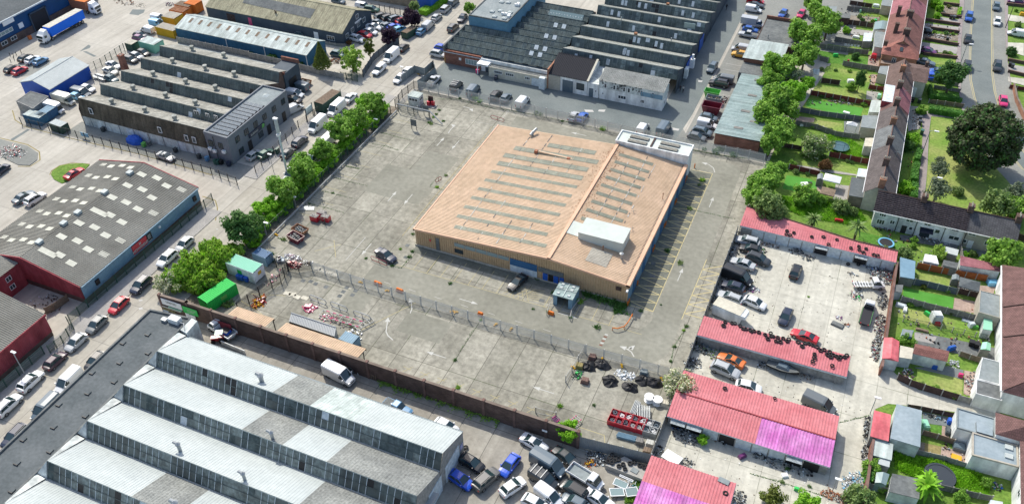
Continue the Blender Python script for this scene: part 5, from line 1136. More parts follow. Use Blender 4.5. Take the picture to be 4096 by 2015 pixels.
car_type('coupe',4.4,1.8,[(-2.2,.34,.82,.70),(-2.1,.22,.92,.82),(-1.4,.2,.93,.89),(0,.2,.88,.88),(1.,.2,.82,.87),(1.7,.2,.74,.84),(2.1,.22,.62,.76),(2.2,.3,.5,.62)],(-1.75,.95,.80,.88),(-.75,.05,.56,1.24),wr=.33)
def van_type(name,L,Wd,Ht,nose,wr=.33,rack=False,panelmat='c_white',high=0,windows=False):
 b=MB();w=Wd/2;f=L/2;c=f-nose
 def ring(x,zb,zt,ww,r=.12):return[(x,-ww*.93,zb),(x,-ww,zb+.25),(x,-ww*.97,zt-r*1.3),(x,-ww+r*1.5,zt),(x,0,zt+.05),(x,ww-r*1.5,zt),(x,ww*.97,zt-r*1.3),(x,ww,zb+.25),(x,ww*.93,zb)]
 R_=[ring(-f,.3,Ht-.08,w*.94),ring(-f+.1,.25,Ht,w),ring(c-.75,.25,Ht,w),ring(c-.45,.25,Ht-.06,w*.98)]
 k=9;vs=[p for r in R_ for p in r];fs=[(i*k+j,i*k+j+1,(i+1)*k+j+1,(i+1)*k+j)for i in range(3)for j in range(k-1)];fs.append(tuple(range(k-1,-1,-1)))
 b.add(vs,fs)
 hb=Ht*.52 if Ht<2.1 else 1.25
 loft(b,[(c-.5,.25,hb+.1,w*.99),(c+.05,.25,hb+.05,w*.98),(c+.45,.26,hb-.08,w*.95),(f-.12,.28,hb-.32,w*.88),(f,.34,hb-.5,w*.72)])
 g=MB();frustum(g,(c-.55,c+.42,w*.87,hb+.02),(c-.55,c-.5+.06,w*.80,Ht-.12))
 for s in(-1,1):
  b.tube((c+.44,s*w*.88,hb),(c-.44,s*w*.81,Ht-.09),.05,n=5,cap=False);b.box(c+.1,c+.24,s*w*.98,s*(w+.2),hb,hb+.3)
  g.box(c-.75,c-.0,s*w*.965,s*w*.99,hb+.08,hb+.5)
  if windows:g.box(-f+.3,c-1.,s*w*.955,s*w*.99,hb+.1,hb+.5)
 g.box(-f-.01,-f+.02,-w*.7,w*.7,hb+.1,hb+.5)if windows else None
 if rack:
  for i in range(3):x=-f+.5+i*(L-nose-1.3)/2.2;b.box(x,x+.09,-w*.9,w*.9,Ht+.08,Ht+.16,1)
 hl=MB().box(f-.35,f-.02,0,.28,hb-.5,hb-.3);tl=MB().box(-f-.01,-f+.12,0,.16,hb-.5,hb+.05);gr=MB().box(f-.1,f+.015,-.4,.4,hb-.62,hb-.42)
 VT[name]=dict(L=L,W=Wd,wr=wr,wb=(f-nose*.62,-L*.29),body=b.mesh(name+'_body',['c_white','steel']),glass=g.mesh('windows','_ba'),hl=hl.mesh('headlight','_bk'),tl=tl.mesh('tail_light','_bu'),gr=gr.mesh('grille','black'),kind='van',hw=w*.8,extra=[])
van_type('van',4.3,1.75,1.72,1.25);van_type('vanrack',4.4,1.8,1.75,1.25,rack=True);van_type('midvan',4.8,1.85,1.9,1.2);van_type('bigvan',5.4,1.95,2.35,1.15,wr=.36);van_type('vanwin',4.3,1.75,1.72,1.25,windows=True)
def pick(name,L,cabL,kindbed,Wd=1.8,Ht=1.65,bedmat='_a',boxH=2.6):
 w=Wd/2;f=L/2;b=MB();c0=f-cabL
 if kindbed in('pickup','canopy'):
  loft(b,[(-f,.45,1.,w*.85),(-f+.1,.4,1.05,w*.96),(c0,.35,1.08,w),(c0+1.4,.35,1.05,w),(f-.45,.35,.98,w*.95),(f-.1,.38,.85,w*.85),(f,.45,.7,w*.7)])
  gt=(c0+.1,c0+1.15,.64,Ht);gb=(c0,c0+1.75,.80,1.04)
  b.add([(gt[0],-.64,Ht),(gt[1],-.64,Ht),(gt[1],.64,Ht),(gt[0],.64,Ht),(gt[0]+.1,-.5,Ht+.05),(gt[1]-.1,-.5,Ht+.05),(gt[1]-.1,.5,Ht+.05),(gt[0]+.1,.5,Ht+.05)],B5)
  if kindbed=='pickup':b.box(-f+.12,c0-.05,-w*.78,w*.78,1.03,1.10,1)
  else:frustum(b,(-f+.1,c0,.8,1.04),(-f+.25,c0,.66,Ht),0,top=True)
  hb=1.
 else:
  b.box(-f,c0-.05,-.35,.35,.55,.75,1)
  loft(b,[(c0,.4,1.15,w*.95),(c0+.7,.35,1.15,w*.97),(f-.5,.35,1.05,w*.93),(f-.12,.36,.85,w*.86),(f,.42,.66,w*.7)])
  cf=.55 if kindbed=='lorry' else .35
  gt=(c0+.05,c0+.95,w*.80,1.95);gb=(c0,f-.55,w*.86,1.12)
  b.add([(gt[0],-gt[2],gt[3]),(gt[1],-gt[2],gt[3]),(gt[1],gt[2],gt[3]),(gt[0],gt[2],gt[3]),(gt[0]+.1,-gt[2]*.8,gt[3]+.07),(gt[1]-.15,-gt[2]*.8,gt[3]+.07),(gt[1]-.15,gt[2]*.8,gt[3]+.07),(gt[0]+.1,gt[2]*.8,gt[3]+.07)],B5);b.box(gt[0],gt[0]+.35,-gt[2],gt[2],1.1,gt[3])
  hb=1.1
  if kindbed in('luton','box'):
   b.box(-f,c0-.02,-w*1.08,w*1.08,.75,boxH,0)
   if kindbed=='luton':b.add([(c0-.02,-w*1.08,2.05),(c0+1.,-w*.95,2.12),(c0+1.,w*.95,2.12),(c0-.02,w*1.08,2.05),(c0-.02,-w*1.08,boxH),(c0+.85,-w*.95,boxH-.12),(c0+.85,w*.95,boxH-.12),(c0-.02,w*1.08,boxH)],[(0,1,5,4),(1,2,6,5),(2,3,7,6),(4,5,6,7),(0,3,2,1)])
  if kindbed=='tipper':
   b.box(-f,c0-.1,-w*1.05,w*1.05,.78,.86,1)
   for s in(-1,1):b.box(-f,c0-.1,s*w*1.05-.03,s*w*1.05+.03,.86,1.25,0)
   b.box(-f,-f+.06,-w*1.05,w*1.05,.86,1.25,0);b.box(c0-.16,c0-.1,-w*1.05,w*1.05,.86,1.6,0)
  if kindbed=='recovery':
   b.box(-f,c0-.15,-w*1.08,w*1.08,.78,.9,1)
   for s in(-1,1):b.box(-f,c0-.15,s*w*.98-.02,s*w*.98+.02,.9,.92,2)
   b.box(c0-.25,c0-.1,-w*.9,w*.9,.9,1.5,1)
  if kindbed=='chassis':
   for s in(-1,1):b.box(-f,c0,s*.42-.06,s*.42+.06,.6,.78,3)
   for i in range(6):b.box(-f+.15+i*.5,-f+.27+i*.5,-.8,.8,.78,.86,3)
 g=MB();frustum(g,(gb[0]+.02,gb[1],gb[2]-.02,gb[3]-.03),(gt[0]+.02,gt[1]-.02,gt[2]-.02,gt[3]+.01))
 hl=MB().box(f-.3,f-.02,0,.26,hb-.4,hb-.2);tl=MB().box(-f-.01,-f+.1,0,.16,.8,1.);gr=MB().box(f-.1,f+.015,-.4,.4,hb-.52,hb-.32)
 VT[name]=dict(L=L,W=Wd,wr=.36,wb=(f-.85,-f+1.05),body=b.mesh(name+'_body',['c_white',bedmat,'c_lime','pvc']),glass=g.mesh('windows','_ba'),hl=hl.mesh('headlight','_bk'),tl=tl.mesh('tail_light','_bu'),gr=gr.mesh('grille','black'),kind='truck',hw=w*.75,extra=[])
pick('pickup',4.9,3.2,'pickup',Ht=1.7);pick('canopy',4.8,3.,'canopy',Ht=1.7);pick('luton',6.,1.95,'luton');pick('boxvan',6.2,1.95,'box');pick('tipper',5.4,2.,'tipper',bedmat='_c');pick('recovery',6.6,2.2,'recovery',bedmat='_bc');pick('chassis',5.6,2.2,'chassis')
NV=0
def vehicle(kind,col,x,y,ang,label,cat=None,group=None,scale=1.,roof=None,name=None):
 v=VT[kind];a=math.radians(ang)
 nm=name or{'car':'parked_car','van':'parked_van','truck':'parked_truck'}[v['kind']]
 t=th(nm,label,cat or{'car':'car','van':'van','truck':'truck'}[v['kind']],(x,y,.02),a,group)
 t.scale=(scale,scale,scale)
 def ch(n,me,loc=(0,0,0),par=None,sc=None):
  o=bpy.data.objects.new(n,me);COL.objects.link(o);o.parent=par or t;o.location=loc
  if sc:o.scale=sc
  return o
 b=ch('body',v['body']);b.material_slots[0].link='OBJECT';b.material_slots[0].material=M(col)
 ch('windows',v['glass'])
 fw_,rw=v['wb'];w=v['W']/2-.11;wm=get_wheel(v['wr'])
 for px,py in((fw_,w),(fw_,-w),(rw,w),(rw,-w)):ch('wheel',wm,(px,py,v['wr']))
 for s in(-1,1):
  ch('headlight',v['hl'],(0,s*(v['hw']-.30)if s>0 else-v['hw'],0));ch('tail_light',v['tl'],(0,(v['W']/2-.38)if s>0 else-(v['W']/2-.16),0))
 ch('grille',v['gr'])
 return t
def V(t,u,v,kind,col,ang,label,z=.7,**k):
 x,y=G(t,u,v,z);return vehicle(kind,col,x,y,ang,label,**k)
A='cars parked along the street';B='vehicles in the scrap yard';C='vehicles on the back lane';D='cars on the residential road';E_='vehicles on the west estate';F_='vehicles in the near garage yard';K='cars in the upper car lot';P_='vehicles behind the rear palisade fence';W_='vehicles in the works yard'
V('t1',182,418,'hatch','c_black',92,'black hatchback at the left of three cars in the estate bay',group=E_);V('t1',235,430,'hatch','c_white',88,'white hatchback between the black and the light blue car in the estate bay',group=E_)
V('t1',292,440,'hatch','c_lightblue',88,'light blue hatchback beside the white one in the estate bay',group=E_);V('t1',85,497,'hatch','c_black',88,'black car parked left of the red one near the blue gabled shed',group=E_);V('t1',142,510,'hatch','c_red',88,'red hatchback near the blue gabled shed',group=E_)
V('t1',460,715,'luton','c_cream',0,'cream box van backed up beside the dark roofed timber shed',z=1.2,group=W_,scale=.95);V('t1',385,775,'luton','c_white',0,'white box van nearest the blue container',z=1.2,group=W_,scale=.9)
V('t1',585,665,'midvan','c_slate',0,'slate blue van behind the cream box van',z=1.,group=W_);V('t1',632,640,'hatch','c_white',0,'white hatchback tucked behind the slate blue van',group=W_);V('t1',555,700,'hatch','c_skyblue',0,'pale blue car squeezed between box van and slate blue van',group=W_)
V('t1',945,430,'hatch','c_dark',-5,'dark hatchback right beside the brick chimney',group=W_);V('t1',987,405,'hatch','c_silver',-5,'silver hatchback in the row above the brick chimney',group=W_);V('t1',1035,382,'hatch','c_black',-5,'black hatchback by the pale green cabin',group=W_)
V('t1',822,470,'saloon','c_silver',-8,'dull silver saloon under the green mesh fence',group=W_);V('t1',800,512,'saloon','c_cream',-8,'car covered with a pale dust sheet by the mesh fence',group=W_);V('t1',805,570,'hatch','c_teal',-8,'dark teal hatchback beside the cage trailer',group=W_)
V('t1',1065,210,'van','c_white',175,'white van with green flank parked before the yellow cabin',group=E_,z=.9);V('t1',1140,170,'van','c_skyblue',5,'blue fronted van beside the orange skips',group=E_);V('t1',1150,133,'van','c_white',5,'white van behind the blue fronted one',group=E_)
V('t1',1015,255,'hatch','c_navy',0,'navy car below the white and green van',group=E_);V('t1',1010,278,'hatch','c_purple',0,'purple grey car beside the junk topped cabin',group=E_)
V('t1',1200,1130,'coupe','c_silver',-6,'silver sports car with black roof behind the estate fence',group=W_);V('t1',5,1225,'hatch','c_navy',95,'dark blue hatchback cut by the left edge',group=E_)
V('m1',170,247,'saloon','c_slate',84,'blue grey saloon standing beside the white four wheel drive',group=E_);V('m1',255,262,'suv','c_white',84,'white four wheel drive behind the trade unit',group=E_);V('m1',535,75,'coupe','c_red',86,'red convertible on the grass island',group=E_)
V('t2',360,625,'midvan','c_slate',175,'blue people carrier by the rubble skip',group=W_,z=.8);V('t2',325,678,'van','c_white',5,'small white van beside the office with solar panels',group=W_);V('t2',315,722,'hatch','c_black',5,'black hatchback between two vans at the office',group=W_);V('t2',315,785,'midvan','c_silver',70,'silver van parked at the office corner',group=W_,z=.9)
V('t2',30,1120,'hatch','c_silver',82,'silver hatchback at the foot of the grey office',group=W_);V('t2',115,1112,'hatch','c_green',80,'green and white hatchback inside the office fence',group=W_);V('t2',375,250,'hatch','c_grey',5,'grey car outside the mossy roofed warehouse',group=K)
V('m1',1335,588,'hatch','c_silver',-90,'silver hatchback at the head of the row opposite the willow',group=A);V('m1',1210,695,'suv','c_white',-90,'white crossover beside the trade unit fence',group=A);V('m1',1020,885,'suv','c_navy',-88,'navy crossover between the white crossover and the red car',group=A)
V('m1',857,1030,'hatch','c_red',-88,'bright red hatchback on the street',group=A);V('m1',697,1170,'hatch','c_grey',-88,'grey hatchback parked below the bright red one',group=A);V('b1',548,95,'hatch','c_silver',-90,'silver blue hatchback by the red clad unit',group=A)
V('b1',398,228,'hatch','c_plum',92,'aubergine hatchback by the red clad unit',group=A);V('b1',222,378,'suv','c_white',92,'white crossover near the street lamp at the left edge',group=A);V('b1',60,550,'suv','c_white',92,'white crossover cut by the left edge',group=A)
V('b1',490,370,'midvan','c_white',-88,'white van half hidden by the factory parapet',group=A,z=.9);V('b1',325,565,'midvan','c_slate',-88,'grey van half hidden by the factory parapet',group=A,z=.9);V('b1',110,775,'suv','c_navy',-88,'dark blue car half hidden by the factory parapet',group=A);V('b1',690,228,'hatch','c_black',-88,'dark car almost hidden behind the factory parapet',group=A)
V('t2',487,900,'bigvan','c_white',-90,'white high roof van nearest the lamp column',group=A,z=1.1);V('t2',625,782,'bigvan','c_white',-90,'cream white van next to the rusty container',group=A,z=1.1);V('t2',725,705,'saloon','c_white',92,'white saloon with black glass roof ahead of the cream white van',group=A)
V('t2',545,1035,'bigvan','c_white',-90,'white van half hidden by the roadside trees',group=A,z=1.1);V('t2',360,1025,'suv','c_navy',90,'midnight blue crossover along the office fence',group=A);V('t2',275,1105,'hatch','c_dark',90,'charcoal hatchback beside the green cabinet',group=A)
V('t2',450,1150,'pickup','c_green',-90,'green and white pickup under the roadside trees',group=A);V('t2',300,1255,'van','c_white',-90,'white van behind the tree at the foot of the lamp column',group=A)
V('t2',935,500,'canopy','c_white',-90,'white pickup with canopy on the upper street',group=A,z=.9);V('t2',1022,402,'bigvan','c_white',-90,'long white van on the upper street',group=A,z=1.1);V('t2',1110,345,'hatch','c_black',90,'black hatchback behind the long white van',group=A)
V('t2',1240,225,'hatch','c_lightblue',92,'light blue hatchback by the purple tree',group=A);V('t2',1290,180,'midvan','c_silver',92,'silver van beside the bright hedge',group=A,z=.9);V('t2',1350,125,'hatch','c_silver',90,'silver hatchback between van and people carrier by the hedge',group=A)
V('t2',1417,65,'mpv','c_silver',90,'silver people carrier at the end of the hedge',group=A);V('t2',1473,15,'mpv','c_slate',90,'blue grey people carrier at the top of the street',group=A);V('t2',1537,132,'hatch','c_navy',-85,'navy hatchback under the bush by the blue office block',group=A);V('t2',1470,200,'suv','c_bronze',90,'dark bronze crossover beside the north works',group=A)
V('t2',1390,347,'hatch','c_royal',0,'royal blue hatchback nosed up to the brick corner',group=A);V('t2',1365,395,'suv','c_silver',0,'silver crossover nosed up to the brick corner',group=A);V('t2',1147,510,'hatch','c_white',88,'white hatchback at the rear yard gate',group=A);V('t2',1082,568,'hatch','c_white',-92,'white hatchback nearest the corner of the yard',group=A)
for i,(u,v,c,k_,a,l)in enumerate([(955,120,'c_dark','suv',60,'dark crossover at the top left of the car lot'),(1007,130,'c_black','suv',60,'black crossover second in the top row of the car lot'),(1057,137,'c_slate','suv',60,'slate crossover third in the top row of the car lot'),(1105,152,'c_red','hatch',60,'red hatchback half under the purple tree'),(928,165,'c_slate','saloon',0,'slate saloon parked across the left of the lot'),(898,193,'c_white','saloon',0,'white saloon behind another white one in the lot'),(870,230,'c_white','hatch',0,'white hatchback above the scarlet car'),(995,185,'c_slate','hatch',65,'blue grey hatchback between the top row and purple tree'),(1042,195,'c_royal','hatch',65,'blue and white hatchback left of the sky blue one'),(1083,212,'c_skyblue','hatch',65,'sky blue hatchback beside the container in the lot'),(828,252,'c_red','hatch',0,'scarlet hatchback near the gable of the slate warehouse'),(775,282,'c_white','suv',-5,'white crossover at the gable corner of the slate warehouse'),(880,70,'c_green','suv',10,'dark green off roader behind the lot fence'),(822,47,'c_white','canopy',0,'old white off roader behind the lot fence'),(640,8,'c_slate','hatch',0,'grey car at the top edge beside the mossy roof'),(637,390,'c_teal','hatch',0,'dark teal hatchback beside the conifer'),(722,392,'c_grey','hatch',0,'grey car glimpsed through the birch leaves')]):
 V('t2',u,v,k_,c,a,l,group=K)
V('e3',520,205,'pickup','c_silver',90,'silver pickup just behind the rear palisade',group=P_);V('e3',775,245,'vanrack','c_dark',92,'dark van with white roof bars behind the rear palisade',group=P_,z=1.);V('e3',965,300,'midvan','c_slate',92,'slate people carrier behind the rear palisade',group=P_,z=.9)
V('e3',1220,370,'suv','c_black',88,'black off roader behind the rear palisade',group=P_);V('e3',1330,395,'hatch','c_slate',88,'slate hatchback behind the rear palisade',group=P_);V('e3',1520,430,'midvan','c_white',88,'white van behind the rear palisade',group=P_,z=1.)
V('t3',535,840,'hatch','c_silver',88,'silver hatchback left of the blue one behind the palisade',group=P_);V('t3',597,845,'hatch','c_blue',88,'blue hatchback behind the rear palisade',group=P_);V('t3',1035,920,'van','c_white',86,'white and lime van behind the rear palisade',group=P_,z=.9);V('t3',1185,925,'bigvan','c_slate',86,'dark blue van nearest the lane end of the palisade',group=P_,z=1.1)
V('c1',250,688,'suv','c_slate',-95,'slate blue crossover driving alone down the back lane',group=C);V('c1',690,12,'midvan','c_red',5,'red van at the top edge of the back lane',group=C);V('c1',690,50,'saloon','c_dark',0,'dark saloon behind the small white van',group=C);V('c1',672,88,'van','c_white',0,'small white van above the box lorry',group=C,z=.9)
V('c1',660,222,'boxvan','c_silver',0,'white cabbed lorry with grey box body',group=C,z=1.3,scale=.95);V('c1',637,300,'hatch','c_blue',0,'bright blue hatchback hidden behind the silver pickup',group=C);V('c1',615,352,'pickup','c_silver',178,'silver pickup truck with white bed cover',group=C);V('c1',545,490,'midvan','c_silver',180,'silver van behind the yellow off roader',group=C,z=.9)
V('c1',535,552,'suv','c_yellow',180,'yellow off roader with a rusty roof',group=C,scale=.95);V('c1',365,800,'midvan','c_grey',180,'grey van beside the liveried black car',group=C,z=.9);V('c1',320,845,'suv','c_black',180,'black car with red and white livery stripes',group=C,scale=1.05)
V('c1',215,1190,'hatch','c_slate',0,'slate hatchback at the end of the row below the maroon skip',group=C);V('c1',200,1258,'van','c_white',0,'white van between two slate cars on the lane',group=C);V('t3',1465,955,'suv','c_slate',-4,'slate crossover beside the teal roofed shed end',group=C);V('t3',1425,990,'hatch','c_grey',-4,'grey hatchback nearest the rear palisade on the lane',group=C)
V('t4',240,97,'hatch','c_blue',-98,'blue hatchback alone in the upper car park',group=K);V('t4',372,100,'hatch','c_pink',-98,'pinkish red hatchback half under the tree belt',group=K);
for u,v,c,k_,a,l in[(515,127,'c_blue','suv',-92,'bright blue crossover on the left of the residential road'),(506,292,'c_black','hatch',-92,'black hatchback midway along the left of the residential road'),(500,498,'c_black','mpv',-91,'black people carrier below the lamp on the residential road'),(719,48,'c_slate','hatch',-91,'slate hatchback at the top right of the residential road'),(725,160,'c_white','hatch',-91,'white hatchback on the right of the residential road'),(727,495,'c_dark','suv',-90,'charcoal crossover on the right of the residential road'),(771,752,'c_pink','hatch',-86,'magenta pink hatchback on the bend'),(832,898,'c_silver','hatch',-82,'silver hatchback below the magenta one on the bend'),(888,1010,'c_slate','hatch',-77,'slate hatchback lowest on the bend'),(870,248,'c_white','van',178,'white van on a drive across the residential road'),(210,380,'c_purple','hatch',-6,'purple hatchback on a paved front drive'),(190,463,'c_slate','saloon',-6,'slate saloon on the drive below the purple car'),(285,533,'c_blue','hatch',178,'blue hatchback on the drive by the street tree'),(230,560,'c_royal','hatch',100,'royal blue hatchback beside the wing of the terrace'),(180,225,'c_black','hatch',175,'black and red car on the rubble strewn drive'),(865,8,'c_purple','hatch',178,'dark purple car at the top right corner')]:
 V('r1',u,v,k_,c,a,l,group=D)
V('m2',983,668,'saloon','c_navy',-17,'dark blue saloon standing alone in the empty yard',group=None,scale=1.);V('m3',125,862,'coupe','c_black',-104,'black coupe in front of the blue roller door',group=None)
V('b2',642,322,'bigvan','c_white',-9,'white high roof van in the alley under the brick wall',z=1.1);V('b2',1070,572,'pickup','c_lightblue',-8,'light blue pickup hidden behind the factory roof edge');V('b2',1420,703,'hatch','c_white',-8,'white car hidden behind the factory roof corner')
V('e4',470,800,'tipper','c_white',168,'white and blue truck with a beacon and empty steel bed in the alley',z=1.,scale=1.05)
for u,v,c,k_,a,l in[(355,165,'c_silver','suv',178,'silver roofed off roader in the corner by the garage doors'),(387,243,'c_black','hatch',178,'black hatchback behind the silver roofed off roader'),(465,345,'c_dark','suv',-10,'charcoal crossover beside the silver hybrid'),(305,387,'c_silver','saloon',172,'silver hybrid saloon by the yard wall'),(258,515,'c_black','bigvan',-14,'long black high roof van by the yard wall'),(210,620,'c_navy','hatch',175,'crumpled dark blue car among scrap beside the black van'),(175,730,'c_silver','estate',170,'silver estate car above the white box body'),(430,785,'c_white','hatch',-12,'white hatchback nosing out beside the silver estate'),(845,465,'c_black','hatch',86,'black hatchback standing in the middle of the scrap yard'),(742,925,'c_navy','hatch',-97,'dark blue hatchback facing the red coupe'),(935,1118,'c_red','coupe',170,'red coupe with blue grey roof by the middle garages')]:
 V('c2',u,v,k_,c,a,l,group=B,z=1.1 if k_=='bigvan' else .7)
V('m4',860,875,'chassis','c_white',22,'white crew cab with a bare ladder chassis beside the rubbish heap',z=.9,group=B,scale=.95);V('m4',852,1080,'recovery','c_white',86,'white recovery truck with a grey flat bed',z=.9,group=B,scale=.95)
V('b3',1675,222,'coupe','c_orange',168,'orange coupe between the garage rows',group=B);V('b3',1632,298,'suv','c_silver',-8,'silver luxury off roader below the orange coupe',group=B,scale=1.05);V('b3',1800,418,'hatch','c_white',5,'white hatchback peeping over the double garage roof',group=B);V('b4',505,537,'midvan','c_grey',-14,'dark grey van beside the double garage block',z=.95,group=B,scale=1.05)
for u,v,c,k_,a,l,z in[(350,280,'c_white','coupe',-12,'white coupe under the brick wall',.7),(570,600,'c_slate','bigvan',-14,'large slate blue van beside the white coupe',1.2),(870,515,'c_dark','saloon',-20,'silver grey saloon with open boot edge behind the slate van',.7),(500,845,'c_dark','vanrack',-14,'dark van with three roof bars and raised bonnet',.9),(1180,820,'c_white','tipper',-14,'white dropside truck loaded with scrap metal',1.),(980,1030,'c_black','mpv',166,'black taxi with rounded wings',.8),(590,1120,'c_white','van',-18,'white van directly below the dark van with roof bars',.9),(1400,1190,'c_white','saloon',-14,'white saloon beside the broken window frames',.7),(1000,1230,'c_slate','hatch',170,'slate hatchback cut by the bottom edge',.7),(370,1255,'c_white','hatch',-8,'white car cut by the bottom edge beside the white van',.7)]:
 V('c3',u,v,k_,c,a,l,z=z,group=F_)
V('b3',68,982,'hatch','c_royal',-100,'royal blue hatchback standing alone in the near yard',group=F_);V('b3',92,1138,'hatch','c_white',62,'white hatchback beside the royal blue one',group=F_);V('b2',1605,965,'hatch','c_black',-12,'black hatchback with silver roof by the factory end wall',group=F_);V('b2',1525,1088,'hatch','c_royal',-14,'dark blue hatchback by the factory end wall',group=F_);V('b2',1710,1085,'suv','c_bronze',70,'grey bronze crossover angled in the near yard',group=F_)
def artic(x,y,ang,box,label,boxmat,topmat,cab='c_white',short=False):
 t=th('articulated_lorry',label,'lorry',(x,y,0),math.radians(ang))
 L=11.5 if not short else 6.2;t['_o']=[0,0,0]
 b0=-L/2-1.2;b1=L/2-1.2
 m=MB();m.box(b0,b1,-1.2,1.2,1.1,3.5,0,1)
 if not short:
  for i in range(int(L/.9)):m.box(b0+.2+i*.9,b0+.24+i*.9,-1.23,-1.2,1.15,3.4,2)
  for i in range(12):m.box(b0+.3+i*.93,b0+.45+i*.93,-1.18,1.18,3.5,3.53,2)
 m.bd('trailer_body',[boxmat,topmat,'garage_door'],t)
 m=MB();m.box(b0,b1+1.,-.5,.5,.75,1.08);m.box(b0+2,b1-3,-1.15,-1.05,.55,.9);m.box(b0+2,b1-3,1.05,1.15,.55,.9);m.bd('trailer_chassis','_r',t)
 c=b1+.6;m=MB()
 loft(m,[(c,.9,2.2,1.15),(c+.3,.5,2.5,1.2),(c+1.6,.45,2.5,1.2),(c+2.1,.45,2.2,1.15),(c+2.25,.5,1.6,1.)])
 m.add([(c+.1,-1.1,2.45),(c+1.7,-1.1,2.45),(c+1.7,1.1,2.45),(c+.1,1.1,2.45),(c+.15,-.95,3.35),(c+1.1,-.9,3.1),(c+1.1,.9,3.1),(c+.15,.95,3.35)],B5)
 m.bd('cab',cab,t)
 m=MB();m.add([(c+2.27,-1.,1.65),(c+2.27,1.,1.65),(c+2.16,1.05,2.3),(c+2.16,-1.05,2.3)],F4);m.box(c+.9,c+1.7,-1.22,-1.19,1.6,2.2);m.box(c+.9,c+1.7,1.19,1.22,1.6,2.2);m.bd('windscreen','_ba',t)
 m=MB().box(c+2.2,c+2.3,-.7,.7,.8,1.4);m.bd('grille','black',t)
 for px in([c+1.5,c-.6,b0+1.2,b0+2.3,b0+3.4]if not short else[c+1.5,c-.9,b0+1,b0+2]):
  for s in(-1,1):
   o=bpy.data.objects.new('wheel',get_wheel(.5));COL.objects.link(o);o.parent=t;o.location=(px,s*.98,.5)
 return t
x,y=G('t1',430,190,2.2);artic(x-.3,y+.8,-90,0,'articulated lorry with a royal blue curtain trailer and white cab','_cj','_e')
x,y=G('t1',655,55,1.6);artic(x-2.2,y,2,0,'flat lorry with white cab carrying an orange container','terracotta','orange',short=True)
# vegetation
def crown_mesh(name,mat,seed,nclump=60,per=74,leaf=.095,shape=(1,1,.85),shell=.5,cr=(.13,.36),droop=0,mat2=None,f2=0,top=1.):
 R=random.Random(seed);m=MB()
 for c in range(nclump):
  u=R.uniform(-.8,1);a=R.uniform(0,2*math.pi);s=math.sqrt(max(0,1-u*u));rr=R.uniform(shell,.86)
  if c<nclump*.18:rr=R.uniform(.1,shell)
  cx,cy,cz=s*math.cos(a)*rr*shape[0],s*math.sin(a)*rr*shape[1],u*rr*shape[2]
  q=R.uniform(*cr);w=1 if seed==6 else .93+.17*math.sin(a*3+seed)*math.cos(u*4+seed*2)+R.uniform(-.06,.12);cx*=w;cy*=w;cz*=w
  for i in range(per):
   d=Ve((R.gauss(0,1),R.gauss(0,1),R.gauss(0,.8))).normalized();k=R.uniform(.55,1.)*q
   p=Ve((cx,cy,cz))+d*k;p.z-=droop*k*R.random()
   n=(d+Ve((R.gauss(0,.5),R.gauss(0,.5),R.gauss(.35,.5)))).normalized();t1=n.orthogonal().normalized();t2=n.cross(t1)
   an=R.uniform(0,3.14);e1=(t1*math.cos(an)+t2*math.sin(an))*leaf*R.uniform(.6,1.2);e2=(t2*math.cos(an)-t1*math.sin(an))*leaf*R.uniform(.4,.8)
   if droop:e1=e1+Ve((0,0,-droop*leaf))
   m.quad(p-e1,p-e2*.9,p+e1,p+e2,1 if(mat2 and R.random()<f2)else 0)
 return m.mesh(name,[mat]+([mat2]if mat2 else[]))
def trunk_mesh(seed,limbs=6):
 R=random.Random(seed);m=MB()
 m.tube((0,0,-.02),(.02,.02,.55),.085,.06,n=7);m.tube((.02,.02,.55),(.0,.0,1.),.06,.035,n=6)
 for i in range(limbs):
  a=i*2*math.pi/limbs+R.uniform(-.4,.4);z=R.uniform(.4,.75);m.tube((.01,.01,z),(math.cos(a)*.45,math.sin(a)*.45,z+R.uniform(.25,.5)),.035,.012,n=5)
 return m.mesh('trunk','bark')
CM={}
for k,mt,sd,kw in[('mid1','_ak',1,{}),('mid2','_ak',2,dict(shape=(1.1,.9,.8))),('mid3','_ab',3,{}),('lime','_aw',4,dict(nclump=60,cr=(.16,.26),leaf=.08,shell=.65)),('dark','_am',5,{}),('deep','leaf_deep',6,dict(nclump=260,per=80,leaf=.048,cr=(.11,.19),shell=.7,shape=(1,1,.9),mat2='_am',f2=.3)),('purple','leaf_purple',7,{}),('willow','_bs',8,dict(nclump=70,per=60,leaf=.09,droop=.9,shape=(1,1,.6),cr=(.16,.3),mat2='_ab',f2=.35)),('olive','_z',9,dict(per=45)),('grey','leaf_grey',10,dict(per=34,nclump=36)),('rust','leaf_rust',11,dict(per=40)),('birch','_bs',12,dict(per=36,nclump=40,droop=.5,shape=(.9,.9,1.1))),('conifer','_at',13,dict(shape=(.75,.75,1.5),nclump=60,cr=(.14,.24),leaf=.08)),('bloom','_z',14,dict(mat2='blossom',f2=.72,leaf=.07,per=80)),('bush','_ak',15,dict(shape=(1,1,.6),nclump=34,per=46)),('bushd','_am',16,dict(shape=(1,1,.6),nclump=34,per=46)),('bushy','_at',17,dict(shape=(1,1,.6),nclump=30,per=46)),('creamb','_z',18,dict(mat2='blossom',f2=.14,per=70,leaf=.08))]:CM[k]=crown_mesh('crown',mt,sd,**kw)
TM=[trunk_mesh(i)for i in range(3)]
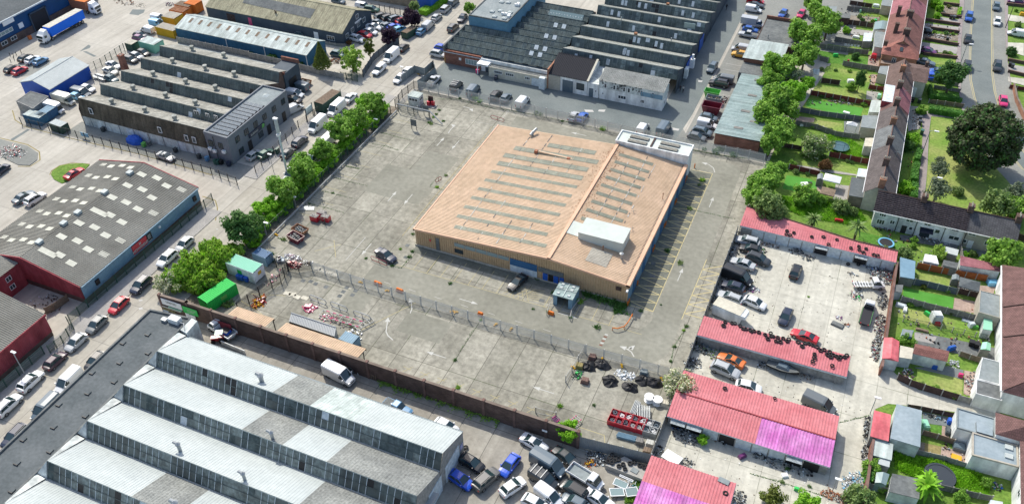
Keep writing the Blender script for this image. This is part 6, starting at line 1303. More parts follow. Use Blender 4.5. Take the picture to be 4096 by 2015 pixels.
def cone_mesh():
 R=random.Random(4);m=MB()
 for i in range(2600):
  h=R.random()**1.2;a=R.uniform(0,6.283);r=(1-h)*.95*R.uniform(.7,1.05)+.04;p=Ve((r*math.cos(a),r*math.sin(a),h*2.6-1.1));d=Ve((math.cos(a),math.sin(a),-.2));n=(d+Ve((R.gauss(0,.4),R.gauss(0,.4),R.gauss(.5,.4)))).normalized()
  t1=n.orthogonal().normalized()*.11*R.uniform(.6,1.2);t2=n.cross(t1).normalized()*.07;m.quad(p-t1,p-t2,p+t1,p+t2)
 return m.mesh('crown','_at')
CM['cone']=cone_mesh()
HB='trees in the roadside hedge'
def tree(t,u,v,Rm,H,kind,label,cat='tree',group=None,name=None,flat_=1.,R=random.Random(20)):
 if cat=='tree' and Rm<7 and group!=HB:Rm*=1.1
 zc=H-Rm*.75
 zc=max(zc,Rm*.45)
 x,y=G(t,u,v,zc)
 rt=th(name or('tree' if cat=='tree' else 'shrub'),label,cat,(x,y,0),0,group)
 c=bpy.data.objects.new('crown' if cat=='tree' else 'foliage',CM[kind]);COL.objects.link(c);c.parent=rt;c.location=(0,0,zc);c.scale=(Rm,Rm,Rm*flat_);c.rotation_euler=(0,0,R.uniform(0,6.28))
 if H>2.2:
  k=bpy.data.objects.new('trunk',TM[R.randrange(3)]);COL.objects.link(k);k.parent=rt;k.scale=(Rm*.9,Rm*.9,zc)
 return rt
TB_='trees along the garden backs';HB='trees in the roadside hedge';GS='garden shrubs'
for i,(t,u,v,r,k,l)in enumerate([('t4',455,15,2.6,'mid1','leafy tree at the very top of the belt behind the gardens'),('t4',500,90,3.,'mid2','spreading tree second from the top of the garden belt'),('t4',565,175,3.4,'mid1','wide tree overhanging the upper gardens'),('t4',410,245,4.1,'mid2','large round tree beside the felt roofed store'),('t4',400,400,3.2,'mid1','tree leaning over the fence by the brick workshop'),('t4',230,480,4.,'mid2','broad tree against the brick workshop wall'),('t4',310,560,2.8,'grey','thin greyish tree with bare branches in the garden belt'),('t4',140,585,2.6,'mid1','tree over the middle of the teal roofed shed'),('t4',420,600,1.7,'mid3','small bright lime tree beside the lawns'),('t4',320,665,2.9,'mid3','bright tree at the end of the maroon fence'),('t4',185,720,3.6,'mid1','dense tree overhanging the teal roofed shed'),('t4',270,780,2.8,'mid2','tree beside the dark blue garden fence'),('t4',115,835,3.,'mid1','tree touching the lower part of the teal roof'),('t4',210,955,3.3,'mid2','tree at the south end of the teal roofed shed'),('t4',150,1035,2.4,'mid1','low tree at the north east corner of the yard'),('m4',195,55,1.9,'mid1','small tree beside the artificial lawn'),('m4',130,120,3.,'mid2','tree left of the artificial lawn'),('m4',60,190,2.8,'mid1','tree at the yard boundary below the artificial lawn'),('m4',125,305,3.,'olive','loose pale tree above the northern garages'),('m4',185,350,2.2,'olive','shrubby tree leaning over the northern garages'),('m4',45,275,2.2,'mid1','small tree behind the end of the northern garages')]):
 tree(t,u,v,r,r*1.9+.8,k,l,group=TB_)
for t,u,v,r,k,l in[('t2',895,745,2.7,'mid1','upright tree in the yard hedge nearest the rear gate'),('t2',830,745,2.2,'mid3','upright tree second from the rear gate in the hedge'),('t2',755,845,2.8,'mid2','hedge tree opposite the white saloon'),('t2',655,935,3.2,'mid1','tall hedge tree opposite the cream white van'),('t2',725,910,2.,'mid3','lime hedge tree behind the tall one'),('t2',520,1085,2.6,'mid1','hedge tree by the green and white pickup'),('t2',372,1190,3.,'mid2','hedge tree just right of the lamp column'),('m2',372,70,2.9,'mid1','hedge tree behind the lamp column base'),('m2',235,180,3.1,'mid2','hedge tree with pale flecked leaves'),('m2',30,425,2.,'dark','small dark tree between lime hedge and street'),('m1',1745,460,3.3,'dark','dark green tree nearest the street bend')]:tree(t,u,v,r,r*1.9+.6,k,l,group=HB)
for t,u,v,r,k,l in[('t2',960,790,1.7,'mid3','bright shrub at the top end of the roadside hedge'),('t2',870,850,1.6,'mid1','shrub below the two upright hedge trees'),('t2',765,960,1.7,'lime','lime shrub pushing through the mesh fence'),('t2',700,1040,1.7,'lime','lime shrub under the tall hedge tree'),('t2',610,1110,1.6,'mid3','bright shrub mid hedge'),('t2',560,1185,1.6,'lime','lime shrub where the hedge thins'),('m2',470,40,1.7,'lime','lime shrub over the green mesh fence'),('m2',540,15,1.4,'mid3','green shrub over the mesh fence'),('m2',160,310,2.3,'lime','round lime conifer bush by the roadside'),('m2',250,290,1.7,'lime','smaller lime conifer bush beside the round one'),('m2',70,350,2.2,'lime','large lime bush left of the round one'),('m2',30,480,1.9,'lime','lime bush near the security camera pole'),('m2',30,555,1.7,'lime','lowest lime bush above the blue skip'),('m2',345,215,1.5,'mid1','green shrub behind the pale flecked tree'),('m2',420,130,1.5,'mid1','green shrub filling the middle of the hedge')]:
 tree(t,u,v,r,r*1.5,k,l,cat='shrub',group='shrubs of the roadside hedge',name='shrub')
for t,u,v,r,l in[('m1',1400,740,3.4,'wide willow crown spilling over the pavement'),('m1',1600,680,3.,'willow crown above the white container'),('m1',1290,830,2.9,'willow crown nearest the street'),('m1',1480,840,3.2,'willow crown over the bright green container'),('m1',1690,640,2.2,'small willow crown beside the blue skip'),('m1',1530,620,2.4,'willow crown at the back of the thicket')]:tree(t,u,v,r,r*1.25+.8,'willow',l,group='willows at the yard corner')
tree('m1',1200,880,2.3,3.6,'bloom','white flowering bush at the street end of the willow thicket',cat='shrub')
tree('b3',505,740,1.7,3.9,'lime','vivid lime tree with thin trunks against the brick wall');tree('b3',1315,425,3.,3.9,'bloom','elder bush covered with cream blossom beside the double garage',cat='shrub');tree('b3',1250,400,1.5,2.2,'bloom','smaller blossom bush in the yard corner',cat='shrub')
tree('b3',1470,800,.9,1.4,'mid3','green bush growing out of the junk by the garage doors',cat='shrub')
tree('t2',512,405,2.1,6.2,'cone','golden green conifer in front of the long blue shed');tree('t2',735,430,3.1,6.,'birch','wispy birch between fence and parked cars');tree('t2',860,340,1.7,5.6,'conifer','slim upright tree beside the birch');tree('t2',1010,260,2.4,4.8,'purple','purple leaved tree at the car lot entrance');tree('t2',1165,125,2.7,5.2,'purple','purple leaved tree beside the bright hedge');tree('t2',1187,45,1.5,4,'olive','small yellow green tree behind the purple one')
tree('t2',1585,60,1.8,3.4,'mid1','round bush against the blue office block',cat='shrub');tree('t2',715,310,.8,1.3,'rust','reddish bush at the gable of the slate warehouse',cat='shrub')
for u,v,r,l in[(160,415,1.5,'leftmost bush along the concrete fence'),(310,445,1.1,'small bush mid way along the long blue shed'),(375,458,1.,'bush at the right end of the long blue shed'),(10,385,.8,'little bush at the left of the concrete fence')]:tree('t2',u,v,r,r*1.4,'bushd',l,cat='shrub',group='bushes by the long blue shed')
tree('r1',635,1030,7.6,13.,'deep','huge dark copper green tree at the edge of the park');tree('r1',390,560,3.2,7.2,'dark','round street tree on a bare trunk by the hedged garden')
for t,u,v,r,k,l in[('r2',300,55,2.,'grey','pale feathery park tree by the footpath'),('r2',285,195,2.5,'grey','grey leaved park tree behind the white terrace'),('r2',430,215,1.2,'olive','low bush on the park grass'),('r2',740,305,2.9,'olive','olive green tree behind the slate roofed house'),('r2',840,320,2.6,'mid2','green tree at the right of the park'),('r2',870,240,2.6,'grey','grey green tree against the right frame edge'),('r1',300,1200,1.2,'grey','bare young tree on the park grass'),('r2',760,680,3.,'mid1','leafy tree before the last white house'),('r2',860,400,1.2,'olive','bush by the last chimney of the white terrace')]:tree(t,u,v,r,r*1.8+.7 if r>1.5 else r*1.4,k,l,group='park trees')
for t,u,v,r,k,l in[('r1',265,25,1.6,'lime','largest lime ball bush in the top front garden'),('r1',295,62,1.2,'lime','middle lime ball bush in the top front garden'),('r1',280,118,1.1,'lime','lowest lime ball bush in the top front garden'),('r1',368,50,.8,'bushy','yellow shrub in the top front garden'),('r1',160,825,1.4,'mid1','bush beside the end of the clipped hedge'),('r1',85,1040,2.,'mid3','sprawling bush in the front garden of the grey terrace'),('r1',55,1090,1.5,'dark','shaded bush under the grey terrace'),('r2',45,190,1.7,'mid3','leafy shrub near the ridge end of the white terrace'),('t4',700,220,1.2,'mid3','solitary green bush in an upper garden'),('t4',735,630,1.3,'mid1','bush at the foot of the dark cypress'),('t4',765,410,1.1,'dark','low dark bush on the play lawn'),('t4',472,1065,3.4,'creamb','large round cream flecked bush in the middle gardens'),('t4',545,1195,1.5,'rust','rust coloured tree above the tennis green lawn'),('t4',300,1190,1.1,'mid1','small shrub by the brown fence'),('m4',400,245,2.7,'mid1','big shrub below the artificial lawn'),('m4',510,270,1.3,'mid1','shrub right of the big one below the artificial lawn'),('m4',655,320,2.,'olive','sprawling shrub at the top of the wild lawn'),('m4',740,355,1.2,'olive','low shrub near the cream end wall'),('m4',1125,665,1.7,'olive','shrub behind the grey store roofs'),('m4',1375,660,1.8,'birch','feathery round shrub by the white shed roofs'),('m4',1190,560,.8,'mid1','creeper on the post in front of the white terrace'),('b4',160,1225,2.2,'bushy','yellow tipped conifer at the bottom edge'),('b4',415,1262,1.8,'mid3','bright leafed shrub at the bottom edge'),('b4',800,1235,2.4,'olive','pale shrub beside the litter heap'),('b4',880,1010,1.6,'mid1','hedge bush between wall and greenhouse'),('b4',955,1145,.9,'mid1','bush below the greenhouse'),('b4',1530,1225,1.3,'mid1','bush at the foot of the overgrown garden'),('b4',1715,1110,.9,'mid1','small shrub by the blue grey extension wall'),('b4',1130,85,1.5,'mid1','creeper mound on the cream shed roof'),('b4',1800,690,.5,'mid1','tiny shrub by the hipped house'),('r2',100,620,.7,'mid1','shrub tied to the garden post'),('r2',485,685,.7,'mid3','shrub against the pink roofed garage'),('r1',880,185,1.,'olive','shrub on the lawn across the road'),('r1',830,385,1.4,'dark','dark shrub by the white concrete drive'),('t4',795,120,.8,'olive','spiky plant in an upper garden')]:
 tree(t,u,v,r,r*1.35,k,l,cat='shrub',group=GS)
tree('t4',800,575,1.15,4.2,'dark','tall narrow dark cypress on a garden lawn',flat_=2.)
def hedge(t,a,b,w,h,label,mat='_bx',dens=34):
 p=Ve(G(t,*a,h*.7));q=Ve(G(t,*b,h*.7));d=q-p;L=d.length;d.normalize();n=Ve((-d.y,d.x));R=random.Random(int(p.x*7+p.y));m=MB()
 m.add([(*(p+n*s*w*.42+d*.1),z)for s in(-1,1)for z in(0,h*.92)]+[(*(q+n*s*w*.42-d*.1),z)for s in(-1,1)for z in(0,h*.92)],[(0,1,5,4),(2,6,7,3),(1,3,7,5),(0,2,3,1),(4,5,7,6)])
 for i in range(int(L*dens*(w+h))):
  s=R.uniform(0,L);f=R.random()
  if f<.45:o=R.uniform(-w/2,w/2);z=h+R.gauss(0,.08);nn=Ve((R.gauss(0,.4),R.gauss(0,.4),1))
  else:sg=R.choice((-1,1));o=sg*(w/2+R.gauss(0,.05));z=R.uniform(0,h);nn=Ve((n.x*sg,n.y*sg,.4))+Ve((R.gauss(0,.3),R.gauss(0,.3),R.gauss(0,.3)))
  c=p+d*s+n*o;c=Ve((c.x,c.y,z));nn.normalize();t1=nn.orthogonal().normalized();t2=nn.cross(t1);an=R.uniform(0,3);e1=(t1*math.cos(an)+t2*math.sin(an))*.17;e2=(t2*math.cos(an)-t1*math.sin(an))*.11
  m.quad(c-e1,c-e2,c+e1,c+e2)
 si('hedge',m,mat,label,'hedge')
hedge('r1',(215,805),(505,855),1.7,1.3,'long clipped hedge along the park footpath');hedge('r1',(225,640),(235,720),.8,1.4,'upright hedge beside the white front door');hedge('r1',(250,715),(465,745),.7,.9,'low hedge in front of the hedged lawn');hedge('r1',(150,1120),(125,1190),1.1,1.3,'upper clipped hedge beside the footpath');hedge('r1',(130,1215),(118,1265),1.1,1.3,'second clipped hedge beside the footpath')
hedge('r2',(118,20),(105,130),1.2,1.4,'third clipped hedge lower down the footpath');hedge('r2',(112,155),(100,255),1.3,1.4,'fourth clipped hedge at the end of the footpath');hedge('t2',(1245,88),(1420,-20),2.6,1.4,'vivid green clipped hedge along the upper street','_ab');hedge('r1',(455,60),(440,115),.6,.9,'little yellow green hedge at the top front garden','_aw');hedge('r2',(690,800),(745,840),.9,1.5,'green hedge between the pink garage and the white shed')
hedge('b4',(870,960),(860,1110),1.,1.6,'shrubby hedge inside the brick wall')
HR=random.Random(5)
for i in range(20):
 y=92.5+i*2.6;r=HR.uniform(1.25,1.75);o=th('shrub','lime and green shrub in the continuous roadside hedge behind the mesh fence','shrub',(-94.1+HR.uniform(-.5,.4),y,0),0,'shrubs of the roadside hedge');c=bpy.data.objects.new('foliage',CM[HR.choice(['lime','mid3','mid1','lime'])]);COL.objects.link(c);c.parent=o;c.location=(0,0,r*.8);c.scale=(r,r*1.1,r);c.rotation_euler=(0,0,HR.uniform(0,6))
def palm(t,u,v,Rm,H,label,mat='_z',wide=.16):
 x,y=G(t,u,v,H);rt=th('palm_tree',label,'palm',(x,y,0));m=MB();m.tube((0,0,0),(0,0,H),.22,.18,n=8);rt['_o']=[0,0,0];m.bd('trunk','bark',rt);R=random.Random(int(u));f=MB()
 for i in range(46):
  a=R.uniform(0,6.28);el=R.uniform(-.7,1.2);d=Ve((math.cos(a)*math.cos(el),math.sin(a)*math.cos(el),math.sin(el)));s=Ve((-math.sin(a),math.cos(a),0));p=Ve((0,0,H));L=Rm*R.uniform(.8,1.1)
  prev=p
  for k in range(4):
   nx=p+d*L*(k+1)/4+Ve((0,0,-.09*L*(k+1)**1.6/2));w0=wide*Rm*(1-k/4)+.02;w1=wide*Rm*(1-(k+1)/4)+.01;f.quad(prev-s*w0,prev+s*w0,nx+s*w1,nx-s*w1);prev=nx
 f.bd('fronds',mat,rt);return rt
palm('m4',463,400,1.9,2.6,'fan palm growing behind the northern garage roof');palm('m4',785,455,2.2,3.4,'taller shaggy palm at the end of the wild lawn');palm('b4',1290,1130,2.6,2.6,'banana plant with bright broad leaves in the bottom garden','_ab',.2);palm('b4',1300,1070,1.6,2.2,'smaller banana plant behind the broad leaved one','_aw',.2)
def weed_mesh(seed,n=70,mat='_am'):
 R=random.Random(seed);m=MB()
 for i in range(n):
  a=R.uniform(0,6.28);r=R.random()**.7*.5;p=Ve((r*math.cos(a),r*math.sin(a),0));q=p+Ve((R.gauss(0,.2),R.gauss(0,.2),R.uniform(.15,.7)));s=Ve((R.gauss(0,1),R.gauss(0,1),0)).normalized()*.05;m.quad(p-s,p+s,q+s*.8,q-s*.8)
 return m.mesh('weed',mat)
WD=[weed_mesh(1),weed_mesh(2,90,'_ak'),weed_mesh(3,60,'_z')]
RWd=random.Random(9)
for t,u,v,s,k in[('m3',1465,130,1.6,1),('m3',1440,165,1.,2),('m3',1370,335,1.4,2),('m3',1210,640,1.5,0),('m3',1303,728,1.5,2),('m3',705,1195,1.5,0),('m3',580,1010,1.6,1),('m3',388,945,1.2,0),('m3',1020,1075,1.,0),('m3',240,1060,.7,0),('m3',1165,1030,.5,0),('m3',835,1090,.8,0),('m3',1350,1185,1.,0),('m3',1330,1215,.8,1),('m3',510,1120,.9,0),('m3',345,1080,.9,2),('m2',840,695,.8,0),('m2',1090,628,.8,1),('m2',1180,520,.9,0),('m2',1175,645,1.,0),('m2',1155,685,1.1,0),('m2',1450,875,1.,0),('m2',1355,180,1.,1),('m2',1420,95,1.,2),('m2',1030,750,.9,0),('m2',1215,590,1.,0),('m2',1670,1140,.7,1),('m2',600,222,.8,0),('m2',430,300,.7,0),('m2',150,665,1.6,0),('m2',160,715,1.4,0),('m2',240,560,1.3,2),('b2',1485,228,.9,0),('b2',1505,425,1.,1),('b3',435,560,1.1,1),('b3',680,552,.8,0),('b3',1235,235,.8,0),('b3',1262,130,.9,0),('m1',1655,1035,2.3,2),('m1',1620,1025,1.8,2),('t2',1370,800,1.,0),('t2',1350,830,1.,0),('t2',1330,850,.9,1),('t2',1400,880,1.,0),('t2',1300,890,1.2,0),('t2',1310,900,1.2,2),('t2',1630,720,2.,1),('t2',1665,738,1.5,1),('t2',1520,715,.9,0),('t3',135,792,1.6,0),('t3',260,820,1.4,0),('t3',295,830,1.2,0),('t3',565,890,1.5,0),('t3',745,938,1.8,1),('t3',450,880,.9,0),('t3',1560,1100,2.2,0),('t3',1600,1085,2.,0),('t3',1690,1125,2.2,0),('t3',1480,1085,1.4,0),('m4',75,548,1.8,1),('m4',422,972,.6,1),('b4',270,1015,1.,0),('b4',235,1110,1.,2),('b4',430,1140,.8,0),('m3',640,960,1.9,0),('m3',700,980,2.,0),('m3',755,1000,2.,0),('m3',820,1020,2.2,0),('m3',870,1050,2.,0),('m3',270,840,1.4,0),('m3',610,940,1.6,0),('m3',900,1035,1.8,0),('m3',850,1075,1.8,0)]:
 x,y=G(t,u,v);o=bpy.data.objects.new('weed_clump',WD[k]);COL.objects.link(o);o.location=(x,y,.01);o.scale=(s*.72,s*.72,s*.5);o.rotation_euler=(0,0,RWd.random()*6);tag(o,'clump of weeds sprouting from a joint in the concrete','weeds','weed clumps in the yard concrete')
def weedstrip(name,label,t,pts,w,n,mat='_ak',h=.4,s=.16):
 R=random.Random(n);P=[Ve(G(t,*p))for p in pts];m=MB();Ls=[(b-a).length for a,b in zip(P,P[1:])];T=sum(Ls)
 for i in range(n):
  r=R.random()*T;j=0
  while r>Ls[j]:r-=Ls[j];j+=1
  d=(P[j+1]-P[j]).normalized();c=P[j]+d*r+Ve((-d.y,d.x))*R.gauss(0,w/2.5)*(.4+math.sin(r*1.3+j)**2);z=R.random()*h;nn=Ve((R.gauss(0,.6),R.gauss(0,.6),1)).normalized();t1=nn.orthogonal().normalized()*s*R.uniform(.5,1.2);t2=nn.cross(t1).normalized()*s*.6
  c=Ve((c.x,c.y,z+.03));m.quad(c-t1,c-t2,c+t1,c+t2)
 si(name,m,mat,label,'plants',kind='stuff')
weedstrip('ivy_strip','ivy and weeds creeping along the foot of the brick wall','b2',QL('930 370 1100 435 1300 490 1550 580 1810 670'),1.1,2600,h=.5);weedstrip('moss_strip','moss and weeds beside the front corner of the warehouse','m3',QL('600 935 760 975 910 1015 850 1085'),1.6,1900,'_bx',.15)
for q,n_ in(((('m2'),QL('610 110 760 150 850 170')),120),(('m2',QL('520 205 680 245 760 265')),100),(('m2',QL('415 295 560 330 680 365')),120),(('m2',[(695,30),(800,45)]),60),(('m2',[(200,545),(270,570)]),130),(('m2',QL('1370 90 1300 175 1400 200')),70),(('m2',QL('1180 640 1150 700 1095 765 1010 745')),110),(('b3',QL('1335 10 1262 120 1235 240')),90),(('t2',QL('950 960 1090 1000 1170 1015')),120),(('t2',QL('880 1040 990 1060 1080 1090')),110),(('t2',[(690,1200),(790,1225)]),70),(('m3',QL('1290 320 1400 345 1700 410')),130),(('t3',QL('0 790 300 840 500 885 750 940')),500),(('b2',QL('1615 10 1515 170 1480 240')),60),(('t2',QL('1240 720 1500 720 1780 790')),300),(('t3',QL('1380 1085 1560 1120 1790 1150')),500),(('b4',QL('640 680 740 655 870 625')),90),(('b4',QL('0 1045 230 1110 400 1165 550 1215')),220)):
 weedstrip('weed_line','thin line of weeds growing along a joint in the concrete',q[0],q[1],.16,int(n_*1.3),'_am',.06,.08)
def long_grass(t,poly,n,label,mat='_ab',h=.5):
 P=GP(t,poly);xs=[p[0]for p in P];ys=[p[1]for p in P];R=random.Random(n);m=MB();k=0
 def inside(x,y):
  c=False;j=len(P)-1
  for i in range(len(P)):
   if(P[i][1]>y)!=(P[j][1]>y)and x<(P[j][0]-P[i][0])*(y-P[i][1])/(P[j][1]-P[i][1])+P[i][0]:c=not c
   j=i
  return c
 while k<n:
  x=R.uniform(min(xs),max(xs));y=R.uniform(min(ys),max(ys))
  if not inside(x,y):continue
  k+=1;z=R.uniform(.1,h)*(.5+.5*math.sin(x*1.1)*math.cos(y*.9)+.3);s=Ve((R.gauss(0,1),R.gauss(0,1),0)).normalized()*.07;o=Ve((R.gauss(0,.14),R.gauss(0,.14),z));p=Ve((x,y,0));m.quad(p-s,p+s,p+o+s*.5,p+o-s*.5)
 si('long_grass',m,mat,label,'grass',kind='stuff')
long_grass('m4',QL('215 240 330 260 600 290 800 350 840 420 700 450 400 400 260 340'),9000,'wild long grass behind the northern garages','_ab');long_grass('t4',QL('560 980 700 1000 830 1080 800 1150 590 1110'),5000,'tall uncut grass around the netted trampoline','_ab');long_grass('b4',QL('1040 880 1200 920 1560 1010 1740 1100 1720 1230 1300 1130 1050 1010'),11000,'overgrown grass filling the bottom garden','_aw')
long_grass('b3',QL('990 1090 1040 1100 960 1260 900 1260 930 1180'),1800,'rough grass beside the magenta garage roof','_ak')
RG=random.Random(31)
for t,a,b,n in[('t4',(560,330),(850,395),3),('t4',(500,500),(900,525),4),('t4',(450,680),(840,765),4),('t4',(370,800),(800,865),4),('t4',(340,890),(780,990),3),('t4',(330,1110),(870,1190),4),('t4',(640,130),(930,160),3),('m4',(280,60),(480,90),2),('m4',(1060,1000),(1650,1130),4),('m4',(1050,850),(1480,940),3),('m4',(900,620),(1150,640),3),('r1',(200,240),(430,255),3),('r1',(260,390),(410,405),3),('b4',(1220,395),(1500,490),3),('m4',(1540,640),(1790,700),3),('r1',(810,70),(920,90),2)]:
 for i in range(n):
  f=(i+RG.random())/n;x,y=G(t,a[0]+(b[0]-a[0])*f,a[1]+(b[1]-a[1])*f,.3);r=RG.uniform(.4,.85)
  o=th('shrub','low shrub growing against a garden fence','shrub',(x,y+RG.uniform(-.2,.2),0),0,'low shrubs against the garden fences');c=bpy.data.objects.new('foliage',CM[RG.choice(['bush','bushd','bushy','olive','mid1'])]);COL.objects.link(c);c.parent=o;c.location=(0,0,r*.5);c.scale=(r,r,r);c.rotation_euler=(0,0,RG.uniform(0,6))
m=MB()
for t,x0,y0,x1,y1,n in[('t4',640,60,940,160,60),('t4',640,200,900,280,30),('t4',860,400,940,720,50),('t4',420,730,820,760,40),('m4',880,460,1500,600,70),('m4',1200,620,1500,720,40),('r1',180,160,440,300,70),('r1',60,800,150,1250,60),('r3',90,60,700,200,60),('r3',430,320,560,500,40),('m4',1050,1060,1680,1180,40),('r3',300,840,480,980,25)]:
 for i in range(n):x,y=G(t,RG.uniform(x0,x1),RG.uniform(y0,y1),.1);q=RG.uniform(.08,.3);m.ob((x,y),q,q*RG.uniform(.4,1.2),.03,.05+q*RG.uniform(.3,1.2),RG.random()*3,RG.randrange(6),taper=RG.uniform(.6,1))
si('garden_clutter',m,['_a','terracotta','_ai','wood','black','_c'],'pots and small clutter scattered over the back gardens','clutter',kind='stuff')
# fences and walls
def fence(name,label,pts,h,style,post='_ai',panel='_i',step=1.8,group=None,rail=None,gap=0,cat='fence'):
 P=[Ve(p)for p in pts];c=sum(P,Ve((0,0)))/len(P);t=th(name,label,cat,(c.x,c.y,0),0,group)
 T=sum((b-a).length for a,b in zip(P,P[1:]));step=max(step,T/70);pw=.06 if style in('palisade','mesh')else .07
 for a,b in zip(P,P[1:]):
  L=(b-a).length;n=max(1,round(L/step));d=(b-a)/L;nn=Ve((-d.y,d.x))
  for i in range(n+1):
   if i==n and b is not P[-1]:continue
   q=a+(b-a)*i/n;m=MB();m.ob((q.x,q.y),pw*2,pw*2,0,h+(.12 if style!='wall' else 0),math.atan2(d.y,d.x));
   if style=='palisade':m.tube((q.x,q.y,.9),(q.x+nn.x*0,q.y+nn.y*0,.92),.01)
   m.bd('post',post,t)
  for i in range(n):
   p=a+(b-a)*i/n;q=a+(b-a)*(i+1)/n;e=d*pw;p2=p+e;q2=q-e;m=MB()
   def slab_(p_,q_,z0,z1,w,mi=0,off=0):
    o=nn*w/2;f=nn*off
    m.add([(*(p_-o+f),z0),(*(q_-o+f),z0),(*(q_+o+f),z0),(*(p_+o+f),z0),(*(p_-o+f),z1),(*(q_-o+f),z1),(*(q_+o+f),z1),(*(p_+o+f),z1)],B6,mi)
   if style=='panel':
    slab_(p2,q2,.05,h,.05);k=max(2,int(h/.3))
    for r in range(k):slab_(p2,q2,.05+h*r/k,.05+h*r/k+.03,.09)
   elif style=='conc':
    for r in range(4):slab_(p2,q2,h*r/4+.01,h*(r+1)/4-.01,.07)
   elif style=='sheet':
    m.corr((*p2,.02),(*q2,.02),(*q2,h),(*p2,h),.3,.04);slab_(p2,q2,h*.8,h*.8+.06,.06,0,.06)
   elif style=='palisade':
    slab_(p2,q2,h*.22,h*.22+.05,.03);slab_(p2,q2,h*.85,h*.85+.05,.03);k=max(2,int((q2-p2).length/.17))
    for r in range(k):
     s=p2+(q2-p2)*(r+.5)/k;w=d*.042;o=nn*.03;m.add([(*(s-w+o),.05),(*(s+w+o),.05),(*(s+w+o),h),(*(s+o),h+.08),(*(s-w+o),h)],[(0,1,2,3,4)])
   elif style=='mesh':
    slab_(p2,q2,.05,.08,.03);slab_(p2,q2,h-.04,h,.03);k=max(2,int((q2-p2).length/.2))
    for r in range(k):
     s=p2+(q2-p2)*(r+.5)/k;w=d*.012;m.add([(*(s-w),.05),(*(s+w),.05),(*(s+w),h),(*(s-w),h)],F4)
    for r in range(1,int(h/.22)):z=r*.22;m.add([(*p2,z),(*q2,z),(*q2,z+.02),(*p2,z+.02)],F4)
   m.bd('panel',panel,t)
 return t
def F_(name,label,t,pts,h,style,**k):return fence(name,label,GP(t,pts),h,style,**k)
fence('palisade_fence','long grey palisade fence crossing the yard in front of the warehouse',[(-79.5,91.4),(-60.3,90.9),(-42.6,90.8),(-24.9,91.2),(-13.2,91.5)],2.,'palisade','_ag','_ag',2.75)
fence('palisade_fence','bent end of the grey palisade around the cone heap',[(-88,90.6),(-85.9,89.7),(-83.2,89.6),(-81.3,90.),(-79.5,91.4)],2.,'palisade','_r','_r',2.5)
fence('palisade_fence','tall grey palisade fence along the rear of the yard',[(-92,155.),(-71,154.8),(-54.3,154.7),(-39.6,154.4),(-22.6,154.6),(-15.2,155.2),(-12,154.9)],2.3,'palisade','_ag','_ag',2.75)
fence('mesh_fence','green mesh fence between the roadside hedge and the yard',[(-92.8,90),(-92.7,108),(-92.7,125),(-92.6,143)],2.,'mesh','_h','_h',2.6)
fence('palisade_gate','dark steel double gate closing off the container compound',[(-84.9,77.4),(-83.9,82.),(-83.2,84.6),(-82.4,86.2),(-83.2,89.4)],2.4,'palisade','_d','_d',1.9,cat='gate')
fence('mesh_fence','dark security fence along the front of the sawtooth works',[(-166.4,107.9),(-153.2,108.4),(-134,108.6),(-114.9,108.5),(-107.8,107.5)],1.9,'mesh','_d','_d',2.5)
fence('mesh_fence','black security fence between the grey office and the street',[(-106.8,112.3),(-107.6,122),(-108.3,130),(-107.1,141),(-106.8,145)],1.9,'mesh','_d','_d',2.5)
fence('palisade_fence','dark green palisade fence beside the blue trade unit',[(-108.9,101.2),(-109.,92),(-109.2,80),(-109.4,70.6),(-109.5,64.6)],1.9,'palisade','_h','_h',2.4)
fence('palisade_fence','green palisade gates across the bin court mouth',[(-109.5,64.2),(-107.8,63.6),(-107.,60.5),(-107.3,58.)],1.8,'palisade','_h','_h',1.6)
fence('palisade_fence','dark palisade fence along the red clad unit',[(-108.,57.5),(-108.2,40),(-108.2,25)],1.9,'palisade','_h','_h',2.6)
F_('board_fence','low timber boards screening the bin court','m1',QL('340 1100 400 1070 500 1000'),1.5,'panel',post='wood',panel='wood',step=1.4)
F_('mesh_fence','green mesh fence behind the cars beside the brick chimney','t1',QL('905 370 880 385 740 480 650 520'),2.,'mesh',post='_h',panel='_h',step=2)
F_('mesh_fence','wire mesh cage fence beside the flatbed trailer','t1',QL('645 530 680 590 760 600 870 560'),1.8,'mesh',post='galv',panel='galv',step=1.8)
F_('concrete_fence','grey concrete panel fence running below the long blue shed','t1',QL('1290 312 1500 355 1810 418'),1.7,'conc',panel='block_wall',step=2.4);F_('concrete_fence','concrete panel fence ending at the green palisade corner','t2',QL('0 425 300 490 500 545 680 580'),1.7,'conc',panel='block_wall',step=2.4)
F_('palisade_fence','green palisade at the corner of the upper street','t2',QL('660 570 780 595 780 560'),1.8,'palisade',post='_h',panel='_h',step=1.7);F_('board_fence','tall slate grey hoarding along the upper street','t2',QL('820 560 900 440 1000 360 1080 325'),1.9,'sheet',post='_d',panel='_bj',step=2.2)
F_('concrete_fence','low grey wall round the slate warehouse forecourt','t2',QL('540 320 620 335 690 340'),.8,'conc',panel='block_wall',step=2)
F_('mesh_fence','dark fence at the back of the car lot','t2',QL('880 70 940 80 1090 110'),1.8,'mesh',post='_d',panel='_d')
F_('palisade_fence','grey palisade compound at the street corner of the rear road','e3',QL('165 225 310 120 420 150 520 60 545 150 345 290'),2.,'sheet',post='galv',panel='_c',step=2.);F_('palisade_fence','short dark palisade beside the yard gatehouse','e3',QL('90 510 170 400 300 300 350 300'),2.1,'palisade',post='_d',panel='_d',step=1.9)
F_('palisade_fence','palisade gate leaf standing open by the height barrier','e3',QL('130 520 230 555 345 585'),2.1,'palisade',post='galv',panel='galv',step=2.2)
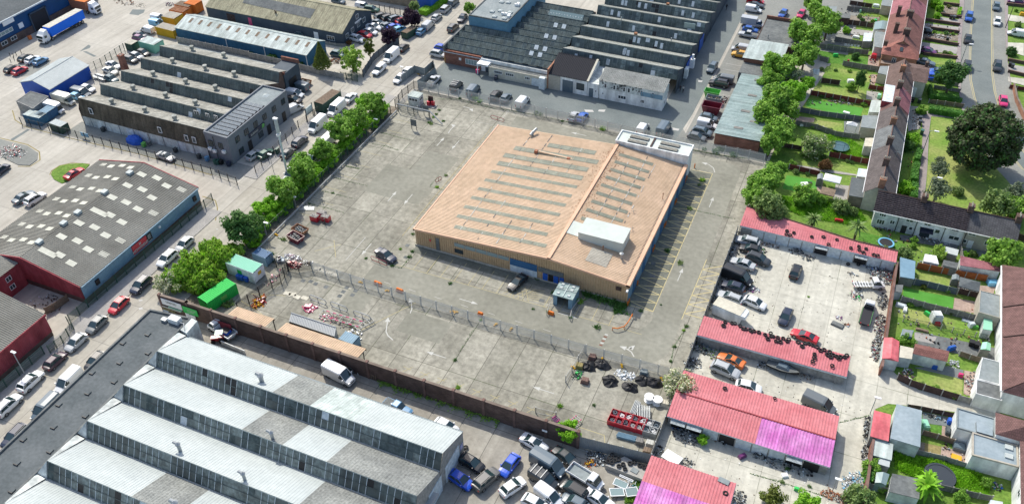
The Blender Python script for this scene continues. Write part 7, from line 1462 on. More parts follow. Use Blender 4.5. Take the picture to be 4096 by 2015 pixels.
def bwall(label,pts,h,w=.3,mat='_l',pier=None,psz=.5,cop=True,name='brick_wall'):
 P=[Ve(p)for p in pts];c=sum(P,Ve((0,0)))/len(P);t=th(name,label,'wall',(c.x,c.y,0));m=MB();cp=MB()
 for a,b in zip(P,P[1:]):
  d=b-a;L=d.length;ang=math.atan2(d.y,d.x);q=(a+b)/2;m.ob((q.x,q.y),L,w,0,h,ang);cp.ob((q.x,q.y),L+.04,w+.08,h,h+.07,ang)
 m.bd('wall',mat,t)
 if cop:cp.bd('coping','_af',t)
 if pier:
  for a,b in zip(P,P[1:]):
   n=int((b-a).length/pier)
   for i in range(n+1):
    q=a+(b-a)*i/max(1,n);x=MB().ob((q.x,q.y),psz*.8,w+.2,0,h+.2,math.atan2((b-a).y,(b-a).x)).bd('pier','_af',t)
 return t
sw=bwall('long tall brown brick wall with piers between the yard and the alley',[(-97.,73.1),(-91.5,73.35),(-22.8,73.5)],3.6,.34,'_l',4.6)
for x0,x1,z0,z1,mt,tx in[(-96.6,-92.4,1.9,3.2,'pvc','UNITED'),(-92.2,-89.2,1.6,3.,'c_greenbox',None),(-96.9,-93.,1.1,1.35,'_e',None),(-96.9,-94.3,.5,.85,'_al',None),(-95.5,-92.6,1.45,1.65,'c_mint',None),(-92.,-91.2,.4,1.5,'pvc',None),(-91.1,-90.,.8,1.4,'pvc',None),(-98.6+1.6,-95.9,.0,.45,'garage_door',None)]:
 b=MB().box(x0,x1,72.80,72.90,z0,z1).bd('sign_board',mt,sw)
 if tx:text(tx,((x0+x1)/2,72.78,(z0+z1)/2+.15),.62,b,'_a',rot=(H,0,0));
 elif mt=='c_greenbox':
  m=MB();
  for i in range(3):m.box(x0+.9,x1-.3-.3*i,72.77,72.79,z1-.5-.3*i,z1-.42-.3*i)
  e=m.bd('small_print','_p',None);L=sw['_o'];e.data.transform(Matrix.Translation((-L[0],-L[1],0)));e.parent=b
MB().box(-85.9,-82.6,72.82,72.93,.05,2.2).bd('maroon_doors','_q',sw);MB().box(-28.1,-27.3,72.85,72.94,1.9,2.2).bd('notice','pvc',sw)
fence('sheet_fence','grey corrugated steel fence ending the brick wall above the scrap tyres',[(-22.6,73.6),(-12.4,74.6)],2.5,'sheet','galv','galv',2.2)
fence('sheet_fence','grey steel sheet fence between the yard and the garages',[(-12.6,74.8),(-12.4,92),(-12.4,110),(-12.2,130)],1.9,'sheet','galv','block_wall',2.6);fence('palisade_fence','grey palisade on the east side of the yard below the tree belt',[(-11.9,131),(-11.5,140),(-11.3,154.6)],2.,'palisade','galv','galv',2.7)
bwall('brown brick wall closing the east side of the scrap yard',[(15.4,130.4),(15.4,104.2)],2.1,.28,'_w');bwall('long brick wall beside the litter heap on the exit lane',[(15.6,89.6),(15.6,78.5)],2.1,.28,'_w')
bwall('brown brick wall below the driveway to the houses',GP('b4',QL('1640 490 1810 580 1900 620')),1.5,.25,'_w');bwall('orange brick garden wall along the road bend',GP('r1',QL('838 655 860 760 924 900')),1.2,.3,'_ac')
for i,(t,pts,h,st,pn,l)in enumerate([('t4',QL('500 352 700 382 850 400'),1.3,'panel','_i','grey panel fence at the top of the play lawn'),('t4',[(500,440),(560,455)],1.3,'panel','_i','short grey fence at the left of the play lawn'),('t4',QL('670 475 800 500 935 520'),1.3,'panel','_i','grey fence under the play lawn'),('t4',[(512,600),(645,618)],1.3,'panel','_k','dark trellis fence behind the swing frame'),('t4',QL('435 690 650 728 870 770'),1.3,'panel','_av','long maroon panel fence across the middle gardens'),('t4',QL('360 812 500 840 810 880'),1.3,'panel','_bj','dark blue grey panel fence across the gardens'),('t4',QL('330 905 480 935 610 985 790 1010'),1.2,'panel','_i','grey fence under the patio with the parasol'),('t4',QL('570 1135 720 1165 880 1195'),1.3,'panel','_av','maroon fence below the netted trampoline'),('t4',[(235,1065),(370,1090)],1.1,'panel','_k','dark fence left of the cream flecked bush'),('t4',[(855,645),(970,660)],1.1,'panel','_av','short maroon fence by the patio slabs'),('t4',[(610,300),(890,350)],1.3,'panel','_i','weathered fence behind the washing line'),('t4',[(640,170),(890,205)],1.4,'panel','_k','dark maroon fence in the upper gardens'),('t4',[(700,75),(950,100)],1.2,'panel','_i','grey fence second from the top of the gardens'),('t4',[(720,35),(880,60)],1.2,'panel','_k','brown fence at the top of the gardens'),('m4',[(280,48),(500,98)],1.2,'panel','_av','red brown fence above the artificial lawn'),('r2',QL('118 790 400 845 640 885'),1.4,'panel','wood_orange','bright orange brown fence behind the striped lawn'),('r2',QL('0 892 200 930 420 985'),1.4,'panel','_bj','wavy topped slate fence between two lawns'),('r2',[(420,975),(590,1012)],1.2,'panel','_k','dark fence beside the pink patio'),('r2',QL('0 1040 250 1105 590 1190'),1.4,'panel','_i','grey and brown panel fence above the toy strewn lawn'),('r2',QL('20 1185 300 1245 640 1320'),1.1,'mesh','_h','green mesh fence under the toy strewn lawn'),('b4',QL('1060 365 1150 410 1250 445 1380 485 1500 520'),1.4,'panel','_k','curved dark panel fence beside the lane'),('b4',[(1500,520),(1650,560)],1.3,'conc','block_wall','grey concrete panels continuing the curved fence'),('b4',QL('1240 765 1350 795 1470 835'),1.1,'panel','wood','brown fence between the two small lawns'),('b4',QL('850 1155 1000 1195 1200 1245'),1.3,'panel','_i','weathered fence at the foot of the brick wall'),('b4',QL('1360 1160 1550 1205 1740 1245'),1.2,'panel','_i','grey fence crossing the bottom garden'),('b4',QL('1050 880 1180 900 1400 950 1570 1005'),1.,'conc','block_wall','low concrete panel fence above the overgrown garden'),('b4',QL('1130 575 1230 590 1470 640'),1.,'panel','_k','dark fence along the lane behind the small lawn'),('b4',[(1510,195),(1660,245)],1.1,'panel','wood','brown bowed fence near the grey extension'),('r2',[(440,640),(455,740)],1.3,'panel','_i','tall fence between the white houses'),('r2',[(850,560),(924,590)],1.3,'panel','_k','dark fence at the right edge of the gardens'),('r1',QL('210 770 330 785 470 805'),1.,'panel','wood','brown fence before the clipped hedge'),('r1',[(205,605),(430,645)],.9,'panel','_i','grey fence above the hedged lawn'),('r1',[(250,660),(445,690)],.9,'panel','_i','pale fence around the street tree'),('r1',[(810,660),(924,680)],1.,'panel','_av','red gates beside the orange brick wall')]):
 F_('garden_fence',l,t,pts,h,st,panel=pn,group='garden fences')
for t,pts,l in[('r1',[(180,155),(445,195)],'low brown wall below the top front garden'),('r1',[(190,215),(440,250)],'low brown wall above the rubble strewn drive'),('r1',[(185,300),(435,345)],'low brown wall below the rubble strewn drive'),('r1',[(170,410),(425,440)],'low brown wall above the purple car'),('r1',[(320,35),(440,50)],'low brown wall at the very top of the front gardens'),('r1',[(300,115),(455,140)],'low wall with bins beside the lime bushes'),('r1',[(800,455),(924,480)],'low wall across the road beside the hedge'),('r1',[(800,540),(924,570)],'low wall across the road near the red gates'),('r1',[(790,40),(924,55)],'low wall at the top right corner')]:
 bwall(l,GP(t,pts),.7,.25,'_l',name='garden_wall')
PZ=[.02]
def patch(name,t,poly,mat):
 PZ[0]+=.0015;st_(name,MB().sheet(GP(t,poly),PZ[0]),mat)
for n,t,p,m_ in[('lawn','m4',QL('265 92 430 118 488 145 482 200 360 215 235 190'),'_bg'),('lawn','t4',QL('490 365 700 400 860 425 850 480 700 465 560 460 500 420'),'_ap'),('lawn','t4',QL('560 480 700 505 880 540 870 600 650 560 520 520'),'_s'),('lawn','t4',QL('480 620 840 660 835 720 650 700 450 660'),'_s'),('lawn','t4',QL('420 720 540 735 820 785 800 840 600 820 400 770'),'_bg'),('lawn','t4',QL('480 870 670 895 680 960 540 930 380 905'),'_s'),('lawn','t4',QL('330 1120 560 1170 780 1215 775 1267 560 1240 310 1200'),'_s'),('lawn','t4',QL('560 320 820 360 800 385 560 350'),'_s'),('lawn','m4',QL('1205 790 1350 815 1510 855 1490 910 1220 850'),'_s'),('lawn','m4',QL('1115 905 1300 945 1475 975 1470 1055 1300 1020 1105 965'),'_bg'),('lawn','m4',QL('1040 1040 1400 1110 1680 1170 1660 1250 1300 1180 1040 1110'),'_s'),('lawn','b4',QL('1210 288 1400 325 1540 370 1535 478 1380 440 1200 380'),'_s'),('lawn','b4',QL('1310 680 1390 705 1385 775 1300 750'),'_ap'),('lawn','b4',QL('1265 825 1380 850 1375 940 1260 915'),'_al'),('lawn','m4',QL('800 500 1050 560 1160 620 1080 640 780 560'),'_ap'),('patio','m4',QL('1480 980 1650 1010 1640 1095 1470 1060'),'_t'),('patio','m4',QL('1500 860 1560 880 1780 900 1750 980 1500 920'),'_t'),('patio','t4',QL('680 880 800 870 790 985 680 960'),'asphalt'),('patio','t4',QL('845 660 940 670 930 730 840 720'),'_m'),('patio','t4',QL('880 540 930 545 900 620 870 610'),'_t'),('patio','m4',QL('620 160 720 170 720 290 600 270'),'_m'),('patio','m4',QL('480 130 530 130 520 230 485 215'),'_t'),('patio','b4',QL('1200 20 1400 60 1780 140 1780 230 1450 170 1190 105'),'_a'),('patio','b4',QL('1190 25 1350 60 1330 110 1190 80'),'_m'),('patio','b4',QL('1550 300 1650 320 1640 500 1545 470'),'_t'),('patio','b4',QL('1190 280 1440 270 1545 300 1540 365 1200 285'),'asphalt'),('patio','b4',QL('1390 700 1445 715 1440 795 1385 780'),'_t'),('patio','b4',QL('1385 850 1590 900 1570 1000 1375 945'),'_t'),('patio','b4',QL('1190 810 1265 825 1260 915 1170 890'),'dirt'),('patio','b4',QL('1250 600 1480 650 1470 710 1245 680'),'asphalt'),('drive','r1',QL('165 175 440 205 438 235 165 215'),'_m'),('drive','r1',QL('165 250 440 265 430 310 160 295'),'dirt'),('drive','r1',QL('150 315 430 355 420 405 150 380'),'_m'),('drive','r1',QL('150 430 420 450 400 490 140 480'),'_s'),('drive','r1',QL('300 130 440 150 440 185 300 165'),'_m'),('drive','r1',QL('140 490 320 510 320 600 140 590'),'_m'),('drive','r1',QL('330 45 430 60 420 110 320 100'),'dirt'),('drive','r1',QL('800 110 924 130 924 175 800 155'),'white_yard'),('drive','r1',QL('800 320 924 325 924 420 800 380'),'white_yard'),('drive','r1',QL('800 480 924 500 924 560 800 540'),'_m'),('drive','r1',QL('805 575 924 590 924 640 805 610'),'white_yard'),('lawn','r1',QL('250 675 445 700 445 730 250 710'),'_ap'),('drive','r1',QL('60 790 150 800 150 960 60 980'),'_m'),('patio','r2',QL('440 640 850 640 850 730 455 690'),'asphalt'),('patio','r2',QL('0 540 110 550 440 620 420 650 0 580'),'_a'),('patio','t4',QL('860 400 940 410 930 490 850 480'),'_t'),('patio','m4',QL('340 20 600 60 780 90 780 100 560 75 340 35'),'_m'),('patio','t4',QL('640 110 940 130 930 165 640 145'),'dirt'),('patio','t4',QL('640 200 890 230 880 265 640 245'),'_m'),('patio','t4',QL('340 845 470 860 460 890 330 880'),'_t')]:
 patch(n,t,p,m_)
 # lamps, yard furniture, junk
def lamp(t,b,top,label,arm=None,z=None,r=.07,head='pvc',mat='galv'):
 x,y=G(t,*b);rt=th('street_lamp',label,'street lamp',(x,y,0));rt['_o']=[0,0,0]
 m=MB();m.tube((0,0,0),(0,0,z),r*1.3,r,n=8);
 if arm:m.tube((0,0,z),(arm[0],arm[1],z+.15),r*.7,n=6)
 m.bd('pole',mat,rt);m=MB();ax,ay=arm or(0,0);m.ob((ax,ay),.9,.35,z+.1,z+.25,math.atan2(ay,ax)if arm else 0);m.bd('lamp_head',head,rt)
 return rt
lamp('b1',(185,335),None,'slim street lamp beside the white crossover at the left edge',(.2,0),5.2);lamp('r1',(452,470),None,'street lamp with a long pale head on the residential pavement',(.9,.2),4.8);lamp('r1',(160,1160),None,'street lamp beside the upper park footpath',(1.2,0),6.);lamp('r2',(190,260),None,'street lamp beside the lower park footpath',(1.2,0),4.8);lamp('r1',(785,210),None,'dark lamp post on the far side of the residential road',(-.7,0),7.,mat='_d')
lamp('b4',(868,615),None,'thin lamp post at the lane junction',(.2,0),3.6,r=.05);lamp('b4',(597,1170),None,'leaning lamp post near the litter heap',(.2,0),2.6,r=.05);lamp('m2',(125,540),None,'pole with security cameras in the hedge',(.5,0),3.4,r=.05);lamp('t2',(1105,560),None,'thin post beside the two white hatchbacks',None,2.6,r=.04);lamp('t2',(170,1240),None,'grey pole inside the black office fence',None,4.,r=.05);lamp('t2',(918,925),None,'thin pole on the mesh fence above the hedge',None,2.,r=.04);lamp('m2',(335,330),None,'thin pole on the mesh fence below the hedge tree',None,2.6,r=.04)
x,y=G('m2',272,100);x,y=-101.6,107.2
mt=th('telecoms_mast','tall pale telecoms column rising beside the street hedge','mast',(x,y,0));mt['_o']=[0,0,0]
bx,by=G('m2',275,105);mt.location=(bx,by,0)
m=MB();m.tube((0,0,0),(0,0,10.6),.22,.2,n=12);m.bd('pole','garage_door',mt);m=MB();m.tube((0,0,10.6),(0,0,13.4),.36,.36,n=12);m.tube((0,0,13.4),(0,0,13.6),.3,.12,n=12);m.bd('antenna_shroud','_g',mt)
m=MB();m.box(-.45,.45,-.3,.3,13.6,13.9);m.box(-.2,.2,-.5,.5,9.9,10.4);m.bd('bracket','pvc',mt)
m=MB();
for z in(.35,.6):m.tube((-91.6,92,z),(-91.6,144,z),.09,n=6)
for i in range(19):m.box(-91.75,-91.55,92+i*2.87,92.12+i*2.87,0,.6)
si('guard_rail',m,'galv','long galvanised guard rail edging the yard beside the hedge','rail')
hb=th('height_barrier','overhead steel height barrier beam across the rear corner of the yard','barrier',(-86,144.3));m=MB();m.tube((-91.6,144.4,2.),(-83.4,144.4,2.),.12);m.tube((-91.6,144.7,1.6),(-83.4,144.7,1.6),.06);m.tube((-83.4,144.4,2.),(-79.6,143.,.3),.12)
for i in range(8):m.tube((-91+i*1.,144.4,2.),(-90.6+i*1.,144.7,1.6),.03)
m.bd('beam','galv',hb)
for x in(-91.5,-87.5,-83.5):MB().tube((x,144.5,0),(x,144.5,2.),.09).bd('post','_r',hb)
for t,u,v,l in(('e3',300,760,'dark notice board on two legs in the rear car park'),('e3',437,600,'dark notice board beside the island of old pumps')):
 x,y=G(t,u,v);b=th('notice_board',l,'sign',(x,y));MB().box(x-.7,x+.7,y-.04,y+.04,1.,2.6).bd('board','_a',b)
 for s in(-.6,.6):MB().box(x+s-.05,x+s+.05,y+.05,y+.13,0,2.5).bd('leg','_d',b)
x,y=G('e3',325,465);k=th('gatehouse','small pale gatehouse booth with wide windows at the yard entrance','booth',(x,y));MB().box(x-1.4,x+1.3,y-1.1,y+1.1,0,2.3).bd('wall','_b',k);MB().box(x-1.5,x+1.4,y-1.2,y+1.2,2.3,2.42).bd('roof','_u',k);win(k,'s',x-1.2,x+1.1,1.2,2.,y-1.1,'pvc',bars=2);win(k,'e',y-.8,y+.8,1.2,2.,x+1.3,'pvc',bars=1)
x,y=G('e3',480,500);m=MB();m.prism(GP('e3',QL('395 500 470 470 565 490 525 525')),0,.18);si('pump_island',m,'block_wall','raised concrete kerb island beneath the old red pumps','kerb')
for u,l in((465,'left red fuel pump cabinet beside the broken panel'),(515,'right red fuel pump cabinet on the kerb island')):x,y=G('e3',u,490);m=MB();m.ob((x,y),.7,.5,.18,1.1,0);m.ob((x,y),.76,.56,1.1,1.18,0);si('fuel_pump',m,'c_red',l,'pump')
x,y=G('e3',485,480);m=MB();m.ob((x,y+.3),1.2,.15,.18,2.1,0);m.ob((x-.4,y+.1),.3,.5,.18,1.9,.3);si('broken_panel',m,'_k','charred upright panel standing between the red pumps','panel')
def hoop(x,y,L,h,ang,label,mat='rust',group=None,r=.05):
 pts=[];
 for a in range(0,181,30):pts.append((-L/2+h/2-h/2*math.sin(math.radians(a)),0,h/2-h/2*math.cos(math.radians(a))))
 q=[(-a,b,c)for a,b,c in pts][::-1];m=MB();m.path(pts+q+[pts[0]],r,6);m.tube((0,0,0),(0,0,h),r)
 t=th('hoop_barrier',label,'barrier',(x,y,.03),ang,group);t['_o']=[0,0,0];m.bd('rail',mat,t)
x,y=G('m2',935,725);hoop(x,y,3.6,.9,-.12,'pink hoop barrier next to the dark blue saloon','_q');x,y=G('e3',1238,650);hoop(x,y,3.4,.8,-.1,'red hoop barrier by the rear corner of the warehouse','_q');x,y=G('m2',1365,135);hoop(x,y,1.6,.8,1.2,'maroon hoop barrier on the slab left of the warehouse','_q')
for i,(u,v)in enumerate(((495,1010),(648,1060),(815,1125))):x,y=G('m2',u,v);hoop(x,y,3.5,1.1,-.06,['first of the grey hoop barriers beside the cream boards','middle grey hoop barrier behind the striped rails','last grey hoop barrier beside the bent white frame'][i],'galv',r=.07)
m=MB();P3=[(*G('m3',u,v,.6),.6)for u,v in[(815,1195),(850,1200),(900,1185),(930,1150),(960,1095)]];m.path(P3,.09,8);
for p in P3[::2]:m.tube((p[0],p[1],0),p,.07)
si('corner_guard',m,'orange','curved orange corner guard rail at the turn of the lane','barrier')
for pts,l in((QL('410 945 360 1020 340 1080'),'left bent steel guard rail of the blue kiosk'),(QL('572 990 520 1060 508 1115'),'right bent steel guard rail of the blue kiosk')):
 Q=[(*G('m3',u,v,.8),.8)for u,v in pts];m=MB();m.path([(Q[0][0],Q[0][1],0)]+Q+[(Q[-1][0],Q[-1][1],0)],.07);si('guard_rail',m,'_ai',l,'rail')
m=MB()
for i in range(6):x,y=G('b3',770-i*8,42+i*15);m.ob((x,y),.55,.25,.012,.03,0,i%2)
si('speed_ramp',m,['_p','_w'],'red and white hazard strip across the lane by the palisade','ramp')
for t,u,v in[('m3',1410,25),('m3',1352,110),('m3',1277,275),('m3',1268,290),('m3',1200,440),('m3',1190,455),('m3',1118,610),('m3',1108,630),('m3',996,870),('m3',935,1000),('m3',925,1020),('m3',1340,130)]:
 x,y=G(t,u,v,.5);m=MB();m.tube((x,y,0),(x,y,1.),.11,n=8);m.tube((x,y,1.),(x,y,1.05),.11,.05,n=8);si('bollard',m,'orange','yellow orange bollard guarding the east flank of the warehouse','bollard','bollards along the warehouse flank')
x,y=G('m3',480,930,2.2);kk=th('blue_kiosk','pale blue open fronted kiosk with four square rooflights before the warehouse','kiosk',(x,y));m=MB();m.box(x-1.7,x-1.55,y-1.7,y+1.7,0,2.2);m.box(x+1.55,x+1.7,y-1.7,y+1.7,0,2.2);m.box(x-1.55,x+1.55,y+1.55,y+1.7,0,2.2);m.box(x-1.55,x-1.,y-1.7,y-1.55,0,2.2);m.box(x+1.,x+1.55,y-1.7,y-1.55,0,2.2);m.bd('wall','_j',kk)
MB().box(x-1.8,x+1.8,y-1.8,y+1.8,2.2,2.38).bd('roof','_cf',kk);m=MB();m.box(x-.05,x+.05,y-1.75,y+1.75,2.39,2.5);m.box(x-1.75,x-.05,y-.05,y+.05,2.39,2.48);m.box(x+.05,x+1.75,y-.05,y+.05,2.39,2.48);m.bd('roof_rib','_u',kk)
for a in(-1.,.9):
 for b in(-1,0,1):MB().box(x+a-.25,x+a+.25,y+b*1.15-.22+(.3 if b==0 else 0),y+b*1.15+.22+(.3 if b==0 else 0),2.39,2.52).bd('rooflight','_g',kk)
def container(t,u,v,L,Wd,h,ang,label,wall,roof,z=None,ribs=True,name='container',base=0):
 x,y=G(t,u,v,(h if z is None else z));c=th(name,label,'container',(x,y,base),math.radians(ang));c['_o']=[0,0,0];m=MB();l,w=L/2,Wd/2
 for a,b in(((-l,-w),(l,-w)),((l,-w),(l,w)),((l,w),(-l,w)),((-l,w),(-l,-w))):m.corr((*a,.15),(*b,.15),(*b,h-.12),(*a,h-.12),.3,.045)
 m.bd('side',wall,c);m=MB();m.corr((l,w,h),(-l,w,h),(-l,-w,h),(l,-w,h),.35,.04);m.bd('roof',roof,c);m=MB()
 for sx in(-l,l):
  for sy in(-w,w):m.box(sx-.07,sx+.07,sy-.07,sy+.07,0,h+.02)
 for sy in(-w,w):m.box(-l,l,sy-.05,sy+.05,h-.14,h-.01);m.box(-l,l,sy-.05,sy+.05,0,.14)
 m.bd('frame',wall,c);m=MB();m.box(l+.05,l+.09,-w+.1,-.02,.2,h-.2);m.box(l+.05,l+.09,.02,w-.1,.2,h-.2);m.bd('door',wall,c);return c
wc=container('m1',1768,730,6.,2.6,2.5,-4,'white shipping container cabin with a mint green roof','_f','_cc');m=MB().box(-.7,.3,-1.36,-1.32,.9,1.9);m.bd('notice','_bd',wc);m=MB().box(3.1,3.13,-.3,.5,1.2,1.9);m.bd('notice','yellow',wc)
gc=container('m1',1570,925,6.,2.4,2.3,76,'vivid green shipping container in the corner under the willow','_bd','_bd');m=MB().box(-.4,.8,-1.26,-1.22,.8,1.6);m.bd('notice','c_lime',gc)
container('t1',250,825,4.6,2.3,2.1,2,'pale roofed green sided container by the estate fence','_bf','_u');container('t1',325,800,2.3,4.4,2.1,2,'light blue container behind the pale roofed one','_az','_j');container('t1',420,890,3.6,1.9,1.9,-4,'white topped caravan box at the estate fence','_h','_g')
container('t2',560,700,6.4,2.4,2.5,84,'green container with a rusty cream roof beside the street','_h','wood');container('t1',1245,110,4.,3.4,2.3,0,'orange container with grey weathered top','yellow','_n');container('t1',1215,195,6.,2.8,2.2,-3,'yellow site cabin with a rusty plate on its roof','yellow','_n');container('t1',1300,65,4.5,3.,2.4,0,'orange container behind the grey topped one','orange','rust');container('t1',1335,30,4.5,2.6,2.6,0,'orange container with a tan top at the back','orange','wood');container('t1',1395,15,3.5,3.,2.8,0,'orange container highest in the stack by the mossy roof','orange','orange')
container('t1',1090,295,5.,3.2,2.4,-3,'pale green cabin heaped with coloured junk on top','_cc','_u');container('t1',950,305,2.2,2.2,2.,-3,'cream topped bin store beside the junk topped cabin','_h','_e');container('m1',1900,665,3.,1.8,2.,-6,'weathered blue skip container behind the white cabin','_j','_az',z=1.6);container('t2',1150,215,4.,1.8,1.8,80,'olive container beside the sky blue car','_h','wood')
container('b2',715,62,2.6,1.9,2.,-4,'small blue site office cabin among the scrapped barriers','_j','_j',z=2.)
for x0,x1,l in((-84.,-76.6,'shorter peach ribbed lean-to roof inside the brick wall'),(-74.3,-59.3,'longer peach ribbed lean-to roof inside the brick wall')):
 c=th('lean_to',l,'shelter',((x0+x1)/2,76));m=MB();m.corr((x0,74.2,2.9),(x1,74.2,2.9),(x1,76.6,2.5),(x0,76.6,2.5),.38,.05);m.bd('roof','_bh',c)
 MB().box(x0,x1,76.55,76.62,2.1,2.52).bd('fascia','_ca',c)
 for i in range(int((x1-x0)/2.4)+1):MB().box(x0+i*2.4,x0+i*2.4+.12,76.3,76.42,0,2.3).bd('post','_r',c)
def skip(t,u,v,L,Wd,h,ang,label,mat,fill=None,base=0,z=.8):
 x,y=G(t,u,v,z);s=th('skip',label,'skip',(x,y,base),math.radians(ang));s['_o']=[0,0,0];m=MB();l,w=L/2,Wd/2
 V_=[(-l*.7,-w*.85,0),(l*.7,-w*.85,0),(l*.7,w*.85,0),(-l*.7,w*.85,0),(-l,-w,h),(l,-w,h),(l,w,h),(-l,w,h)];I_=[(a*.94,b*.92,c)for a,b,c in V_[4:]];J_=[(a*.92,b*.9,c+.1)for a,b,c in V_[:4]]
 m.add(V_+I_+J_,[(0,1,5,4),(1,2,6,5),(2,3,7,6),(3,0,4,7),(4,5,9,8),(5,6,10,9),(6,7,11,10),(7,4,8,11),(8,9,13,12),(9,10,14,13),(10,11,15,14),(11,8,12,15),(12,13,14,15),(0,3,2,1)]);
 for k in(-.35,.35):m.box(k*l-.05,k*l+.05,-w*1.02,-w*.9,.1,h)
 m.bd('tub',mat,s)
 if fill:
  R=random.Random(int(u));f=MB()
  for i in range(70):a,b=R.uniform(-l*.78,l*.78),R.uniform(-w*.72,w*.72);q=R.uniform(.12,.3);f.ob((a,b),q,q*R.uniform(.5,1.4),h*.35,h*.62+R.random()*.3,R.random()*3,R.randrange(2),taper=.7)
  f.bd('load',[fill,'_c'],s)['kind']='stuff'
 return s
skip('m2',362,485,3.,1.8,1.1,-10,'rusty brown skip full of rubble behind the maroon one','rust','rubble');skip('m2',330,540,3.1,1.8,1.2,-12,'maroon skip with a yellow edge half full of rubble','c_maroon','rubble');skip('t2',400,590,2.8,1.6,1.,0,'rusty skip of rubbish in the works court','rust','rubble')
skip('c1',245,1090,4.2,2.6,2.,0,'huge maroon lidded skip beside the teal roofed shed','c_maroon',z=1.2);skip('c1',250,950,3.6,2.,1.6,0,'faded green skip behind the grey one','c_lime');skip('c1',265,1010,3.4,1.8,1.5,0,'grey open skip between the green and maroon skips','_c','wood')
x,y=G('m2',510,390,.8)
for dx,dy,c,l in((-.9,-.6,'c_red','open red trolley bin in front of its twin'),(1.1,.1,'c_red','upright red trolley bin at the right of the cage'),(-.3,.9,'galv','grey trolley bin behind the red ones')):m=MB();m.ob((x+dx,y+dy),1.6,1.1,.1,1.2,0,0,1);m.ob((x+dx,y+dy),1.4,.9,1.2,1.26,0,1);si('trolley_bin',m,[c,'rubble'],l,'bin')
fence('mesh_fence','short mesh screen leaning in front of the red trolley bins',GP('m2',[(460,420),(545,450)]),1.3,'mesh','_r','_r',2.2)
m=MB();
for i in range(13):m.add([(*G('m2',355+i*8.5,345+0*i,.1),.14),(*G('m2',361+i*8.5,346,.1),.14),(*G('m2',395+i*6,312+i*.6,.1),.14),(*G('m2',388+i*6,310+i*.6,.1),.14)],F4)
si('steel_grating',m,'galv','grating panel of parallel steel bars lying by the guard rail','grating')
def bins(lst,name='wheelie_bin'):
 for t,u,v,c,l in lst:
  x,y=G(t,u,v,.6);b=th(name,l,'bin',(x,y,0));b['_o']=[0,0,0];m=MB();m.ob((0,0),.62,.7,.08,.95,0,taper=1.12);m.bd('body',c,b);m=MB();m.ob((0,0),.74,.84,.95,1.03,0);m.bd('lid',c,b);m=MB();m.tube((-.3,.32,.1),(.3,.32,.1),.1);m.bd('wheel','black',b)
bins([('m1',1728,825,'_o','left blue bin against the white container'),('m1',1752,830,'_o','middle blue bin against the white container'),('m1',1785,840,'_o','right blue bin against the white container'),('t1',1655,1185,'c_navy','blue bin at the corner of the grey office'),('t1',1560,1170,'c_green','left dark green bin by the grey office'),('t1',1575,1172,'c_green','right dark green bin by the grey office'),('t1',1600,1172,'black','black bin by the grey office'),('t2',1648,515,'c_pink','large pinkish red bin beside the office canopy'),('r3',508,125,'black','left black bin beside the green shed'),('r3',545,140,'black','right black bin beside the green shed'),('r1',95,745,'black','black bin before the white front door'),('r1',145,750,'c_dark','grey bin beside the hedge end'),('r1',380,128,'black','left of two bins on the low wall line'),('r1',405,130,'c_dark','right of two bins on the low wall line'),('r1',152,880,'c_dark','upper bin in the cluttered front yard'),('r1',150,910,'c_dark','lower bin in the cluttered front yard'),('r1',165,980,'c_green','green bin by the footpath'),('r1',355,293,'black','bin at the end of the rubble strewn drive'),('r1',822,480,'black','bin across the road by the hedge'),('r1',840,490,'c_dark','grey bin across the road'),('e1',617,822,'c_navy','navy bin by the white office door'),('t1',745,935,'c_dark','left grey container bin at the works front'),('t1',1270,1085,'c_dark','grey container bin under the works windows'),('t1',1440,1130,'c_dark','grey container bin near the blue one'),('t1',1498,1147,'c_lightblue','light blue container bin by the office'),('t1',1080,1035,'c_grey','grey container bin beside the blue tarpaulin'),('t1',1040,1045,'c_lime','lime green bin beside the blue tarpaulin'),('t1',215,272,'c_orange','orange topped bin at the navy distribution shed')])
x,y=G('t1',970,1005,.8);m=MB();R_=random.Random(2);n=14
ring=[[(x+math.cos(2*math.pi*i/n)*r*2.*(1+R_.uniform(-.1,.1)),y+math.sin(2*math.pi*i/n)*r*1.3*(1+R_.uniform(-.1,.1)),z+R_.uniform(-.07,.07))for i in range(n)]for r,z in((1.05,.05),(.95,.7),(.7,1.25),(.3,1.5))]
vs=[p for r in ring for p in r]+[(x,y,1.5)];fs=[(k*n+i,k*n+(i+1)%n,(k+1)*n+(i+1)%n,(k+1)*n+i)for k in range(3)for i in range(n)]+[(3*n+i,3*n+(i+1)%n,4*n)for i in range(n)];m.add(vs,fs);si('tarpaulin_heap',m,'_o','bright blue tarpaulin thrown over a heap at the works front','tarpaulin')
for t,u,v,l,L in(('m2',925,870,'larger orange plastic block by the palisade',1.5),('m2',1083,920,'orange plastic block at the bend of the palisade',1.3),('m2',1668,1090,'orange plastic block behind the palisade',.9),('m3',370,1085,'orange plastic block before the blue kiosk',1.)):
 x,y=G(t,u,v,.4);m=MB();m.ob((x,y),L,.5,0,.45,-.1,taper=.95);m.ob((x,y),L*.9,.3,.45,.65,-.1);si('plastic_barrier',m,'orange',l,'barrier')
for i,(t,u,v)in enumerate([('m2',800,865),('m2',992,925),('m2',1465,1075),('m2',1490,1082),('m2',1778,1170),('m3',80,1203),('b3',740,215),('b3',882,262),('b3',1172,357),('b3',530,275),('m2',188,520)]):
 x,y=G(t,u,v,.2);m=MB();m.ob((x,y),.8,.3,0,.18,.3*i);m.ob((x,y),.3,.25,.18,.35,.3*i);si('fence_foot',m,'yellow','yellow weighted fence foot lying by the palisade','block','yellow fence feet in the yard')
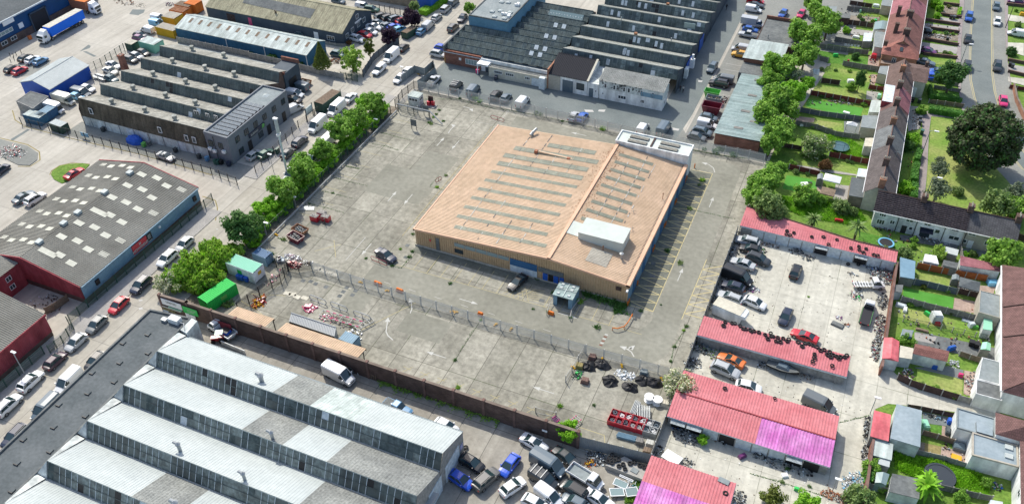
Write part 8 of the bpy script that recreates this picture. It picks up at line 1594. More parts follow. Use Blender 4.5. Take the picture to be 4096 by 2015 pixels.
for t,u,v,a in[('m2',270,945,.2),('m2',307,953,.5),('m2',338,970,-.1),('m2',397,978,0),('m2',490,765,.3),('m2',522,780,0),('m2',572,795,.2),('m2',612,810,0)]:
 x,y=G(t,u,v,.1);m=MB();m.ob((x,y),1.3,.85,.02,.08,a);si('cream_board',m,'_e','cream coloured board lying flat on the yard concrete','board','cream boards lying in the yard')
def heap(name,label,t,u,v,rx,ry,h,n,mats,seed,kind='stuff',z=.2,s=(.08,.36),cat='rubbish'):
 R=random.Random(seed);x,y=G(t,u,v,z);m=MB()
 if name=='junk_heap' and 'black' in mats:mats=[{'pvc':'_ai','c_pink':'c_maroon','c_skyblue':'_j','garage_door':'_c'}.get(q,q)for q in mats]+['black','_a','rubble','garage_door']
 if n>140:mats=['c_navy' if q=='_o' else q for q in mats]
 for i in range(n):
  a=R.uniform(0,6.28);r=math.sqrt(R.random());px,py=x+math.cos(a)*r*rx,y+math.sin(a)*r*ry;zz=(1-r)*h*R.random();q=R.uniform(*s)
  if R.random()<.55:m.ob((px,py),q,q*R.uniform(.2,1.1),max(.0,zz-.05)+.015,zz+q*R.uniform(.15,.6)+.03,R.random()*3.14,R.randrange(len(mats)),taper=R.uniform(.5,1))
  else:
   b=Ve((px,py,zz+.06));d=Ve((R.gauss(0,1),R.gauss(0,1),R.gauss(0,.35))).normalized()*q*R.uniform(.8,2);m.tube(b,b+Ve((d.x,d.y,abs(d.z))),.02+.06*R.random(),n=5,m=R.randrange(len(mats)))
 return si(name,m,mats,label,cat,kind=kind)
heap('barrier_heap','heap of crushed red plastic barriers at the fence bend','m2',315,735,1.5,.7,.8,70,['c_red','c_maroon','c_red'],1,None,s=(.3,.7));heap('barrier_heap','heap of orange red barriers inside the compound gate','m2',65,1005,.9,1.5,.9,70,['c_red','orange','c_maroon','yellow'],2,None,s=(.3,.7))
heap('white_bags','pile of white netting and bags at the bend of the palisade','m2',310,685,2.,.8,.7,90,['pvc','garage_door','c_purple','pvc'],3);heap('junk_heap','scattered white and blue junk beside the bent palisade','m2',400,720,1.4,.6,.4,40,['pvc','wood','c_navy'],4);heap('junk_heap','blue panels leaning against the bent palisade','m2',215,705,.8,.5,1.2,16,['c_navy','garage_door'],5,None,s=(.5,.9))
heap('junk_heap','bits of blue and pink litter beside the compound gate','m2',170,830,.8,2.4,.2,26,['c_blue','c_pink','pvc'],6);heap('junk_heap','tangled white scrap before the canopies','m2',560,1120,1.6,1.,.5,60,['pvc','c_pink','wood','steel'],7);heap('junk_heap','tangle of poles and crates beside the blue site cabin','b2',760,40,1.7,1.2,.8,60,['pvc','steel','c_blue','pvc'],8)
heap('junk_heap','pink and white warning signs lying in the yard','m2',440,1055,.9,1.2,.1,18,['c_pink','pvc','c_pink'],9,s=(.4,.8));heap('pallet_scrap','weedy scrap of rails beside the striped barriers','m2',700,1170,2.2,.8,.3,60,['wood','rubble','_z'],10)
def ladder(t,a,b,w,label,z=.5,mats=('_p','c_pink'),n=12):
 p=Ve(G(t,*a,z));q=Ve(G(t,*b,z));d=(q-p);L=d.length;d.normalize();nn=Ve((-d.y,d.x));m=MB()
 for s in(-1,1):
  for i in range(n):u0=p+d*L*i/n+nn*s*w/2;u1=p+d*L*(i+1)/n+nn*s*w/2;m.tube((*u0,z),(*u1,z),.09,n=5,m=i%2)
 for i in range(5):u0=p+d*L*i/4;m.tube((*(u0-nn*w/2),z),(*(u0+nn*w/2),z),.06,n=5);m.tube((*(u0+nn*w/2),0),(*(u0+nn*w/2),z),.05,n=5)
 si('striped_barrier',m,list(mats),label,'barrier')
ladder('m2',(515,1085),(800,1170),1.3,'long red and white striped steel barrier frame');ladder('m2',(770,1200),(890,1135),.9,'bent pinkish white frame leaning at the end of the stripes',mats=('_p','_n'))
ladder('b3',(390,660),(420,640),.9,'short purple and red striped barrier by the brick wall',mats=('c_purple','c_pink'),n=5);ladder('b3',(520,680),(570,640),1.,'white and red striped barrier by the lime tree',n=6)
m=MB();p=[Ve(G('m2',*q,1.3))for q in((300,1095),(625,1200),(610,1250),(280,1140))];m.corr((*p[3],1.),(*p[2],1.),(*p[1],1.5),(*p[0],1.5),.3,.06);m.add([(*p[0],1.5),(*p[1],1.5),(*p[1],.1),(*p[0],.1)],F4);m.add([(*p[3],1.),(*p[0],1.5),(*p[0],0),(*p[3],0)],F4);m.add([(*p[2],1.),(*p[1],1.5),(*p[1],0),(*p[2],0)],[(0,3,2,1)]);m.tube((*p[0],1.55),(*p[1],1.55),.1)
si('ribbed_trough',m,'galv','long grey ribbed steel trough standing beside the peach canopy','trough')
for r in range(2):
 for c in range(7):
  x,y=G('b3',835+c*49-r*21,608+c*14+r*45,.8);mt_='c_red' if c<5 else 'galv'
  s=th('stillage',('bright red' if c<5 else 'grey')+' stillage box of coiled cable, '+['back','front'][r]+' row, '+['first','second','third','fourth','fifth','sixth','last'][c]+' from the left','crate',(x,y,0),-.02,'stillages in the yard corner');s['_o']=[0,0,0];m=MB();a,b=.62,.60
  m.box(-a,a,-b,-b+.05,0,.95);m.box(-a,a,b-.05,b,0,.95);m.box(-a,-a+.05,-b+.05,b-.05,0,.95);m.box(a-.05,a,-b+.05,b-.05,0,.95);m.box(-a+.05,a-.05,-b+.05,b-.05,.1,.15);m.bd('box',mt_,s)
  R_=random.Random(c+r*9);m=MB()
  for k in range(6):
   cx,cy=R_.uniform(-.2,.2),R_.uniform(-.2,.2);rr=R_.uniform(.15,.32);pts=[(cx+rr*math.cos(q*.7),cy+rr*math.sin(q*.7),.5+k*.06)for q in range(10)];m.path(pts,.035,4)
  m.bd('cable_coil',['steel','pvc','c_slate'][R_.randrange(3)],s)
for t,a,b,w,h,n,mt_,l in[('b3',(1000,530),(960,620),1.,.7,5,'galv','bundle of grey poles stacked behind the red stillages'),('b3',(1040,560),(1040,645),2.,1.,8,'galv','stack of grey fence panels behind the stillages'),('b3',(850,765),(985,800),.9,.5,5,'_j','blue strapped bundle of steel in front of the stillages')]:
 p=Ve(G(t,*a,h/2));q=Ve(G(t,*b,h/2));d=(q-p).normalized();nn=Ve((-d.y,d.x));m=MB();R_=random.Random(3)
 for i in range(n):
  for j in range(3):o=nn*((i-(n-1)/2)*w/n)+d*R_.uniform(-.15,.15);m.tube((*(p+o),.1+j*h/3),(*(q+o),.1+j*h/3),.07,n=5)
 si('pipe_bundle',m,mt_,l,'pipes')
for u,v,l in((1080,500,'white cable drum nearer the palisade'),(1140,520,'white cable drum beside the double garage')):
 x,y=G('b3',u,v,.5);m=MB();m.lathe([(0,.0),(.75,.0),(.75,.1),(.5,.12),(.5,.8),(.75,.82),(.75,.92),(.2,.92),(.0,.9)],(x,y,0),18);si('cable_drum',m,'pvc',l,'drum')
for u,v,c,l in((1085,830,'_p','upturned white frame crate near the yard corner'),(1195,540,'_e','cream pallet beside the cable drums'),(1010,815,'_i','stack of pale blocks on a pallet'),(1065,885,'wood','small brown crate at the yard corner'),(615,375,'_af','round topped pink striped bale'),(670,205,'_af','block pallet against the palisade'),(1042,315,'_c','grey block stack on black sheeting'),(575,270,'_al','yellowish pad lying by the palisade')):
 x,y=G('b3',u,v,.3);m=MB();m.ob((x,y),1.3,1.,0,.14,.1);m.ob((x,y),1.1,.85,.14,.75,.1,taper=.95)
 for i in range(3):m.ob((x-.35+i*.35,y),.06,.8,.75,.8,.1)
 si('pallet_stack',m,c,l,'pallet')
for u,v,rx,l,sd in((640,265,1.3,'black sheeted heap nearest the leaning mesh panel',1),(735,250,1.3,'black and green sheeted heap by the palisade',2),(795,370,1.3,'black sheeted heap left of the white netting',3),(945,415,1.2,'black sheeted heap in the middle',4),(1030,365,1.2,'black sheeted heap below the grey blocks',5),(1110,380,1.4,'black sheeted heap nearest the blossom bush',6)):
 x,y=G('b3',u,v,.3);R_=random.Random(sd);m=MB();n=13;ring=[[(x+math.cos(2*math.pi*i/n)*r*rx*(1+R_.uniform(-.25,.25)),y+math.sin(2*math.pi*i/n)*r*rx*.8*(1+R_.uniform(-.25,.25)),z*(1+R_.uniform(-.3,.3))+.02)for i in range(n)]for r,z in((1.1,.02),(.8,.35),(.5,.6),(.2,.7))]
 vs=[p for r in ring for p in r]+[(x,y,.75)];fs=[(k*n+i,k*n+(i+1)%n,(k+1)*n+(i+1)%n,(k+1)*n+i)for k in range(3)for i in range(n)]+[(3*n+i,3*n+(i+1)%n,4*n)for i in range(n)];m.add(vs,fs);si('sheeted_heap',m,'black',l,'sheeting')
heap('netting_heap','crumpled white netting between the black heaps','b3',905,330,1.7,1.,.4,120,['pvc','garage_door','pvc'],21);heap('cable_tangle','green and black hose tangle by the leaning mesh panel','b3',560,330,.7,1.,.9,50,['c_greenbox','black','c_green'],22)
fence('temporary_fence','leaning temporary mesh panel enclosing the black heaps',GP('b3',[(475,385),(610,165)]),1.4,'mesh','galv','galv',2.6);fence('temporary_fence','loose temporary mesh panel against the brick wall',GP('b3',[(258,605),(405,640)]),1.2,'mesh','galv','galv',2.6)
def tyre_mesh(r=.36,w=.22):
 m=MB();n=16;prof=[(r*.55,.02),(r*.9,0),(r,w*.3),(r,w*.7),(r*.9,w),(r*.55,w-.02),(r*.62,w*.5)];k=len(prof);vs=[]
 for i in range(n):
  for q,z in prof:vs.append((q*math.cos(2*math.pi*i/n),q*math.sin(2*math.pi*i/n),z))
 m.add(vs,[(i*k+a,((i+1)%n)*k+a,((i+1)%n)*k+(a+1)%k,i*k+(a+1)%k)for i in range(n)for a in range(k)]);return m.mesh('tyre','tyre')
TY=tyre_mesh();RT=random.Random(12)
def tyres(t,pts,z,label,group,s=1.):
 for u,v in pts:
  x,y=G(t,u,v,z+.1);o=bpy.data.objects.new('tyre',TY);COL.objects.link(o);o.location=(x,y,z+.02);o.scale=(s*RT.uniform(.9,1.1),)*2+(s,);o.rotation_euler=(RT.uniform(-.06,.06),RT.uniform(-.06,.06),0);tag(o,label,'tyre',group)
tyres('m4',QL('268 495 318 508 264 520 292 526 447 537 532 539 629 559 569 592 731 618 788 607 841 624 792 632 822 650 897 667 925 673'),2.5,'black tyre lying on the roof of the northern garages','tyres on the northern garage roof')
tyres('c2',QL('128 982 112 1018 198 994 228 996 280 1020 310 1050 333 1052 380 1062 395 1075 421 1072 469 1085 534 1111 560 1150 590 1095 595 1125 615 1127 662 1138 642 1175 687 1182 716 1147 757 1175 773 1155 868 1185 938 1197 910 1227 978 1200'),2.4,'black tyre lying on the roof of the middle garages','tyres on the middle garage roof')
tyres('b4',QL('378 125 398 102 428 108 455 118 485 130 510 155 537 150 577 165 560 185 583 200 602 188 628 198 642 212 654 200 685 203 701 190 467 182 467 208 454 235 596 266'),2.4,'black tyre lying on the roof of the middle garages','tyres on the middle garage roof')
tyres('b3',[(1629,430)],2.6,'lone tyre on the upper slope of the double garage roof',None);tyres('b3',[(1633,1188)],2.5,'lone tyre on the nearest garage roof',None);tyres('b4',[(180,500)],2.6,'dark cap lying on the double garage roof edge',None,.8)
tyres('c3',QL('1605 475 1565 520 1650 520 1535 575 1650 560 1600 600 1700 545 1780 625 1890 610 1810 700 1710 655 2045 640 2115 670 1960 590'),.9,'scrap tyre on the low wall beneath the steel fence','tyres by the steel fence');tyres('b2',[(1562,857)],.1,'tyre leaning by the factory corner',None);tyres('m4',[(710,735),(785,738)],.1,'tyre on the ground before the northern garages','tyres on the ground')
m=MB();q=GP('c3',QL('1490 640 1800 500 2170 690 2090 870'),.8);m.prism(q,0,.85);si('low_platform',m,'_ai','low concrete platform strewn with tyres beneath the steel fence','platform')
x,y=G('c3',1965,725,.9);m=MB();m.ob((x,y),1.,.8,.86,.95,-.2);si('drain_lid',m,'_c','square metal lid on the concrete platform','lid')
hp=[('junk_heap','blue and black refuse sacks before the open garage door','b3',1300,690,1.8,1.2,.9,120,['_o','black','c_navy','garage_door']),('junk_heap','heap of black metal scrap before the double garage','b3',1360,780,2.4,1.2,.7,150,['black','_a','garage_door','steel']),('junk_heap','dark scrap along the doors of the double garage','b3',1600,790,2.2,.8,.5,90,['black','_a','wood']),('junk_heap','loose rubbish and a black sheet before the magenta roof','b4',70,910,1.3,.7,.7,70,['black','_a']),('junk_heap','spilled grey scrap around a leaning door','b4',220,960,2.3,1.4,.5,150,['_c','garage_door','black','pvc']),('junk_heap','twisted black tubes near the last garage','b4',400,1030,1.,1.,.3,40,['black','steel']),('junk_heap','car parts piled at the top corner of the scrap yard','c2',290,75,.8,.8,.6,60,['black','_a','garage_door']),('junk_heap','engine parts along the yard wall beside the silver hybrid','c2',215,275,1.,1.8,.5,100,['black','_a','c_slate']),('junk_heap','bright bits of rubbish by the black hatchback','c2',495,255,1.,.9,.3,60,['c_lime','black','pvc']),('junk_heap','litter below the blue garage doors','c2',590,200,1.7,.5,.2,60,['pvc','wood','c_navy','rubble']),('junk_heap','wheels and engine blocks before the garage doors','c2',850,260,1.3,.9,.6,90,['black','_a','steel']),('junk_heap','black seats and panels by the half open garage','c2',965,325,1.2,.9,.7,60,['black','_a']),('junk_heap','purple and white clothes dropped by the black van','c2',425,650,1.,.7,.3,50,['c_purple','pvc','c_slate']),('junk_heap','crushed engine bay scrap beside the dark blue car','c2',300,640,1.,.9,.5,70,['steel','orange','black','garage_door']),('junk_heap','oily scrap along the wall beside the white box body','c2',45,790,1.2,2.6,.6,190,['black','_a','c_slate','c_skyblue']),('junk_heap','parts scattered left of the dark blue scrap car','c2',90,610,.8,1.4,.5,80,['garage_door','black','steel']),('junk_heap','multicoloured rubbish heaped behind the white crew cab','m4',960,820,2.2,2.4,1.3,360,['_o','pvc','c_pink','c_skyblue','garage_door','black']),('junk_heap','rubbish along the brick wall beside the recovery truck','m4',965,1000,.9,2.2,.7,150,['pvc','_o','black','garage_door']),('junk_heap','rubbish along the brick wall below the recovery truck','m4',945,1170,1.,2.8,.8,210,['pvc','_o','black','garage_door','c_pink']),('junk_heap','rubbish bags lining the wall by the red roofed single garage','b4',925,130,.9,3.4,.7,220,['pvc','black','garage_door','c_pink','black']),('junk_heap','scrap tubes and hoses between the two trucks','m4',770,960,1.2,1.2,.3,60,['black','steel','c_red','c_greenbox']),('junk_heap','black cloth dropped near the rubbish heap','m4',738,805,.8,.6,.3,26,['black']),('junk_heap','scattered rags in the middle of the yard','m4',648,1120,.6,.5,.15,24,['pvc','c_purple','garage_door']),('junk_heap','brown rags near the recovery truck','m4',700,1165,.6,.5,.15,20,['wood','terracotta','pvc']),('junk_heap','junk inside the open garage at the right end','m4',780,705,1.3,.8,.8,60,['black','c_lime','orange','wood']),('junk_heap','junk before the last garage doors','m4',900,755,1.8,.8,.6,110,['black','_o','_a','garage_door']),('junk_heap','scrap heaped behind the middle garages wall','b3',1460,130,1.8,1.4,.9,190,['black','c_slate','pvc','_z']),('junk_heap','white and green rubble beside the orange coupe','b3',1560,180,1.4,1.2,.5,110,['rubble','pvc','_z']),('junk_heap','black parts along the wall left of the silver off roader','b3',1400,240,1.4,1.2,.4,110,['black','c_navy','_a']),('junk_heap','silver bumpers beside the boat','b4',110,262,1.3,.7,.5,70,['garage_door','black','steel']),('junk_heap','timber and pipes beside the boat','b4',385,335,1.7,.7,.3,70,['wood','_e','steel']),('junk_heap','sacks heaped along the exit lane beside the red sheet roof','b4',850,730,.5,3.,.6,140,['pvc','black','garage_door','black']),('junk_heap','dark sacks at the lower end of the exit lane','b4',835,890,.5,1.5,.5,60,['black','_a']),('litter_heap','spreading heap of pale litter where the lane meets the hedge','b4',770,1140,1.9,2.6,.6,330,['pvc','garage_door','c_skyblue','rubble']),('rubble_heap','brown brick rubble beside the pale litter','b4',610,1205,1.9,.8,.4,140,['terracotta','rust','rubble']),('junk_heap','black engine scrap under the steel sheet fence','c3',1370,530,1.9,1.2,.8,190,['black','_a','c_slate','steel']),('junk_heap','yellow tub and orange pallet jammed between cars','c3',1250,600,.8,.7,.6,30,['yellow','orange','_o','orange']),('junk_heap','scrap metal heaped in the dropside truck','c3',1060,790,1.5,.8,.5,60,['pvc','steel','wood','c_slate']),('junk_heap','rubbish behind the broken window frames','c3',1900,1010,1.5,1.3,.4,90,['pvc','garage_door','c_skyblue','wood']),('junk_heap','scrap to the right of the nearest garages','b3',1730,1210,1.,1.2,.6,80,['black','_a','pvc']),('junk_heap','black sacks beyond the yard corner','b3',1150,885,.8,1.2,.7,60,['black','_a']),('junk_heap','white sheets and sticks behind the nearest garages','b3',1350,960,1.2,.8,.3,50,['black','pvc','_a']),('bike_heap','tangle of scrapped motorcycles on the traffic island','t1',80,1100,4.,2.2,.8,240,['black','pvc','steel','c_red','_a']),('junk_heap','bin court clutter beside the maroon walls','m1',330,1020,3.2,2.2,.9,90,['_k','_a','garage_door','wood']),('junk_heap','coloured junk heaped on the pale green cabin','t1',1090,285,1.7,1.2,.5,70,['c_greenbox','c_red','orange','c_navy','pvc']),('junk_heap','mess behind the maroon skip on the lane','c1',380,1010,1.4,1.6,.7,80,['c_maroon','pvc','c_red','black']),('rubble_heap','rubble and pots in the front garden','r1',290,270,3.,1.,.4,170,['rubble','pvc','rubble','wood']),('junk_heap','planks and clutter in the front yard of the grey terrace','r1',110,900,.9,2.4,.4,90,['wood','pvc','garage_door','rubble']),('junk_heap','toys and pots on the dark patio','t4',650,740,2.6,.5,.4,60,['c_pink','black','pvc','_a']),('junk_heap','garden clutter by the play house','t4',895,440,1.,1.4,.5,50,['c_red','pvc','black','wood']),('junk_heap','garden clutter by the terrace back doors','m4',1320,560,3.,.5,.6,90,['garage_door','pvc','_a','wood']),('junk_heap','things left along the sunny white house wall','m4',970,480,2.,.5,.4,50,['_k','c_pink','black']),('junk_heap','clutter beside the blue paddling pool','r2',520,950,1.2,.4,.5,40,['pvc','black','garage_door']),('junk_heap','garden junk around the long outbuilding','r3',385,270,.9,.8,.6,50,['garage_door','pvc','_c']),('junk_heap','washing and oddments by the curved fence','r3',60,340,.8,1.2,.7,60,['c_purple','pvc','c_slate','wood']),('junk_heap','garden furniture oddments on the rose patio','r3',500,400,.6,1.4,.5,40,['pvc','c_pink','black']),('junk_heap','pots and bags against the house wall','r3',690,1140,1.2,.6,.5,50,['pvc','c_lime','_o','black']),('junk_heap','plant pots on gravel by the lane','r3',250,650,1.8,.4,.4,50,['black','rubble','c_skyblue','_a']),('rubble_heap','skip spoil and pallets beside the birch','t2',620,440,1.6,1.4,.7,110,['rust','terracotta','rubble','wood']),('crate_heap','stack of timber crates at the top of the estate','t1',900,15,3.5,1.6,1.6,70,['wood','terracotta','wood']),('crate_heap','loose pallets lying on the estate tarmac','t1',1020,40,1.6,1.3,.9,30,['wood','_e']),('junk_heap','drums and racks beside the mossy roofed warehouse','t1',1230,30,1.4,1.2,1.,50,['c_navy','c_purple','steel']),('junk_heap','mixed timber behind the street corner compound','e3',400,130,1.6,1.,1.,50,['_k','_c','yellow'])]
for i,(n_,l,t,u,v,rx,ry,h,n,ms)in enumerate(hp):heap(n_,l,t,u,v,rx,ry,h,n,ms,100+i)
RD=random.Random(77);m=MB()
for i in range(420):
 x=RD.uniform(-11,14.5);y=RD.choice([RD.uniform(105,129),RD.uniform(105,129),RD.uniform(92.5,99),RD.uniform(75,81)]);q=RD.uniform(.04,.16);m.ob((x,y),q,q*RD.uniform(.4,1.3),.014,.03+q*.3,RD.random()*3,RD.randrange(4))
si('litter',m,['black','_a','pvc','wood'],'small litter strewn across the scrap yard slabs','litter',kind='stuff')
x,y=G('c2',200,840,2.2);c=th('box_body','detached white lorry box body with a rounded nose by the garages','box body',(x,y,0),math.radians(-12));c['_o']=[0,0,0];m=MB();m.box(-2.9,1.9,-1.15,1.15,.25,2.35);m.add([(1.9,-1.15,1.5),(1.9,1.15,1.5),(2.7,.9,1.6),(2.7,-.9,1.6),(1.9,-1.15,2.35),(1.9,1.15,2.35),(2.6,.85,2.2),(2.6,-.85,2.2)],[(0,4,7,3),(1,2,6,5),(3,7,6,2),(4,5,6,7),(0,3,2,1)]);m.bd('box','_f',c);MB().box(-2.95,1.92,-1.2,1.2,2.35,2.42).bd('roof','_e',c)
bx,by=G('b4',235,282,.8);b=th('boat','small dark motor boat resting on scrap behind the middle garages','boat',(bx,by,.25),math.radians(-8));b['_o']=[0,0,0];m=MB();ST=[(-2.4,.75,.8),(-1.5,.9,.82),(0,.95,.86),(1.2,.75,.92),(2.1,.35,1.),(2.6,.03,1.05)];vs=[];
for xx,w,z in ST:vs+=[(xx,-w,z),(xx,-w*.7,.25+(.2 if xx>1 else 0)),(xx,0,.05+(.35 if xx>1.5 else 0)),(xx,w*.7,.25+(.2 if xx>1 else 0)),(xx,w,z)]
fs=[(i*5+j,i*5+j+1,(i+1)*5+j+1,(i+1)*5+j)for i in range(5)for j in range(4)]+[(4,3,2,1,0)];m.add(vs,fs);m.bd('hull','black',b);m=MB();m.add([(xx,-w*.95,z-.06)for xx,w,z in ST]+[(xx,w*.95,z-.06)for xx,w,z in ST[::-1]],[tuple(range(12))]);m.bd('deck','_a',b);m=MB();frustum(m,(-.9,1.2,.6,.8),(-.7,.6,.45,1.25),top=True);m.bd('cabin','c_slate',b)
for i,(u,v,a,w,l)in enumerate([(1740,930,-.05,2.,'white framed window pane lying flat on the frame pile'),(1680,1070,.5,2.,'large white window frame with dark glass tilted on the pile'),(1920,1070,.6,1.8,'white window frame lying at the right of the pile'),(1830,860,-.05,2.,'long white board at the top of the frame pile')]):
 x,y=G('c3',u,v,.5);c=th('window_frame',l,'window frame',(x,y,.35+.1*i),a);c['_o']=[0,0,0];c.rotation_euler=(.12*(i-1),.08,a);m=MB();hh=1.3 if i<3 else .3
 for q in((-w/2,w/2,-hh/2,-hh/2+.1),(-w/2,w/2,hh/2-.1,hh/2),(-w/2,-w/2+.1,-hh/2+.1,hh/2-.1),(w/2-.1,w/2,-hh/2+.1,hh/2-.1)):m.box(*q,0,.08)
 m.bd('frame','pvc',c)
 if i<3:MB().box(-w/2+.1,w/2-.1,-hh/2+.1,hh/2-.1,.02,.05).bd('pane','_v',c)
x,y=G('t1',730,560,.5);m=MB();m.ob((x,y),4.2,1.7,.5,.62,-.1);m.ob((x,y),4.2,.08,.62,1.,-.1);
for a in(-1,1):m.tube((x+a,y-.9,.3),(x+a,y-.75,.3),.3,n=10);m.tube((x+a,y+.75,.3),(x+a,y+.9,.3),.3,n=10)
si('flatbed_trailer',m,'galv','flat galvanised car trailer inside the wire cage fence','trailer')
x,y=G('e4',440,885,.8);tr_=th('compact_tractor','small red and green tractor with a canopy beside the tipper truck','tractor',(x,y,0),math.radians(-150));tr_['_o']=[0,0,0];MB().box(-.9,1.2,-.35,.35,.4,1.).bd('body','c_red',tr_);MB().box(-.9,.3,-.55,.55,1.9,1.97).bd('canopy','c_mint',tr_)
for px,py in((-.8,-.5),(-.8,.5),(.2,-.5),(.2,.5)):MB().tube((px,py,1. if px<0 else .9),(px,py,1.9),.03).bd('post','black',tr_)
for px,py,r in((-.6,-.6,.5),(-.6,.6,.5),(.9,-.5,.33),(.9,.5,.33)):MB().tube((px,py-.12,r),(px,py+.12,r),r,n=14).bd('wheel','tyre',tr_)
m=MB();a=Ve(G('e4',470,935,.5));b_=Ve(G('e4',710,1035,.5));d=(b_-a).normalized();q=(a+b_)/2;m.ob((q.x,q.y),(b_-a).length,.12,0,.9,math.atan2(d.y,d.x));si('hoarding',m,'_f','low white panel fence beside the tractor','panel')
x,y=G('e4',515,820,1.3);m=MB();m.ob((x,y),1.4,1.1,1.,1.55,-.1,0,1);si('blue_crate',m,['_o','black'],'blue crate of bottles on the bed of the tipper truck','crate')
for t,a,b_,h,mt_,l in[('b2',(235,125),(275,150),1.7,'_k','dark timber boards leaning on the alley wall'),('b2',(285,140),(450,205),1.2,'wood','rack of long timber lying along the alley wall'),('b2',(455,190),(540,230),1.6,'_d','black steel frame leaning on the alley wall'),('b2',(700,300),(755,330),1.2,'_a','dark cabinet by the white van'),('b2',(875,360),(920,378),1.3,'wood','upright timber pallet against the wall'),('b2',(800,330),(850,345),1.2,'_k','dark pallet beside the upright timber one')]:
 p=Ve(G(t,*a));q=Ve(G(t,*b_));d=(q-p).normalized();c=(p+q)/2;m=MB();L=(q-p).length;n=max(3,int(L/.35))
 for i in range(n):s=p+(q-p)*(i+.5)/n;m.ob((s.x,s.y),.18,.12,0,h*(.85+.15*((i*7)%3)/2),math.atan2(d.y,d.x))
 m.ob((c.x,c.y+.1),L,.06,h*.3,h*.42,math.atan2(d.y,d.x));si('leaning_boards',m,mt_,l,'boards')
m=MB();x,y=G('b2',783,330);m.tube((x,y,0),(x-.25,y+.3,2.2),.09);si('white_post',m,'pvc','white pole leaning against the brick wall','post')
def trampoline(t,u,v,r,label,rim='c_blue',mat='black',net=False):
 x,y=G(t,u,v,.6);c=th('trampoline',label,'trampoline',(x,y,0));c['_o']=[0,0,0];n=24;m=MB();m.add([(r*math.cos(2*math.pi*i/n),r*math.sin(2*math.pi*i/n),.62)for i in range(n)],[tuple(range(n))]);m.bd('bed',mat,c);m=MB();m.lathe([(r,.6),(r,.68),(r+.28,.68),(r+.28,.6)],(0,0,0),24);m.bd('rim',rim,c)
 for i in range(6):a=i*math.pi/3;MB().tube((r*math.cos(a),r*math.sin(a),0),(r*math.cos(a),r*math.sin(a),2. if net else .6),.04).bd('leg','_r',c)
 if net:
  m=MB();m.lathe([(r+.1,1.95),(r+.1,2.)],(0,0,0),24)
  for i in range(36):a=2*math.pi*i/36;m.tube((r*math.cos(a),r*math.sin(a),.7),(r*math.cos(a),r*math.sin(a),2.),.012,n=3)
  m.bd('net','c_green',c)
trampoline('m4',985,580,1.15,'round trampoline with a pale blue rim on the lawn','c_skyblue');trampoline('b4',1375,1060,1.8,'large grey trampoline in the overgrown garden','c_dark','c_dark');trampoline('t4',650,1060,1.7,'green netted trampoline in tall grass','c_green','c_teal',True)
def canopy(t,u,v,L,Wd,h,mt_,label,cat='gazebo',name='gazebo',leg='galv',pitch=.6):
 x,y=G(t,u,v,h+.3);c=th(name,label,cat,(x,y,0),-.05);c['_o']=[0,0,0];l,w=L/2,Wd/2;m=MB();m.add([(-l,-w,h),(l,-w,h),(l,w,h),(-l,w,h),(0,0,h+pitch),(-l,-w,h-.2),(l,-w,h-.2),(l,w,h-.2),(-l,w,h-.2)],[(0,1,4),(1,2,4),(2,3,4),(3,0,4),(0,5,6,1),(1,6,7,2),(2,7,8,3),(3,8,5,0)]);m.bd('canopy',mt_,c)
 for a in(-l+.05,l-.05):
  for b in(-w+.05,w-.05):MB().tube((a,b,0),(a,b,h),.04).bd('leg',leg,c)
canopy('m4',600,105,3.2,2.4,2.,'pvc','white pop up gazebo beside the artificial lawn');canopy('m4',1595,870,3.2,2.6,2.,'_ah','dark grey gazebo with hipped top beside the orange fence',leg='wood');canopy('t4',742,890,2.2,1.2,2.,'pvc','white parasol over the dark patio','parasol','parasol');canopy('m4',568,200,2.6,2.4,1.6,'wood','slatted timber pergola below the white gazebo','pergola','pergola','wood',.1)
def box_thing(t,u,v,L,Wd,h,ang,mt_,name,label,cat,z=.4,top=None,taper=.92):
 x,y=G(t,u,v,z);m=MB();m.ob((x,y),L,Wd,0,h,math.radians(ang),0,0,taper);m.ob((x,y),L*.8,Wd*.8,h,h*1.15,math.radians(ang),1,1,.9);si(name,m,[mt_,top or mt_],label,cat)
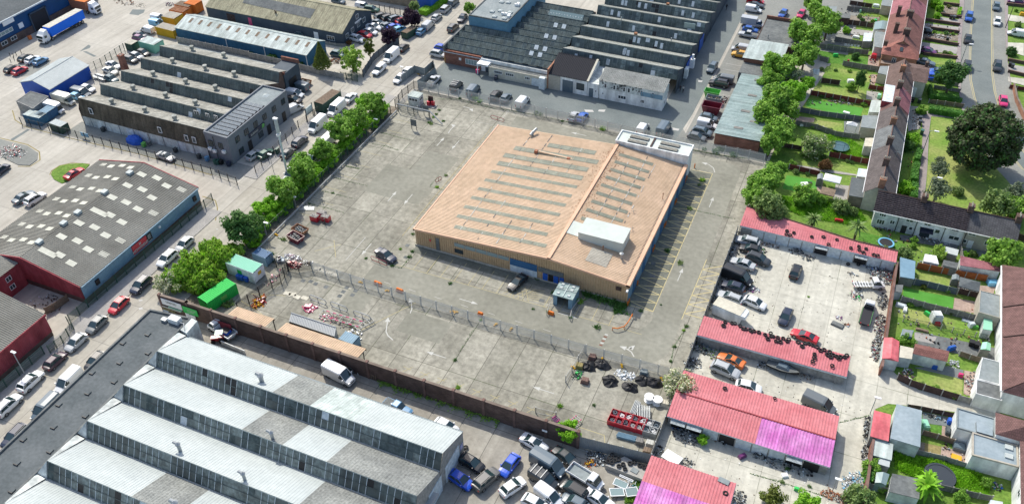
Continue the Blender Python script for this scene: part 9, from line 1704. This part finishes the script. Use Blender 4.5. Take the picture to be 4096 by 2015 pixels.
for a in[('t4',895,415,1.3,1.3,1.1,0,'c_red','play_house','red toy play house at the edge of the play lawn','toy'),('t4',620,400,1.2,.5,.7,20,'c_greenbox','toy_slide','small green toy slide on the play lawn','toy'),('t4',713,437,.5,.4,.5,0,'c_red','toy_car','little red toy on the play lawn','toy'),('m4',645,415,1.6,.5,.5,5,'c_red','toy_seesaw','red and blue seesaw on the wild lawn','toy'),('m4',398,148,1.5,1.1,.3,30,'pvc','sun_lounger','white lounger on the artificial lawn','lounger'),('m4',437,142,.8,.6,.3,10,'black','garden_stool','dark stool beside the white lounger','stool'),('m4',1345,1130,1.6,1.6,1.5,20,'_b','play_tent','grey topped play house on the toy strewn lawn','toy'),('m4',1360,1160,.9,.6,.5,0,'c_red','toy_car','red toy car beside the grey play house','toy'),('m4',1285,1090,1.,.5,.6,-30,'c_greenbox','toy_slide','bright green slide near the grey play house','toy'),('m4',1635,1185,.9,.5,.5,0,'c_lime','toy_slide','lime slide near the hanging white cushion','toy'),('m4',1605,1175,1.,.7,.8,30,'garage_door','garden_chair','grey lounge chair at the end of the toy strewn lawn','chair'),('m4',1580,1140,1.8,.6,.25,-5,'garage_door','mattress','pale blue mat on the fence side of the lawn','mat'),('m4',1095,1030,1.7,.8,.5,-5,'garage_door','garden_bench','pale bench cover at the left of the toy strewn lawn','bench'),('m4',1125,1060,.6,1.2,.5,0,'pvc','garden_table','white table end beside the pale bench cover','table'),('m4',635,1165,2.,1.,.3,-14,'_a','bed_frame','dark metal frame lying in the middle of the scrap yard','frame'),('m4',1760,870,1.8,1.2,.7,20,'c_skyblue','paddling_pool','light blue paddling pool near the white shed','pool'),('r3',432,352,.7,.5,.6,0,'c_pink','toy_chair','tiny pink chair on the grey path','toy'),('b4',1338,270,.8,.8,.8,0,'c_blue','water_butt','blue bin against the long outbuilding','bin'),('b4',1460,140,1.4,.5,.8,40,'c_blue','toy_slide','blue slide on the grey patio','toy'),('b4',1495,935,1.4,1.3,.5,-5,'yellow','garden_table','yellow and black striped bench set on the terrace','table'),('r3',350,680,.5,.9,.8,0,'_o','storage_box','blue storage tub by the small lawn','box'),('r3',340,745,.6,1.4,.7,0,'_ah','barbecue','grey covered barbecue by the white house','barbecue'),('r3',420,860,1.6,1.4,.7,0,'c_slate','garden_sofa','slate outdoor sofa set on the dark patio','sofa'),('b4',1265,700,.9,1.6,1.,20,'c_mint','play_dome','pale green hooped play frame on the little lawn','toy'),('b4',1250,1,2.,.5,.3,0,'wood','timber_stack','timber pieces on the patio','timber'),('t4',380,898,1.1,.8,.5,20,'pvc','sand_pit','white tub at the left of the patio lawn','tub'),('t4',515,925,1.3,.8,.6,0,'pvc','garden_table','white table beside the grey fence','table'),('t4',700,808,1.5,.8,.25,-10,'pvc','bath_tub','white bath lying on the astro turf','bath'),('t4',730,585,1.5,1.,.6,20,'pvc','garden_table','heap of white furniture beside the cypress','furniture'),('t4',935,700,.8,1.2,.9,0,'c_mint','storage_box','pale green store beside the patio slabs','box'),('t4',910,145,.8,.8,.5,0,'c_greenbox','compost_bin','green tub in an upper garden','tub'),('t4',770,265,1.6,.8,.5,-5,'pvc','hammock','white hammock hung in an upper garden','hammock'),('t4',850,285,.7,1.1,.6,0,'terracotta','garden_chair','red striped deck chair','chair'),('t4',800,80,.5,.5,.6,0,'c_mint','plant_pot','turquoise pot in the top garden','pot'),('t4',915,40,1.6,1.,.6,0,'garage_door','garden_table','covered table in the top garden','table'),('r1',912,108,1.2,.8,.8,0,'yellow','toy_house','yellow toy across the road','toy'),('b3',1755,915,1.2,.6,.5,50,'c_purple','suitcase','lilac case dropped on the slabs','case'),('b4',340,1150,.7,.5,.4,0,'c_greenbox','green_sack','green sack on the weedy joint','sack'),('b4',255,1050,.9,.7,.3,30,'pvc','white_sack','white sack below the leaning door','sack'),('b3',1620,1100,1.5,.8,2.52,-10,'_c','roof_plate','grey plate on the nearest garage roof','plate')]:
 if a[8]!='roof_plate':box_thing(*a)
x,y=G('b3',1620,1100,2.6);m=MB();m.ob((x,y),1.5,.8,2.6,2.68,-.15);si('roof_plate',m,'_c','grey plate lying on the nearest garage roof','plate')
x,y=G('b3',1245,930,.5);m=MB();m.ob((x,y),2.6,1.7,.5,.6,-.3);m.ob((x,y),2.2,1.4,0,.5,-.3);si('white_table',m,'pvc','white topped bench in the gap behind the nearest garages','table')
wl_=th('washing_line','washing line with pale clothes in an upper garden','washing line',G('t4',745,320));X0=G('t4',680,318,1.3);X1=G('t4',810,332,1.3);m=MB();m.tube((*X0,1.4),(*X1,1.4),.02);m.tube((*X0,0),(*X0,1.4),.04);m.tube((*X1,0),(*X1,1.4),.04);m.bd('line','galv',wl_)
for i in range(5):p=Ve(X0).lerp(Ve(X1),.1+i*.18);m=MB().box(p.x-.25,p.x+.25,p.y-.02,p.y+.02,.8,1.38);m.bd('cloth',['pvc','garage_door'][i%2],wl_)
def person(t,u,v,ang,label,top='black',legs='c_navy',skin='_e',step=.22):
 x,y=G(t,u,v);r=th('person',label,'person',(x,y,.02),ang);r['_o']=[0,0,0]
 V_=[(0,0,.95,.13),(0,0,1.18,.14),(0,0,1.42,.15),(0,0,1.52,.06),(0,0,1.60,.095),(0,0,1.72,.09),(0,.10,.90,.095),(step,.10,.50,.065),(step*.6,.10,.08,.045),(step*.6+.17,.10,.04,.04),(0,-.10,.90,.095),(-step*.3,-.10,.50,.065),(-step*1.4,-.10,.10,.045),(-step*1.4+.16,-.10,.04,.04),(0,.19,1.40,.06),(-.08,.24,1.12,.045),(.06,.25,.88,.033),(.09,.24,.80,.035),(0,-.19,1.40,.06),(.12,-.24,1.14,.045),(.26,-.22,.93,.033),(.30,-.21,.86,.035)]
 E=QL('0 1 1 2 2 3 3 4 4 5 0 6 6 7 7 8 8 9 0 10 10 11 11 12 12 13 2 14 14 15 15 16 16 17 2 18 18 19 19 20 20 21')
 me=bpy.data.meshes.new('body');me.from_pydata([q[:3]for q in V_],E,[]);o=bpy.data.objects.new('body',me);COL.objects.link(o)
 sk=o.modifiers.new('skin','SKIN');ss=o.modifiers.new('sub','SUBSURF');ss.levels=1;ss.render_levels=1
 for i,q in enumerate(V_):me.skin_vertices[0].data[i].radius=(q[3],q[3])
 me.skin_vertices[0].data[0].use_root=True
 dg=bpy.context.evaluated_depsgraph_get();em=bpy.data.meshes.new_from_object(o.evaluated_get(dg));bpy.data.objects.remove(o)
 em.materials.clear()
 for k in(top,legs,'_af','black'):em.materials.append(M(k))
 for p in em.polygons:
  c=p.center;p.material_index=1 if c.z<.98 and abs(c.y)<.2 else(2 if(c.z>1.47 or(c.z<.9 and abs(c.y)>.2))else 0);p.material_index=3 if c.z<.09 else p.material_index
  p.use_smooth=True
 b=bpy.data.objects.new('body',em);COL.objects.link(b);b.parent=r;m=MB();m.lathe([(0,.11),(.07,.09),(.105,.02),(.10,-.05)],(-.015,0,1.66),10);m.bd('hair','black',r)
person('c1',393,105,1.2,'person in dark clothes walking along the far lane','black','black');person('t3',1302,665,1.5,'person in black walking beside the white topped one','black','black');person('t3',1324,670,1.5,'person in a white top and black trousers on the lane','_p','black')
for u,v in[(75,440),(100,425),(115,390),(150,375),(95,400),(70,395),(205,470),(240,480)]:x,y=G('t1',u,v,.4);m=MB();m.tube((x,y,0),(x,y,.9),.08,n=6);si('bollard',m,'_d','dark bollard edging the estate parking bay','bollard','estate bollards')
for u,v,l in((1417,440,'left yellow bollard at the brick corner'),(1410,430,'right yellow bollard at the brick corner')):x,y=G('t2',u,v,.6);m=MB();m.tube((x,y,0),(x,y,1.5),.12,n=8);si('bollard',m,'yellow',l,'bollard')
x,y=G('t2',200,1095,.6);m=MB();m.ob((x,y),.5,1.,0,1.3,0);m.ob((x,y),.56,1.06,1.3,1.36,0);si('utility_cabinet',m,'_h','dark green utility cabinet on the street pavement','cabinet')
x,y=G('t2',427,800,2.);bb=th('billboard','pale notice board on tall dark posts above the office fence','sign',(x,y));MB().box(x-.06,x+.06,y-1.2,y+1.2,1.2,3.).bd('board','_u',bb)
for s in(-1.25,1.25):MB().box(x-.08,x+.08,y+s-.07,y+s+.07,0,3.3).bd('post','_d',bb)
x,y=G('t1',615,975,1.);m=MB();m.ob((x,y-.1),2.2,.06,.5,1.5,0);si('banner',m,'c_skyblue','light blue banner tied to the estate fence','banner')
x,y=G('t2',197,170,1.5);m=MB();m.tube((x,y,0),(x,y,5.2),.16,.12,n=8);m.ob((x+.35,y),.2,.2,0,5.,0);si('timber_pole',m,'wood','pair of tall timber poles before the slate warehouse','pole')
